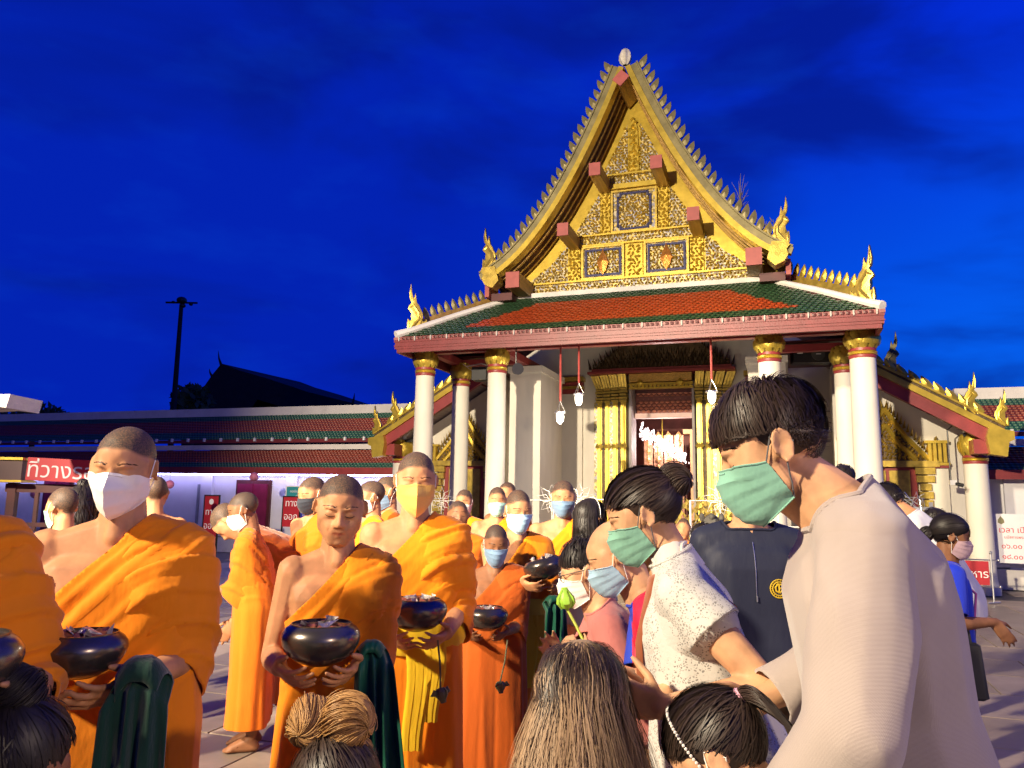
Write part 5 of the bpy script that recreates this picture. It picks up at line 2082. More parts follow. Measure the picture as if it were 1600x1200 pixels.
def monk_robe(s, m_, seed, drape=True, hem=.17, both=False, amp=.011, droop=.10, sash=None):
    g = s.g
    vx = .018 if s.nodetail else (.0085 if s.vox < .0062 else .0125)
    sp = s.sph
    mb = MB()
    mb.hull([sp(-.09 * g, 0, 1.235, .113), sp(.09 * g, 0, 1.235, .113), sp(-.085 * g, 0, 1.05, .108 * g), sp(.085 * g, 0, 1.05, .108 * g)], 2)
    mb.hull([sp(.02, .012, 1.365, .070), sp(s.sb * .95, .005, 1.322, .066), sp(.085 * g, 0, 1.2, .112)], 2)
    mb.hull([sp(-.085 * g, 0, 1.05, .108 * g), sp(.085 * g, 0, 1.05, .108 * g), sp(-.09 * g, 0, .90, .120 * g), sp(.09 * g, 0, .90, .120 * g)], 2)
    mb.hull([sp(-.09 * g, 0, .90, .121 * g), sp(.09 * g, 0, .90, .121 * g), (-.10 * g, -.01, .48, .125), (.10 * g, -.01, .48, .125)], 2)
    mb.hull([(-.10 * g, -.01, .48, .125), (.10 * g, -.01, .48, .125), (-.115 * g, -.01, .10, .13), (.115 * g, -.01, .10, .13)], 2)
    if both:
        mb.hull([sp(-.02, .012, 1.365, .07), sp(-s.sb * .95, .005, 1.322, .066), sp(-.085 * g, 0, 1.2, .112)], 2)
        cuts = [((0, 0, hem), (0, 0, -1)), (s.bend((0, 0, 1.40)), Matrix.Rotation(s.lean, 3, 'X') @ Vector((0, -.35, 1)))]
        nd = Vector((.4, 0, 1))
    else:
        a, b = s.bend((.055, 0, 1.395)), s.bend((-.20, 0, 1.13))
        yv = Matrix.Rotation(s.lean, 3, 'X') @ Vector((0, 1, 0))
        nd = (b - a).cross(yv)
        if nd.x > 0:
            nd = -nd
        cuts = [((0, 0, hem), (0, 0, -1)), (a, nd)]
    s.shell(mb, 'robe', m_, cuts, robe_folds(s, seed, nd, amp), vx)
    if drape:
        for sd in ((1, -1) if both else (1,)):
            j = s.J[sd]
            A, E_, W_ = j['s'], j['e'], j['w']
            q = MB()
            f_ = E_.lerp(W_, .22)
            dn = Vector((0, 0, -1))
            q.hull([sp(sd * .05, .008, 1.368, .064), (*A, .070), sp(sd * .09 * g, -.02, 1.22, .107), sp(sd * .095 * g, .02, 1.2, .107)], 2)
            q.hull([(*A, .070), sp(sd * .10 * g, 0, 1.2, .107), (*E_, .060), (*(E_ + dn * .08), .045), sp(sd * .115 * g, .0, 1.02, .09)], 2)
            q.hull([(*E_, .060), (*f_, .054), (*(f_ + dn * droop), .042), (*(E_ + dn * (droop + .05)), .045), sp(sd * .115 * g, -.01, 1.0, .09)], 2)
            rim = E_.lerp(W_, .12) + dn * (.055 + droop * .3)
            rn = unit((W_ - E_).normalized() * .75 + Vector((sd * .15, 0, -.75)))
            cuts2 = [(rim, rn)]
            if not both:
                cuts2.append((a + unit(nd) * .004, nd))
            else:
                cuts2.append(cuts[1])
            ax = unit((E_ - A).cross(Vector((0, 1, 0))) + Vector((0, .6, 0)))
            s.shell(q, 'robe_drape', m_, cuts2, robe_folds(s, seed + 31, unit(nd) * .8 + ax * .5, amp * .9, .062), vx)
    if sash:
        q = MB()
        k = 40
        vs = []
        for zz, rr in ((1.03, .0), (1.0, .012), (.96, .012), (.92, .016), (.885, .004)):
            for i in range(k):
                an = 2 * PI * i / k
                x = (.085 * g + .124 * g + rr) * math.cos(an) * .98
                y = (.124 * g + .012 + rr) * math.sin(an)
                wob = .006 * math.sin(an * 7 + zz * 60)
                vs.append(s.bend((x, y, zz + wob + .015 * math.cos(an)))[:])
        q.add(vs, [(i * k + j, i * k + (j + 1) % k, (i + 1) * k + (j + 1) % k, (i + 1) * k + j) for i in range(4) for j in range(k)])
        for (x0, w0, l0) in ((.03, .05, .40), (.09, .045, .30)):
            base = s.bend((x0, -.134 * g - .03, .95))
            rows = 9
            v2 = []
            for i in range(rows):
                tt = i / (rows - 1)
                for c_ in range(7):
                    u_ = c_ / 6 - .5
                    v2.append((base.x + u_ * w0 * 2 * (1 - .25 * tt) + .01 * math.sin(tt * 5), base.y - .006 * math.cos(u_ * 19) - .012 * math.sin(tt * 3) - .008, base.z - l0 * tt))
            q.add(v2, [(i * 7 + c_, i * 7 + c_ + 1, (i + 1) * 7 + c_ + 1, (i + 1) * 7 + c_) for i in range(rows - 1) for c_ in range(6)])
        mb2 = q
        mb2.v = [np.concatenate(mb2.v) * s.S + np.array((0, 0, s.dz))]
        mb2.build('sash', sash, s.root, 'all')


# ------------------------------------------------------------------ alms bowls
BOWLM = mat('dark_steel_bowl', (.115, .098, .088), .27, .8, .3, 7, spec=.6, coat=.25)
FOIL = mat('clear_wrapper', (.55, .50, .45), .15, .2, .4, 40, .6, 60, spec=.8)
FOOD = mat('wrapped_food', (.22, .06, .04), .4, 0, .6, 25, .5, 40)


def bowl(per, c, r, label, tilt=(0, 0), fill=True):
    w = per.W @ (per.full @ Vector(c))
    root = empty('alms_bowl', w, per.rz, label=label, cat='alms bowl', group='black alms bowls held by the monks')
    T_ = Matrix.Rotation(R(tilt[0]), 4, 'X') @ Matrix.Rotation(R(tilt[1]), 4, 'Y')
    prof = [(.02, -.58), (.30, -.56), (.58, -.46), (.82, -.28), (.97, -.02), (1.0, .12), (.98, .24), (.90, .36), (.80, .43), (.77, .45), (.77, .48), (.74, .48), (.74, .43), (.60, .38), (.4, .34), (.02, .34)]
    q = MB().lathe([(a * r, b * r) for a, b in prof], 40)
    V = np.concatenate(q.v) @ np.array(T_.to_3x3()).T
    q.v = [V]
    q.build('shell', BOWLM, root, True)
    if fill:
        q = MB()
        for k in range(9):
            a = 2 * PI * k / 9 + .3
            p = T_ @ Vector((math.cos(a) * r * .42, math.sin(a) * r * .42, r * .24))
            q.hull([(p.x + RNG.uniform(-.022, .022), p.y + RNG.uniform(-.022, .022), p.z + RNG.uniform(0, .022), r * .07) for _ in range(4)], 1)
        q.build('wrapped_food', FOOD, root, True)
        q = MB()
        for k in range(4):
            a = RNG.uniform(0, 6.28)
            p = T_ @ Vector((math.cos(a) * r * .35, math.sin(a) * r * .35, r * .37))
            pts = [p + Vector((RNG.uniform(-.03, .03), RNG.uniform(-.03, .03), RNG.uniform(-.01, .028))) for _ in range(9)]
            v = [x[:] for x in pts]
            q.add(v, [(0, 1, 2), (1, 2, 3), (2, 3, 4), (3, 4, 5), (4, 5, 6), (5, 6, 7), (6, 7, 8)])
        q.build('wrapper', FOIL, root)
    return root


def hold(c, r, k=1.0, low=-.04):
    """both wrists and hands closing around a bowl at c (model space)"""
    x, y, z = c
    Lh = dict(w=(x + r * 1.02, y + .075, z - r * .42 + low), f=(-.42, -.85, -.16), n=(-.75, .1, .62), c=(.22, .38, .35), th=.25, k=k)
    Rh = dict(w=(x - r * 1.02, y + .075, z - r * .42 + low), f=(.42, -.85, -.16), n=(.75, .1, .62), c=(.22, .38, .35), th=.25, k=k)
    return dict(L=Lh, Rr=Rh)


# ------------------------------------------------------------------ ordinary clothes
def garment(s, m_, seed, name='shirt', infl=.022, hem=.80, neck=1.385, sl=.45, sl2=None, loose=0.0, skirt=None, amp=.006, fit=1.0, fold=True, neck_n=(0, -.45, 1), voxel=.011, slr=.014, cuff=None, nr=.122):
    g = s.g
    sp = s.sph
    i = infl
    mb = MB()
    mb.hull([sp(-.09 * g, .005, 1.235, .098 + i), sp(.09 * g, .005, 1.235, .098 + i), sp(-.082 * g, 0, 1.06, .09 * g + i + loose * .5), sp(.082 * g, 0, 1.06, .09 * g + i + loose * .5)], 2)
    mb.hull([sp(-.082 * g, 0, 1.06, .09 * g + i + loose * .5), sp(.082 * g, 0, 1.06, .09 * g + i + loose * .5), sp(-.085 * g, 0, .88, .10 * g + i + loose), sp(.085 * g, 0, .88, .10 * g + i + loose)], 2)
    if hem < .85:
        mb.hull([sp(-.085 * g, 0, .88, .10 * g + i + loose), sp(.085 * g, 0, .88, .10 * g + i + loose), (-.085 * g, 0, hem - .1, .10 * g + i + loose), (.085 * g, 0, hem - .1, .10 * g + i + loose)], 2)
    nax = unit((s.HM @ Vector((0, .022, -.06))) - s.neck)
    mb.hull([(*s.neck, .060 + i * .5), (*(s.neck + nax * .05), .056 + i * .4), sp(-s.sb * .5, .01, 1.34, .05 + i * .6), sp(s.sb * .5, .01, 1.34, .05 + i * .6), sp(0, .02, 1.3, .07)], 2)
    mb.hull([sp(0, .015, 1.375, .050 + i * .7), sp(-s.sb * .85, .008, 1.33, .048 + i), sp(s.sb * .85, .008, 1.33, .048 + i), sp(0, .02, 1.25, .095 + i)], 2)
    for sd in (-1, 1):
        j = s.J[sd]
        mb.hull([(*j['s'], .054 + min(i, .018)), (*j['s'].lerp(j['e'], .25), .050 * (g * .5 + .5) + min(i, .018)), sp(sd * s.sb * .7, .005, 1.25, .055 + i)], 2)

    def fo_(V):
        Z = V * np.array((1, 1, .6))
        a = amp * (.3 + .7 * sstep(-.4, .8, pnoise(V, 4, seed)))
        return a * (ridge(pnoise(Z, 13, seed + 3) * 5 + V[:, 2] * 8, 1.3) - .4) + .0012 * pnoise(V, 30, seed + 5)
    Rl = Matrix.Rotation(s.lean, 3, 'X')
    s.shell(mb, name, m_, [(s.neck + nax * (neck - 1.358), nax * .55 + Rl @ Vector((0, neck_n[1] * .5, .45)), nr), ((0, 0, hem) if hem < .85 else s.bend((0, 0, hem)), Rl @ Vector((0, 0, -1)) if hem >= .85 else Vector((0, 0, -1)))], fo_ if fold else None, voxel, collar=.0055)
    for sd, fr in ((1, sl), (-1, sl2 if sl2 is not None else sl)):
        j = s.J[sd]
        A, E_, W_ = j['s'], j['e'], j['w']
        q = MB()
        r0 = .052 + min(i, .018)
        if fr <= .5:
            end = A.lerp(E_, fr * 2)
            q.hull([(*A, r0), (*end, .048 * (g * .5 + .5) + slr + .012), (*(end + (E_ - A).normalized() * .08), .05 + slr + .01)], 2)
            ax = (E_ - A).normalized()
        else:
            end = E_.lerp(W_, (fr - .5) * 2)
            q.hull([(*A, r0), (*A.lerp(E_, .5), .048 + slr), (*E_, .040 + slr)], 2)
            q.hull([(*E_, .040 + slr), (*end, .028 + slr), (*(end + (W_ - E_).normalized() * .06), .027 + slr)], 2)
            ax = (W_ - E_).normalized()
        s.shell(q, 'sleeve', m_, [(end, ax)], fo_ if fold else None, voxel)


def trousers(s, m_, top=.90):
    mb = MB()
    g = s.g
    mb.hull([(-.085 * g, 0, .88, .108 * g), (.085 * g, 0, .88, .108 * g), (-.085, 0, .80, .105 * g), (.085, 0, .80, .105 * g)], 1)
    for sd in (-1, 1):
        mb.hull([(sd * .085, 0, .84, .108 * g), (sd * .09, -.01, .48, .088)], 1)
        mb.hull([(sd * .09, -.01, .48, .088), (sd * .09, .015, .06, .076)], 1)
    s.shell(mb, 'trousers', m_, [((0, 0, .10), (0, 0, -1)), ((0, 0, .96), (0, 0, 1))], lambda V: .006 * (ridge(pnoise(V, 12, 3) * 5, 1.3) - .4), .016)


EC, ER = np.array((0, .016, .032)), np.array((.080, .101, .092))


def on_skull(d, lift=1.0):
    return EC + ER * (d / np.linalg.norm(d)) * lift


def hairline(p, front=.062):
    return p[2] > np.interp(p[1], [-.12, -.06, -.03, .0, .03, .06, .12], [front, front - .01, .045, .034, .0, -.055, -.075])


def lump(p, f, seed):
    """smooth value over the scalp, so that neighbouring hairs gather into locks"""
    x, y, z = p * f
    return (math.sin(x * 1.3 + seed) * math.cos(y * 1.7 - seed * 2) + math.sin(z * 1.9 + x * .8 + seed * 3) + math.sin(y * 2.3 - z * 1.1 + seed) * .7) / 2.2


def pull_path(target, lift=1.04, vol=.03, stop=.93, k=9, arch=0, lk=.10):
    td = np.array(target) - EC
    tl = np.linalg.norm(td / ER)
    td = td / ER
    td /= np.linalg.norm(td)

    def f(p, d, rr):
        om = math.acos(max(-1, min(1, float(d @ td))))
        g_ = lump(p, 75, 1.0)
        l0 = lift + rr.uniform(-.01, vol) * (.6 + .5 * g_) + .012 * g_
        wob = rr.normal(size=3) * .03 + lk * g_ * np.cross(d, td)
        if rr.random() < .035:
            l0 += rr.uniform(.02, .09)
            wob = wob + rr.normal(size=3) * .10
        out = []
        for i in range(k):
            t = stop * i / (k - 1)
            so = math.sin(om)
            v = d if so < 1e-4 else (math.sin((1 - t) * om) * d + math.sin(t * om) * td) / so
            v = v + wob * math.sin(PI * t)
            out.append(on_skull(v, l0 + (tl - l0) * max(0, t - .8) * 2 + arch * math.sin(PI * t)))
        return out
    return f


def short_path(crown=(0, .06, .12), length=.06, lift=1.05, vol=.10, k=6, droop=.2, turn=0.0, wild=.1, nape=.25):
    """locks combed away from the crown, lying on the skull and curving down; short at the nape"""
    cr = (np.array(crown) - EC) / ER
    cr /= np.linalg.norm(cr)

    def f(p, d, rr):
        pos = d.copy()
        top = float(np.clip((p[2] - .015) / .085, nape, 1))
        g_ = lump(p, 62, 2.0)
        l0 = 1.015 + (lift - 1 + rr.uniform(.1, 1) * vol * (.8 + .5 * g_)) * top
        L_ = length * rr.uniform(.55, 1.3) * top * (.72 + .6 * float(np.clip(-p[1] / .07, 0, 1)))
        out = [on_skull(pos, 1.0)]
        side = rr.normal() * wild * .5 + turn + g_ * wild * 2.2
        if rr.random() < .04:
            l0 += rr.uniform(.02, .10)
            side += rr.normal() * .5
        for i in range(1, k):
            fl = pos - cr * float(pos @ cr)
            n = np.linalg.norm(fl)
            fl = fl / n if n > .05 else np.array((0, -1.0, 0))
            sv = np.cross(pos, fl)
            st = fl + sv * side * (1 - .9 * i / k) + np.array((0, 0, -droop))
            st -= pos * float(st @ pos)
            st /= np.linalg.norm(st) + 1e-9
            pos = pos + st * (L_ / .09 / (k - 1))
            pos /= np.linalg.norm(pos)
            t = i / (k - 1)
            out.append(on_skull(pos, 1 + (l0 - 1) * math.sin(min(1, t * 1.6) * PI / 2) * (1 - .30 * max(0, t - .5))))
        return out
    return f


def fall_path(length=.45, part=0.0, lift=1.06, vol=.10, k=13, wave=.008, out=.0, crown=(0, .03, .125)):
    """long hair lying over the skull from the crown, then hanging down in locks"""
    cr = (np.array(crown) - EC) / ER
    cr /= np.linalg.norm(cr)

    def f(p, d, rr):
        pos = d.copy()
        g_ = lump(p, 60, 3.0)
        l0 = lift + rr.uniform(0, vol) * (.7 + .5 * g_)
        L_ = length * rr.uniform(.75, 1.08)
        stp = L_ / (k - 1)
        pts = [on_skull(pos, 1.0)]
        free = None
        ph = rr.uniform(0, 6.28)
        for i in range(1, k):
            if free is None:
                fl = pos - cr * float(pos @ cr)
                fl = fl / (np.linalg.norm(fl) + 1e-6)
                fl = fl + np.array((0, .25, -.5)) + np.cross(pos, fl) * (.14 * g_ + .08 * rr.normal())
                fl -= pos * float(fl @ pos)
                fl /= np.linalg.norm(fl) + 1e-9
                pos = pos + fl * stp / .092
                pos /= np.linalg.norm(pos)
                t = min(1, i / 3)
                pts.append(on_skull(pos, 1 + (l0 - 1) * t))
                if pos[2] < -.05:
                    free = np.array((pos[0] * .10 * (1 + out) - .035 * g_ + .03 * rr.normal(), pos[1] * .05 + .02, -1.0))
            else:
                v = free * stp
                pts.append(pts[-1] + v + np.array((math.sin(ph + i) * wave, math.cos(ph + i * 1.3) * wave, 0)) * .5)
                free = free * np.array((.90, .9, 1))
        return pts
    return f
GM_ = 'orange robed monks receiving alms'
GP_ = 'people giving alms before the temple'
BR = .108


def monk(px, py, Y, rz, label, robe=0, mask=None, mstyle='flat', seed=1, bw=None, blabel=None, brad=BR, loops=MASKW, both=False, sash=None, amp=.011, droop=.10, drop=0, btilt=(0, 0), hem=.17, fill=True, **k):
    if bw:
        k['bowlpx'] = (*bw, brad)
    p = Person(px, py, Y, rz, label, group=GM_, **k)
    monk_robe(p, ROBE[robe], seed, both=both, sash=sash, amp=amp, droop=droop, hem=hem)
    if mask:
        p.mask(mask, mstyle, loops, drop)
    if bw:
        p.bowl = bowl(p, p.bc, brad, blabel, btilt, fill)
    return p


YEL = cloth('yellow_cotton', (.80, .52, .015))
m0 = monk(-138, 690, 1.60, 24, 'monk cut off by the left edge, only his draped orange shoulder and forearm showing', 0, None, 'flat', 5, (-75, 1040, 1.40), 'black alms bowl at the far left edge of the picture',
          hp=14, g=1.08, sh=1.02, voxel=.006, droop=.0)
m1 = monk(194, 731, 2.06, 12, 'big monk with white boat shaped mask and bare right shoulder, nearest at the left', 0, MASKW, 'tent', 11, (128, 1020, 1.80), 'black alms bowl of the big white masked monk at the left', .094,
          hp=14, hy=-6, hr=3, g=1.12, sh=1.04, hk=.95, voxel=.0048, smooth=5, droop=.0)
m3 = monk(532, 794, 2.55, 14, 'thin young monk without a mask looking down at his bowl', 0, None, 'flat', 23, (501, 1003, 2.26), 'black alms bowl of the unmasked monk in the middle', .110,
          hp=16, hy=-2, hr=3, g=.84, sh=.88, voxel=.0042, smooth=3, droop=.02)
m4 = monk(650, 752, 3.15, 6, 'monk with amber mask and bright yellow sash behind the unmasked monk', 0, MASKY, 'tent', 37, (652, 958, 2.86), 'black alms bowl of the monk with the yellow sash', BR,
          hp=12, hy=4, g=1.0, sh=.98, voxel=.006, sash=YEL)
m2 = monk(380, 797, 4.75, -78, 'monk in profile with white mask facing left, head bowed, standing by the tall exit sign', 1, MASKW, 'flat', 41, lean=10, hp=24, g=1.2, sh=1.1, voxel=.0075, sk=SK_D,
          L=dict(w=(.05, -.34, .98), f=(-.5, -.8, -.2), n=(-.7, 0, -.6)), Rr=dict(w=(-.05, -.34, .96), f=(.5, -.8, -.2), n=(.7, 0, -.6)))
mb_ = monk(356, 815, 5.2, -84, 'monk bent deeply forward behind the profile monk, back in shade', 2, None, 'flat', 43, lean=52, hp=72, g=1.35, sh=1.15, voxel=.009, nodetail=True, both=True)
monk(97, 793, 4.2, -112, 'shaven monk seen from behind with mint mask, over the bare shoulder of the big monk', 0, MASKT, 'flat', 44, voxel=.009, hp=10)
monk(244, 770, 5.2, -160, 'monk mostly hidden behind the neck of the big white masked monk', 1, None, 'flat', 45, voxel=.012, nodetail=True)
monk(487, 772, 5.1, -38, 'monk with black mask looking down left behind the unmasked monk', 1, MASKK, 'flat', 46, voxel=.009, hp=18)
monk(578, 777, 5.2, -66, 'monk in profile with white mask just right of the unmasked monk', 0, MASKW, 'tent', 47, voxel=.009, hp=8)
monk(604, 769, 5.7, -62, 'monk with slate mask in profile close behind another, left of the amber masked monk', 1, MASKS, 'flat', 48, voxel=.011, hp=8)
monk(725, 785, 6.6, -14, 'small distant monk with white mask between the amber masked monk and the white column', 0, MASKW, 'flat', 49, voxel=.011, hp=8)
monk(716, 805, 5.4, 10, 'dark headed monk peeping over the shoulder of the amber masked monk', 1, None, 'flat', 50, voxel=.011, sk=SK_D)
monk(777, 783, 6.3, 4, 'small distant monk with mint green mask in front of the second column', 0, MASKT, 'flat', 51, voxel=.011, hp=6)
monk(792, 774, 7.0, -20, 'distant monk whose head shows behind the mint masked one', 1, None, 'flat', 52, voxel=.012, nodetail=True)
m7 = monk(810, 797, 4.3, 18, 'monk with light blue mask offering his tilted bowl to the right', 0, MASKB, 'flat', 53, (850, 888, 4.02), 'tilted black alms bowl of the light blue masked monk', .105, btilt=(-8, -14),
          hp=14, g=1.0, voxel=.007, sash=YEL)
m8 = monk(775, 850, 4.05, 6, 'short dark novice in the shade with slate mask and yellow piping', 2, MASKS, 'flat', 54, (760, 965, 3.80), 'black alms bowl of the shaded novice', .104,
          hp=18, sk=SK_D, voxel=.006)
m9 = monk(880, 778, 5.0, -6, 'monk with dark blue mask standing alone before the white pier', 0, MASKS, 'flat', 55, voxel=.008, hp=12, sh=1.05)
monk(1068, 826, 7.2, -20, 'monk far back of whom only a patch of orange robe shows behind the lace woman', 0, None, 'flat', 56, voxel=.013, nodetail=True)

# ------------------------------------------------------------------ green cloths of the monks, lotus buds
GREENC = cloth('dark_green_towel', (.006, .038, .024), rough=.95, sheen=.3, bump=.15, bscale=150)
GREENS = cloth('green_satin', (.006, .085, .050), rough=.5, bump=.15)


def hanging_cloth(name, top, right, width, length, spread, m_, label, folds=4, over=.06, lean=(0, 0, 0)):
    """a cloth laid over an arm, hanging in folds"""
    top, right = Vector(top), Vector(right).normalized()
    fwd = right.cross(Vector((0, 0, 1))).normalized()
    nu, nv = 33, 30
    vs = []
    for i in range(nv):
        t = i / (nv - 1)
        for k in range(nu):
            u_ = k / (nu - 1) - .5
            wd = width * (.62 + .38 * min(1, t / .25)) * (1 + spread * t)
            amp_ = (.25 + .75 * min(1, t * 1.6)) * .019
            fo_ = amp_ * (math.cos((u_ + .35 * u_ * abs(u_) + .06 * math.sin(u_ * 9)) * 2 * PI * folds + 3.0 * t + .9 * math.sin(t * 4)) + .5 * math.sin(u_ * 21 + t * 9) * t + .3 * math.sin(u_ * 37 - t * 7))
            if t < .22:
                an = PI * (1 - t / .22 * .95)
                off = fwd * (over * math.cos(an) * -1) + Vector((0, 0, over * math.sin(an) - over - .9 * over * abs(u_ * 2) ** 3))
            else:
                off = fwd * (over + .012 * t) + Vector((0, 0, -over * (1 + .9 * abs(u_ * 2) ** 3 * max(0, 1 - (t - .22) * 2)) - (t - .22) / .78 * length * (1 + .05 * math.sin(u_ * 9))))
            p = top + right * (u_ * wd) + off + fwd * fo_ * min(1, t * 4) + Vector(lean) * t
            vs.append(p[:])
    A = np.array(vs)
    f = [(i * nu + k, i * nu + k + 1, (i + 1) * nu + k + 1, (i + 1) * nu + k) for i in range(nv - 1) for k in range(nu - 1)]
    q = MB().add(A - A[0], f)
    B = A - A[0] - np.array(fwd[:]) * .012
    q.add(B, [x[::-1] for x in f])
    n = nu * nv
    ring = [k for k in range(nu)] + [i * nu + nu - 1 for i in range(1, nv)] + [(nv - 1) * nu + k for k in range(nu - 2, -1, -1)] + [i * nu for i in range(nv - 2, 0, -1)]
    q.f += [(ring[i], ring[i] + n, ring[(i + 1) % len(ring)] + n, ring[(i + 1) % len(ring)]) for i in range(len(ring))]
    q.mi += [0] * len(ring)
    o = q.build(name, m_, None, 'all')
    o.location = A[0]
    return tag(o, label, 'cloth')


hanging_cloth('towel', P(222, 1025, 1.78), (1, .25, 0), .125, .60, .25, GREENC, 'dark green towel folded over the forearm of the big monk at the left', 2.5, .045)
hanging_cloth('cloth', P(578, 1000, 2.34), (1, .3, 0), .085, .75, 1.3, GREENS, 'glossy green cloth hanging from under the hand of the unmasked monk', 3, .03, (.06, 0, 0))
hanging_cloth('cloth', P(866, 930, 3.95), (1, .3, 0), .10, .55, .5, GREENS, 'green cloth hanging below the tilted bowl of the light blue masked monk', 2.5, .03)

LOTG = mat('lotus_green', (.30, .55, .05), .45, 0, .25, 18)
LOTD = mat('dull_lotus_green', (.13, .14, .06), .55, 0, .3, 18)
LSTEM = mat('lotus_stem', (.42, .50, .05), .5, 0, .15, 18)


def lotus(px, py, Y, size, tip, label, m_, stem_px=None, leaves=0):
    c = P(px, py, Y)
    root = empty('lotus', c, 0, label=label, cat='lotus')
    ax = Vector(tip).normalized()
    rot = ax.to_track_quat('Z', 'Y').to_matrix().to_4x4()
    prof = [(.06, -.5), (.30, -.42), (.44, -.2), (.46, .02), (.36, .3), (.18, .55), (.02, .75)]
    q = MB().lathe([(a * size, b * size) for a, b in prof], 14)
    q.v = [np.concatenate(q.v) @ np.array(rot.to_3x3()).T]
    q.build('bud', m_, root, True)
    for k in range(5):
        a = 2 * PI * k / 5
        pt = []
        for b_, w_ in ((-.45, .3), (-.15, .49), (.15, .45), (.45, .26), (.68, .08)):
            pt.append(rot @ Vector((math.cos(a) * w_ * size, math.sin(a) * w_ * size, b_ * size)))
        MB().tube(pt, [.10 * size, .2 * size, .2 * size, .12 * size, .01], 6, flat=(rot @ Vector((math.cos(a), math.sin(a), 0)))[:]).build('petal', m_, root, True)
    if stem_px:
        e_ = P(*stem_px) - c
        MB().tube([rot @ Vector((0, 0, -size * .45)), (rot @ Vector((0, 0, -size * .45))).lerp(e_, .5) + Vector((.004, 0, -.004)), e_], size * .085, 7).build('stem', LSTEM if m_ is LOTG else LOTD, root, True)
    for k in range(leaves):
        a = 2 * PI * k / max(1, leaves) + .4
        p = rot @ Vector((math.cos(a) * size * .7, math.sin(a) * size * .5, -size * .2))
        MB().tube([p * .3, p, p * 1.5 + Vector((0, 0, -size * .3))], [.05 * size, .32 * size, .02 * size], 6, flat=(0, 1, 0)).build('leaf', LOTD, root, True)
    return root


lotus(884, 938, 2.75, .060, (-.12, 0, 1), 'bright green lotus bud on a yellow stem held up before the man in pink', LOTG, (912, 1002, 2.7))
lotus(782, 1072, 3.6, .042, (.1, -.2, -1), 'drooping pale lotus bud with leaves hanging below the bowl of the shaded novice', LOTD, (793, 1000, 3.7), 3)
lotus(690, 1084, 2.8, .042, (.3, -.2, -1), 'drooping dark lotus bud hanging against the skirt of the yellow sash monk', LOTD, (684, 1000, 2.8), 2)

# ------------------------------------------------------------------ lay people
# young man at the right
KNIT = bpy.data.materials.new('pale_pink_knit')
KNIT.use_nodes = True
t = KNIT.node_tree
b = t.nodes['Principled BSDF']
b.inputs['Roughness'].default_value = .9
b.inputs['Sheen Weight'].default_value = .35
b.inputs['Specular IOR Level'].default_value = .2
tc_ = t.nodes.new('ShaderNodeTexCoord')
mp_ = t.nodes.new('ShaderNodeMapping')
t.links.new(tc_.outputs['Object'], mp_.inputs[0])
wv = t.nodes.new('ShaderNodeTexWave')
wv.bands_direction = 'Z'
wv.inputs['Scale'].default_value = 190
wv.inputs['Distortion'].default_value = 1.2
wv.inputs['Detail Scale'].default_value = 6
wx = t.nodes.new('ShaderNodeTexWave')
wx.inputs['Scale'].default_value = 210
wx.inputs['Distortion'].default_value = 1.5
for w in (wv, wx):
    t.links.new(mp_.outputs[0], w.inputs[0])
ad = t.nodes.new('ShaderNodeMath')
ad.operation = 'MULTIPLY_ADD'
t.links.new(wx.outputs['Fac'], ad.inputs[0])
ad.inputs[1].default_value = .4
t.links.new(wv.outputs['Fac'], ad.inputs[2])
nz = t.nodes.new('ShaderNodeTexNoise')
nz.inputs['Scale'].default_value = 9
t.links.new(mp_.outputs[0], nz.inputs[0])
mx = t.nodes.new('ShaderNodeMix')
mx.data_type = 'RGBA'
mx.inputs[6].default_value = (.41, .335, .300, 1)
mx.inputs[7].default_value = (.53, .445, .405, 1)
t.links.new(nz.outputs[0], mx.inputs[0])
m3x = t.nodes.new('ShaderNodeMix')
m3x.data_type = 'RGBA'
m3x.blend_type = 'MULTIPLY'
m3x.inputs[0].default_value = .22
t.links.new(mx.outputs[2], m3x.inputs[6])
t.links.new(wv.outputs['Fac'], m3x.inputs[7])
t.links.new(m3x.outputs[2], b.inputs['Base Color'])
bp = t.nodes.new('ShaderNodeBump')
bp.inputs['Strength'].default_value = .35
bp.inputs['Distance'].default_value = .003
t.links.new(ad.outputs[0], bp.inputs['Height'])
t.links.new(bp.outputs[0], b.inputs['Normal'])

l4 = Person(1205, 702, 1.5, -106, 'young man in pale pink knit sweater and green mask, largest at the right', lean=9, hp=24, nk=29, g=.84, sh=.88, voxel=.0046, smooth=4, sk=SK_L, stubble=False, group=GP_, hk=.95,
            L=dict(px=(1195, 1330, 1.32), f=(0, -.3, -1), n=(-1, 0, 0), ppx=(1330, 1150, 1.2)), Rr=dict(px=(1178, 1100, 1.72), f=(.2, -1, -.2), n=(1, 0, -.2), ppx=(1320, 1090, 1.8)))
garment(l4, KNIT, 3, 'sweater', .030, .62, 1.385, .92, loose=.03, amp=.009, slr=.030, voxel=.010, neck_n=(0, -.30, 1))
trousers(l4, cloth('dark_trousers', (.03, .03, .04)))
l4.mask(MASKG, 'flat', cloth('grey_elastic', (.12, .12, .13)), sc=1.0)
hb_ = lambda p, d: hairline(p, .064) and not (abs(p[0]) > .06 and p[2] < .022 and p[1] < .035)
l4.later(lambda: l4.hair(HAIRD, hb_, short_path((.0, .055, .125), .070, 1.05, .15, 9, .12, .2, .28, .12), 8500, .0009, [((0, .018, .040), (.081, .099, .089))], 4))
l4.later(lambda: l4.hair(HAIRD, lambda p, d: p[1] < .02 and p[2] > .080, short_path((.0, .05, .125), .085, 1.10, .12, 10, .10, .25, .3), 2200, .0009, None, 5, name='fringe'))
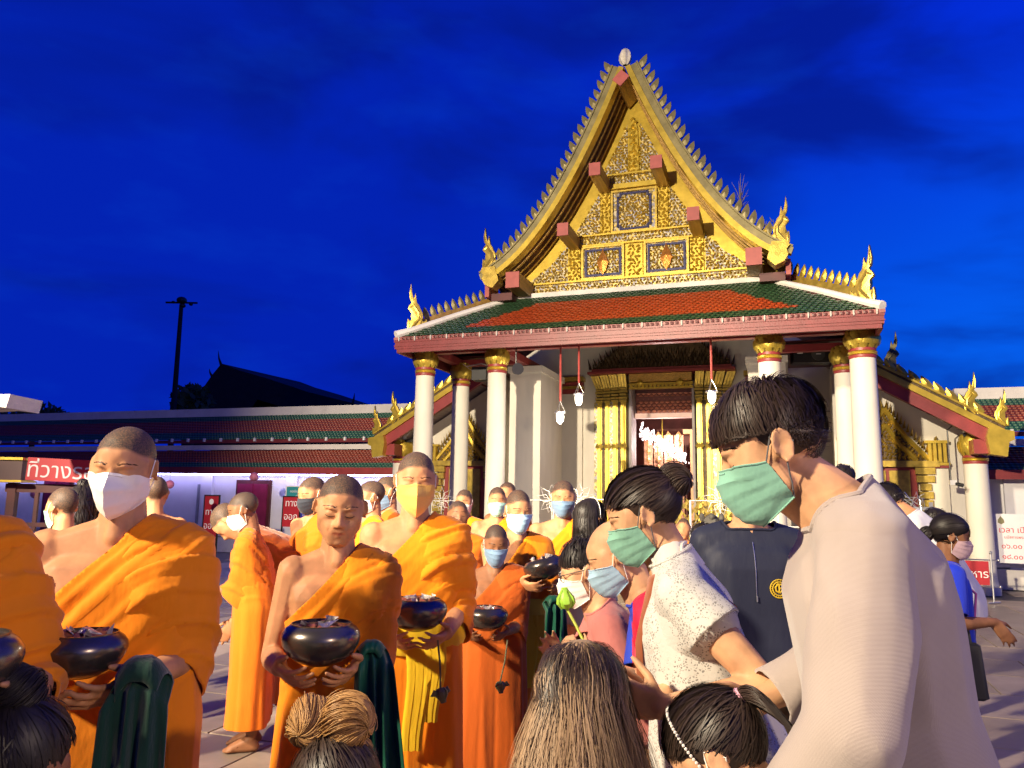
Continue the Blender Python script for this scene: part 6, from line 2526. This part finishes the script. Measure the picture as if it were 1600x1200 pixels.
# woman in lace
LACE = bpy.data.materials.new('white_lace')
LACE.use_nodes = True
t = LACE.node_tree
b = t.nodes['Principled BSDF']
b.inputs['Base Color'].default_value = (.60, .58, .54, 1)
b.inputs['Roughness'].default_value = .8
tc_ = t.nodes.new('ShaderNodeTexCoord')
v1 = t.nodes.new('ShaderNodeTexVoronoi')
v1.inputs['Scale'].default_value = 48
v2 = t.nodes.new('ShaderNodeTexVoronoi')
v2.feature = 'DISTANCE_TO_EDGE'
v2.inputs['Scale'].default_value = 150
nz = t.nodes.new('ShaderNodeTexNoise')
nz.inputs['Scale'].default_value = 13
for q in (v1, v2, nz):
    t.links.new(tc_.outputs['Object'], q.inputs['Vector'])


def nm(op, a, bb):
    n = t.nodes.new('ShaderNodeMath')
    n.operation = op
    for i, v in enumerate((a, bb)):
        if isinstance(v, (int, float)):
            n.inputs[i].default_value = v
        else:
            t.links.new(v, n.inputs[i])
    return n.outputs[0]


ringm = nm('LESS_THAN', nm('ABSOLUTE', nm('SUBTRACT', v1.outputs['Distance'], .36), 0), .13)
dotm = nm('LESS_THAN', v1.outputs['Distance'], .10)
netm = nm('LESS_THAN', v2.outputs['Distance'], .17)
dens = nm('GREATER_THAN', nz.outputs[0], .57)
al = nm('MAXIMUM', nm('MAXIMUM', ringm, dotm), nm('MAXIMUM', netm, dens))
t.links.new(nm('MAXIMUM', al, .38), b.inputs['Alpha'])
bp = t.nodes.new('ShaderNodeBump')
bp.inputs['Strength'].default_value = .6
bp.inputs['Distance'].default_value = .004
t.links.new(ringm, bp.inputs['Height'])
t.links.new(bp.outputs[0], b.inputs['Normal'])
SATIN = cloth('white_satin', (.62, .59, .54), rough=.45, bump=.12)

l3 = Person(1003, 806, 2.08, -100, 'woman in white lace blouse with green mask and dark hair in a bun, leaning left', lean=14, hp=26, nk=10, g=1.08, sh=1.05, voxel=.005, smooth=4, sk=SK_L, stubble=False, female=True, group=GP_,
            L=dict(px=(1035, 1105, 1.78), f=(-.1, -1, .25), n=(-1, 0, .2), c=(.9, .9, .6), ppx=(1230, 1110, 1.75)), Rr=dict(px=(1020, 1105, 1.86), f=(.1, -1, .2), n=(1, 0, .2), c=(.8, .9, .6), ppx=(1180, 1100, 2.0)))
garment(l3, SATIN, 8, 'camisole', .010, .62, 1.30, .12, amp=.006, neck_n=(0, -.2, 1), loose=.02)
garment(l3, LACE, 9, 'lace_blouse', .024, .90, 1.40, .20, amp=.010, loose=.05, slr=.02, neck_n=(0, -.25, 1), fold=True)
trousers(l3, cloth('dark_skirt', (.05, .05, .07)))
cape = MB()
sp = l3.sph
cape.hull([sp(0, .012, 1.37, .062), sp(-.15, .005, 1.32, .072), sp(.15, .005, 1.32, .072)], 2)
cape.hull([sp(.15, .005, 1.32, .072), sp(.1, 0, 1.2, .11), (*l3.J[1]['s'].lerp(l3.J[1]['e'], .30), .076)], 2)
cape.hull([sp(-.15, .005, 1.32, .072), sp(-.1, 0, 1.2, .11), (*l3.J[-1]['s'].lerp(l3.J[-1]['e'], .30), .076)], 2)
cape.hull([sp(-.09, .0, 1.2, .13), sp(.09, 0, 1.2, .13), sp(0, -.03, 1.06, .12)], 2)
l3.shell(cape, 'lace_cape', LACE, [(l3.bend((0, 0, 1.14)), Matrix.Rotation(l3.lean, 3, 'X') @ Vector((0, .25, -1)))], lambda V: .010 * (ridge(np.arctan2(V[:, 0], V[:, 1] + .3) * 11 + 2 * pnoise(V, 5, 3), 1.2) - .4), .010)
col = MB()
kk = 26
vs = []
nx_ = unit((l3.HM @ Vector((0, .022, -.06))) - l3.neck)
e1_ = unit(Vector((1, 0, 0)) - nx_ * nx_.x)
e2_ = nx_.cross(e1_)
for zz, rr in ((-.02, .070), (.01, .066), (.045, .060), (.050, .063), (.040, .067), (-.015, .076)):
    for i in range(kk):
        a = 2 * PI * i / kk
        vs.append((l3.neck + nx_ * zz + e1_ * (rr * math.cos(a)) + e2_ * (rr * math.sin(a)))[:])
col.add(vs, [(i * kk + j, i * kk + (j + 1) % kk, (i + 1) * kk + (j + 1) % kk, (i + 1) * kk + j) for i in range(5) for j in range(kk)])
col.v = [np.concatenate(col.v) * l3.S + np.array((0, 0, l3.dz))]
col.build('collar', SATIN, l3.root, True)
l3.mask(MASKG, 'flat', cloth('grey_elastic', (.12, .12, .13)))
BUN3 = (0, .128, .050)


def bun_extra(c, r, k=900, w=.0018, axis=(.5, .8, -.3)):
    """a bun of hair combed in arcs from one pole to the other"""
    def f(q, M):
        rr = np.random.default_rng(3)
        c_ = np.array(c)
        q.ell(M @ Vector(c), (r * .90,) * 3, None, 3)
        ax = np.array(unit(axis)[:])
        e1 = np.array(unit(Vector(ax).orthogonal())[:])
        e2 = np.cross(ax, e1)
        for i in range(k):
            ph = rr.uniform(0, 2 * PI)
            g_ = math.sin(ph * 3) + .6 * math.sin(ph * 7 + 1)
            tw = rr.uniform(.5, .9) + .12 * g_
            t0, t1 = sorted(rr.uniform(.02, .98, 2))
            if t1 - t0 < .25:
                t0, t1 = max(0, t0 - .2), min(1, t1 + .2)
            R0 = r * (1 + .05 * g_ + rr.uniform(-.06, .05)) * (1.12 if rr.random() < .03 else 1)
            pts = []
            for s_ in range(8):
                th = PI * (t0 + (t1 - t0) * s_ / 7)
                pp = ph + tw * th
                v = ax * math.cos(th) + (e1 * math.cos(pp) + e2 * math.sin(pp)) * math.sin(th)
                pts.append(M @ Vector(c_ + v * R0))
            q.tube(pts, [w * .4, w, w, w, w, w, w * .8, w * .3], 3, caps=False)
    return f


l3.later(lambda: l3.hair(HAIRD, lambda p, d: hairline(p, .060), pull_path(BUN3, 1.06, .06, .97, 9, .05), 5500, .0010, [((0, .018, .038), (.0815, .100, .090))], 6, bun_extra(BUN3, .048)))
strap = MB().tube([l3.bend(p)[:] for p in ((.07, -.16, 1.10), (.085, -.135, 1.22), (.085, -.06, 1.375), (.09, .03, 1.39), (.06, .13, 1.25))], .011, 6, flat=(0, 0, 1))
strap.v = [np.concatenate(strap.v) * l3.S]
strap.build('bag_strap', mat('tan_leather', (.30, .09, .04), .5, 0, .15, 20), l3.root, True)

# bald man in a red and blue jersey
JER = bpy.data.materials.new('red_blue_jersey')
JER.use_nodes = True
t = JER.node_tree
b = t.nodes['Principled BSDF']
b.inputs['Roughness'].default_value = .65
tc_ = t.nodes.new('ShaderNodeTexCoord')
mp_ = t.nodes.new('ShaderNodeMapping')
mp_.inputs['Location'].default_value = (.0, .03, 0)
t.links.new(tc_.outputs['Object'], mp_.inputs[0])
sx2 = t.nodes.new('ShaderNodeSeparateXYZ')
t.links.new(mp_.outputs[0], sx2.inputs[0])
fr = t.nodes.new('ShaderNodeMath')
fr.operation = 'FRACT'
mu = t.nodes.new('ShaderNodeMath')
mu.operation = 'MULTIPLY'
mu.inputs[1].default_value = 5.2
t.links.new(sx2.outputs[1], mu.inputs[0])
t.links.new(mu.outputs[0], fr.inputs[0])
rp = t.nodes.new('ShaderNodeValToRGB')
rp.color_ramp.interpolation = 'CONSTANT'
el = rp.color_ramp.elements
el[0].color = (.015, .05, .50, 1)
el[1].position = .52
el[1].color = (.62, .01, .05, 1)
t.links.new(fr.outputs[0], rp.inputs[0])
t.links.new(rp.outputs[0], b.inputs['Base Color'])
l2 = Person(962, 868, 2.72, -98, 'bald man with pale blue mask and red and blue jersey, bending behind the lace woman', pz=1, lean=34, hp=30, g=1.1, sh=1.05, voxel=.0065, sk=SK_L, stubble=False, group=GP_,
            L=dict(px=(965, 1050, 2.45), f=(0, -1, -.1), n=(-1, 0, 0), ppx=(1030, 1075, 2.4)), Rr=dict(px=(925, 1085, 2.6), f=(0, -1, .3), n=(1, 0, 0)))
garment(l2, JER, 13, 'jersey', .022, .9, 1.385, .40, loose=.03)
l2.mask(MASKB, 'flat')
# man with glasses in pink
PINK = cloth('salmon_shirt', (.50, .17, .15))
l1 = Person(912, 893, 3.25, -92, 'man with black hair, glasses and salmon pink shirt kneeling behind the lotus bud', pz=1, lean=26, hp=14, voxel=.0075, sk=SK_L, stubble=False, group=GP_,
            L=dict(px=(915, 1050, 2.75), f=(0, -.6, .8), n=(-1, 0, 0), c=(.8, .8, .6)), Rr=dict(px=(880, 1060, 2.9), f=(0, -.5, .8), n=(1, 0, 0)))
garment(l1, PINK, 14, 'shirt', .024, .9, 1.39, .42)
l1.mask(MASKW, 'flat', drop=.006)
l1.later(lambda: l1.hair(HAIRB, lambda p, d: hairline(p, .064), short_path((0, .05, .12), .06, 1.08, .12, 6, .2, .2, .25), 1500, .0026, [((0, .018, .040), (.081, .100, .088))], 7))


def glasses():
    M = l1.full @ l1.HM
    q = MB()
    for sd in (-1, 1):
        q.tube([M @ Vector((sd * .034 + .022 * math.cos(a), -.102, .004 + .017 * math.sin(a))) for a in np.linspace(0, 2 * PI, 17)], .0022, 5)
        q.tube([M @ Vector((sd * .056, -.100, .008)), M @ Vector((sd * .082, -.04, .012)), M @ Vector((sd * .086, .02, .012))], .002, 5)
    q.tube([M @ Vector((-.012, -.103, .006)), M @ Vector((.012, -.103, .006))], .002, 5)
    q.build('glasses', BLACKP, l1.root, True)


l1.later(glasses)

# man in navy jacket behind
NAVY = cloth('navy_polyester', (.022, .026, .050), rough=.6, sheen=.0)
l5 = Person(1168, 762, 3.1, -6, 'man in navy zip jacket with round yellow emblem, face hidden behind the young man', voxel=.0075, sk=SK_L, stubble=False, group=GP_, sh=.98, g=1.0, hp=6)
garment(l5, NAVY, 15, 'jacket', .026, .72, 1.38, .95, amp=.007, loose=.02, nr=.10)
trousers(l5, cloth('khaki_trousers', (.20, .16, .07)))
l5.mask(MASKW)
l5.later(lambda: l5.hair(HAIRB, lambda p, d: hairline(p, .064), short_path((0, .05, .12), .05, 1.08, .1, 6), 900, .003, [((0, .018, .040), (.081, .100, .088))], 7))
em = MB()
ex = Vector((.085, -.17, 1.165))
EMB = mat('yellow_embroidery', (.68, .46, .02), .7, 0, .1, 60)


def emblem():
    o = l5.full @ Vector((.082, -.5, 1.165))
    jk = [c for c in l5.root.children if c.name.startswith('jacket')][0]
    bv = BVHTree.FromPolygons([v.co.copy() for v in jk.data.vertices], [list(p.vertices) for p in jk.data.polygons])

    def pr(x, z, off=.003):
        o = l5.full @ Vector((x, -.5, z))
        h = bv.ray_cast(o, Vector((0, 1, 0)))
        return (h[0] if h[0] else l5.full @ Vector((x, -.13, z))) - Vector((0, off, 0))
    q = MB()
    cx, cz = .085, 1.165
    for r in (.034, .025):
        q.tube([pr(cx + r * math.cos(a), cz + r * math.sin(a)) for a in np.linspace(0, 2 * PI, 29)], .0022, 5)
    for k in range(22):
        a = 2 * PI * k / 22
        q.tube([pr(cx + .028 * math.cos(a), cz + .028 * math.sin(a)), pr(cx + .031 * math.cos(a), cz + .031 * math.sin(a))], .0016, 4)
    q.tube([pr(cx + x * .82, cz + z * .82) for x, z in ((.012, .018), (-.006, .02), (-.018, .006), (-.014, -.012), (.002, -.018), (.014, -.008), (.014, .002), (.002, .002))], .0036, 5)
    q.tube([pr(cx + x * .82, cz + z * .82) for x, z in ((-.002, .022), (0, -.004), (-.004, -.02))], .003, 5)
    q.build('emblem', EMB, jk, True)
    q = MB().tube([pr(0, z, .003) for z in np.linspace(1.12, 1.335, 9)], .0017, 5)
    q.tube([pr(.001, 1.135, .005), pr(.001, 1.115, .006)], .0035, 6)
    q.build('zip', STEEL, jk, True)


l5.later(lambda: None)

# people further back at the right
WHS = cloth('white_shirt', (.74, .73, .71))
l6 = Person(1318, 752, 6.2, 160, 'dark haired person whose head shows between the white column and the pale sweater', voxel=.012, stubble=False, nodetail=True, group=GP_)
garment(l6, WHS, 16, 'shirt', .022, .8, 1.385, .45, voxel=.018)
trousers(l6, MATS['dark_trousers'])
l6.later(lambda: l6.hair(HAIRB, lambda p, d: hairline(p, .06), short_path((0, .04, .12), .06, 1.08, .1, 5), 500, .004, [((0, .018, .040), (.082, .101, .089))], 7))
l7 = Person(1390, 788, 5.0, -130, 'man in white shirt bowing away to the left behind the pale sweater', voxel=.010, stubble=False, nodetail=True, lean=22, hp=48, nk=20, group=GP_)
garment(l7, WHS, 17, 'shirt', .026, .8, 1.385, .45, voxel=.014, loose=.03, amp=.012)
trousers(l7, MATS['dark_trousers'])
l7.later(lambda: l7.hair(HAIRB, lambda p, d: hairline(p, .06), short_path((0, .04, .12), .06, 1.08, .1, 5), 700, .004, [((0, .018, .040), (.082, .101, .089))], 7))
l8 = Person(1459, 818, 5.6, -150, 'small dark head with hair clip just behind the woman in blue', voxel=.012, stubble=False, nodetail=True, group=GP_)
garment(l8, WHS, 18, 'shirt', .022, .8, 1.385, .45, voxel=.018)
l8.later(lambda: l8.hair(HAIRB, lambda p, d: hairline(p, .06), short_path((0, .04, .12), .06, 1.08, .1, 5), 500, .004, [((0, .018, .040), (.083, .102, .09))], 7))

BLUE = cloth('royal_blue_blouse', (.012, .035, .52), rough=.6)
l9 = Person(1487, 838, 4.1, 72, 'woman in royal blue blouse with mauve mask walking to the right', hp=14, lean=6, voxel=.0065, sk=SK_D, stubble=False, female=True, g=1.12, sh=.95, group=GP_,
            Rr=dict(px=(1553, 972, 3.95), f=(0, -.6, -.8), n=(.6, 0, -.2), ppx=(1500, 1010, 3.9)))
garment(l9, BLUE, 19, 'blouse', .02, .74, 1.375, .40, loose=.02)
trousers(l9, cloth('black_trousers', (.012, .012, .016)))
l9.mask(MASKP, 'flat')
BUN9 = (0, .135, -.02)
l9.later(lambda: l9.hair(HAIRB, lambda p, d: hairline(p, .058), pull_path(BUN9, 1.05, .05, .97, 8, .02), 1500, .0026, [((0, .018, .038), (.081, .100, .089))], 8, bun_extra(BUN9, .04, 260, .003)))
bs = MB().tube([l9.bend(p)[:] for p in ((.12, .02, 1.38), (.02, -.16, 1.22), (-.12, -.13, 1.02), (-.17, 0, .90))], .008, 6)
bs.v = [np.concatenate(bs.v) * l9.S]
bs.build('bag_strap', mat('pink_strap', (.55, .12, .30), .5), l9.root, True)
bgw = l9.W @ (l9.full @ Vector((-.20, -.02, .80)))
bg_ = empty('shoulder_bag', bgw, l9.rz, label='black shoulder bag at the hip of the woman in blue', cat='bag')
MB().hull([(0, -.11, -.12, .025), (0, .11, -.12, .025), (0, -.09, .10, .025), (0, .09, .10, .025), (.03, 0, -.1, .03)], 1).build('bag', BLACKP, bg_, True)
MB().tube([(0, -.07, .11), (0, -.06, .20), (0, .06, .20), (0, .07, .11)], .009, 6).build('handle', BLACKP, bg_, True)
# arm ornament print of the blouse: pale embroidery
wm = Person(130, 786, 4.9, -170, 'black haired woman seen from behind between the two leftmost monks', voxel=.011, stubble=False, female=True, nodetail=True, group=GP_)
garment(wm, cloth('dark_blouse', (.05, .05, .06)), 20, 'blouse', .022, .8, 1.385, .45, voxel=.018)
wm.later(lambda: wm.hair(HAIRB, lambda p, d: hairline(p, .06), fall_path(.2), 600, .004, [((0, .018, .040), (.084, .103, .09))], 9, bun_extra((0, .03, .12), .04, 120, .004)))
wf = Person(146, 796, 5.6, 10, 'woman with white mask and black hair looking out behind the mint masked monk', voxel=.011, stubble=False, female=True, sk=SK_D, group=GP_)
garment(wf, WHS, 21, 'shirt', .022, .8, 1.385, .45, voxel=.018)
wf.mask(MASKW)
wf.later(lambda: wf.hair(HAIRB, lambda p, d: hairline(p, .058), fall_path(.22), 700, .004, [((0, .022, .042), (.084, .101, .089))], 10))
wh = Person(925, 812, 4.9, 120, 'dark haired woman with a thin white headband behind the bald man', voxel=.010, stubble=False, female=True, nodetail=True, group=GP_, pz=1, lean=15)
garment(wh, cloth('grey_blouse', (.25, .24, .24)), 22, 'blouse', .022, .9, 1.385, .45, voxel=.018)
wh.later(lambda: wh.hair(HAIRB, lambda p, d: hairline(p, .05), fall_path(.28), 900, .0035, [((0, .018, .040), (.084, .103, .09))], 11))
wc = Person(1098, 846, 5.6, 165, 'dark haired person crouching in pale blue before the stone guardian', voxel=.011, stubble=False, nodetail=True, group=GP_, pz=1, lean=40, hp=30)
garment(wc, cloth('pale_blue_shirt', (.35, .42, .50)), 23, 'shirt', .022, .9, 1.385, .45, voxel=.018)
wc.later(lambda: wc.hair(HAIRB, lambda p, d: hairline(p, .06), short_path((0, .04, .12), .06, 1.08, .1, 5), 500, .004, [((0, .018, .040), (.083, .102, .09))], 12))


def headband(per, m_, r=.0022, tilt=-.15, z0=.062, kmax=1.0):
    def go():
        M = per.full @ per.HM
        pts = []
        for a in np.linspace(-PI * .5 * kmax - .3, PI * .5 * kmax + .3, 41):
            d = np.array((math.sin(a), tilt * 1.0, math.cos(a)))
            pts.append(M @ Vector(on_skull(d, 1.13)))
        MB().tube(pts, r * per.S, 6).build('headband', m_, per.root, True)
    per.later(go)


headband(wh, WHITEP, .002)

# front row, crouching or small
WTOP = cloth('ivory_blouse', (.76, .74, .66))
l11 = Person(908, 1108, 1.66, 176, 'woman with long light brown hair seen from behind in the front centre', pz=1, hp=14, lean=10, g=.95, sh=.95, voxel=.006, sk=SK_L, stubble=False, female=True, nodetail=True, group=GP_,
             L=dict(w=(.1, -.32, 1.28), f=(-.3, -.5, .8), n=(-1, 0, 0)), Rr=dict(w=(-.1, -.32, 1.28), f=(.3, -.5, .8), n=(1, 0, 0)))
garment(l11, WTOP, 24, 'blouse', .026, .9, 1.40, .5, loose=.02)
l11.later(lambda: l11.hair(HAIRL, lambda p, d: hairline(p, .055), fall_path(.35, .0, 1.12, .30, 9, .012, 2.4), 9000, .0008, [((0, .020, .040), (.083, .103, .090))], 13))
l11.later(lambda: l11.hair(HAIRD, lambda p, d: p[2] > .062 and p[1] > -.05, fall_path(.11, .0, 1.16, .18, 7, .006, .6), 1700, .0007, None, 14, name='hair_roots'))

l12 = Person(522, 1262, 1.57, 178, 'woman with golden brown double bun over dark hair, low in the front left', pz=1, hp=22, lean=12, voxel=.006, sk=SK_L, stubble=False, female=True, nodetail=True, group=GP_)
garment(l12, cloth('dark_top', (.04, .035, .035)), 25, 'blouse', .024, .9, 1.39, .45)
B12 = (.045, .075, .125)
l12.later(lambda: l12.hair(HAIRD, lambda p, d: hairline(p, .055), pull_path((.03, .06, .125), 1.05, .04, .98, 8), 5500, .0010, [((0, .018, .040), (.082, .101, .089))], 15))
l12.later(lambda: l12.hair(HAIRO, lambda p, d: p[2] > .095 and p[1] > .0, pull_path((.03, .06, .13), 1.09, .05, .98, 6), 260, .0022, None, 16, bun_extra((.050, .055, .140), .047, 900, .0012, (.3, .8, -.6)), name='bun'))
l12.later(lambda: l12.hair(HAIRO, lambda p, d: p[2] > .095 and p[1] > .0, pull_path((.0, .06, .13), 1.09, .05, .98, 6), 260, .0022, None, 17, bun_extra((-.018, .062, .142), .050, 900, .0012, (-.9, .4, -.3)), name='bun'))

l13 = Person(22, 1208, 1.46, 172, 'person with black hair and a top knot in deep shade at the lower left corner', pz=1, hp=16, lean=12, voxel=.006, sk=SK_D, stubble=False, nodetail=True, group=GP_, female=True)
garment(l13, cloth('black_top', (.012, .012, .014)), 26, 'blouse', .024, .9, 1.39, .45)
l13.later(lambda: l13.hair(HAIRB, lambda p, d: hairline(p, .055), pull_path((0, .07, .12), 1.06, .06, .98, 9), 3000, .0019, [((0, .020, .038), (.083, .103, .091))], 18, bun_extra((0, .055, .135), .046, 700, .0013)))
l13.later(lambda: l13.hair(HAIRB, lambda p, d: p[2] < .03 and p[1] > .0, fall_path(.24, .0, 1.05, .08), 1200, .002, None, 19, name='hair_back'))

l10 = Person(1124, 1186, 1.38, -112, 'girl with dark ponytail, beaded white headband and pink hair tie at the bottom', pz=1, hp=44, hr=-6, lean=10, g=.8, sh=.8, hk=.98, S=.85, voxel=.006, sk=SK_L, stubble=False, female=True, group=GP_)
garment(l10, cloth('white_child_top', (.72, .70, .68)), 27, 'blouse', .022, .9, 1.38, .35)
PT = (0, .112, .055)


def tail(q, M):
    rr = np.random.default_rng(9)
    for i in range(900):
        a = rr.uniform(0, 6.28)
        r = .016 * math.sqrt(rr.random())
        o = np.array((r * math.cos(a), 0, r * math.sin(a)))
        L_ = rr.uniform(.12, .21)
        pts = []
        for k in range(9):
            t = k / 8
            p = np.array(PT) + np.array((.02 * math.sin(t * 2.5), .012 + .038 * math.sin(min(1, t * 1.9) * 1.5), .006 * math.sin(t * 3) - L_ * t ** 1.35)) + o * (1 + 1.6 * math.sin(PI * min(1, t * 1.1)) * .7)
            pts.append(M @ Vector(p))
        q.tube(pts, [.0012] * 8 + [.0003], 3, caps=False)


l10.later(lambda: l10.hair(HAIRD, lambda p, d: hairline(p, .056), pull_path(PT, 1.05, .045, .985, 9, .03), 6000, .0010, [((0, .018, .038), (.081, .100, .089))], 20, tail))


def l10_bits():
    M = l10.full @ l10.HM
    q = MB()
    for a in np.linspace(-1.75, 1.75, 46):
        d = np.array((math.sin(a), -.30, math.cos(a) * .98))
        q.ell(M @ Vector(on_skull(d, 1.12)), (.0036 * l10.S,) * 3, None, 1)
    q.build('headband', mat('pearl_beads', (.80, .74, .68), .3, 0, .05, 9), l10.root, True)
    MB().tube([M @ (Vector(PT) + Vector((.017 * math.cos(a), .010, .017 * math.sin(a)))) for a in np.linspace(0, 2 * PI, 15)], .0055 * l10.S, 6).build('hair_tie', mat('pink_tie', (.75, .38, .48), .6), l10.root, True)


l10.later(l10_bits)
l10.mask(MASKW)

# unseen bystanders, added left of the view so their shade falls on the front
for i, (x, y, h, a) in enumerate(((-1.95, 1.35, 1.55, 60), (-1.80, .62, 1.50, 40), (-1.25, .55, 1.18, 30), (-2.6, 1.9, 1.58, 70))):
    q = Person(0, 0, 0, a + 90, ['bystander in grey shirt waiting at the left outside the view', 'bystander in white shirt beside the photographer', 'short bystander in green shirt close to the photographer', 'bystander in navy shirt further left outside the view'][i], voxel=.016, stubble=False, nodetail=True, group='bystanders beside the photographer', at=(x, y, h - .1))
    garment(q, [MATS['grey_blouse'], WHS, MATS['dark_green_towel'], NAVY][i], 60 + i, 'shirt', .024, .8, 1.385, .45, voxel=.02)
    trousers(q, MATS['dark_trousers'])
    q.later(lambda q=q: q.hair(HAIRB, lambda p, d: hairline(p, .06), short_path((0, .04, .12), .06, 1.08, .1, 5), 300, .005, [((0, .018, .040), (.083, .102, .09))], 7))

run_jobs()
emblem()
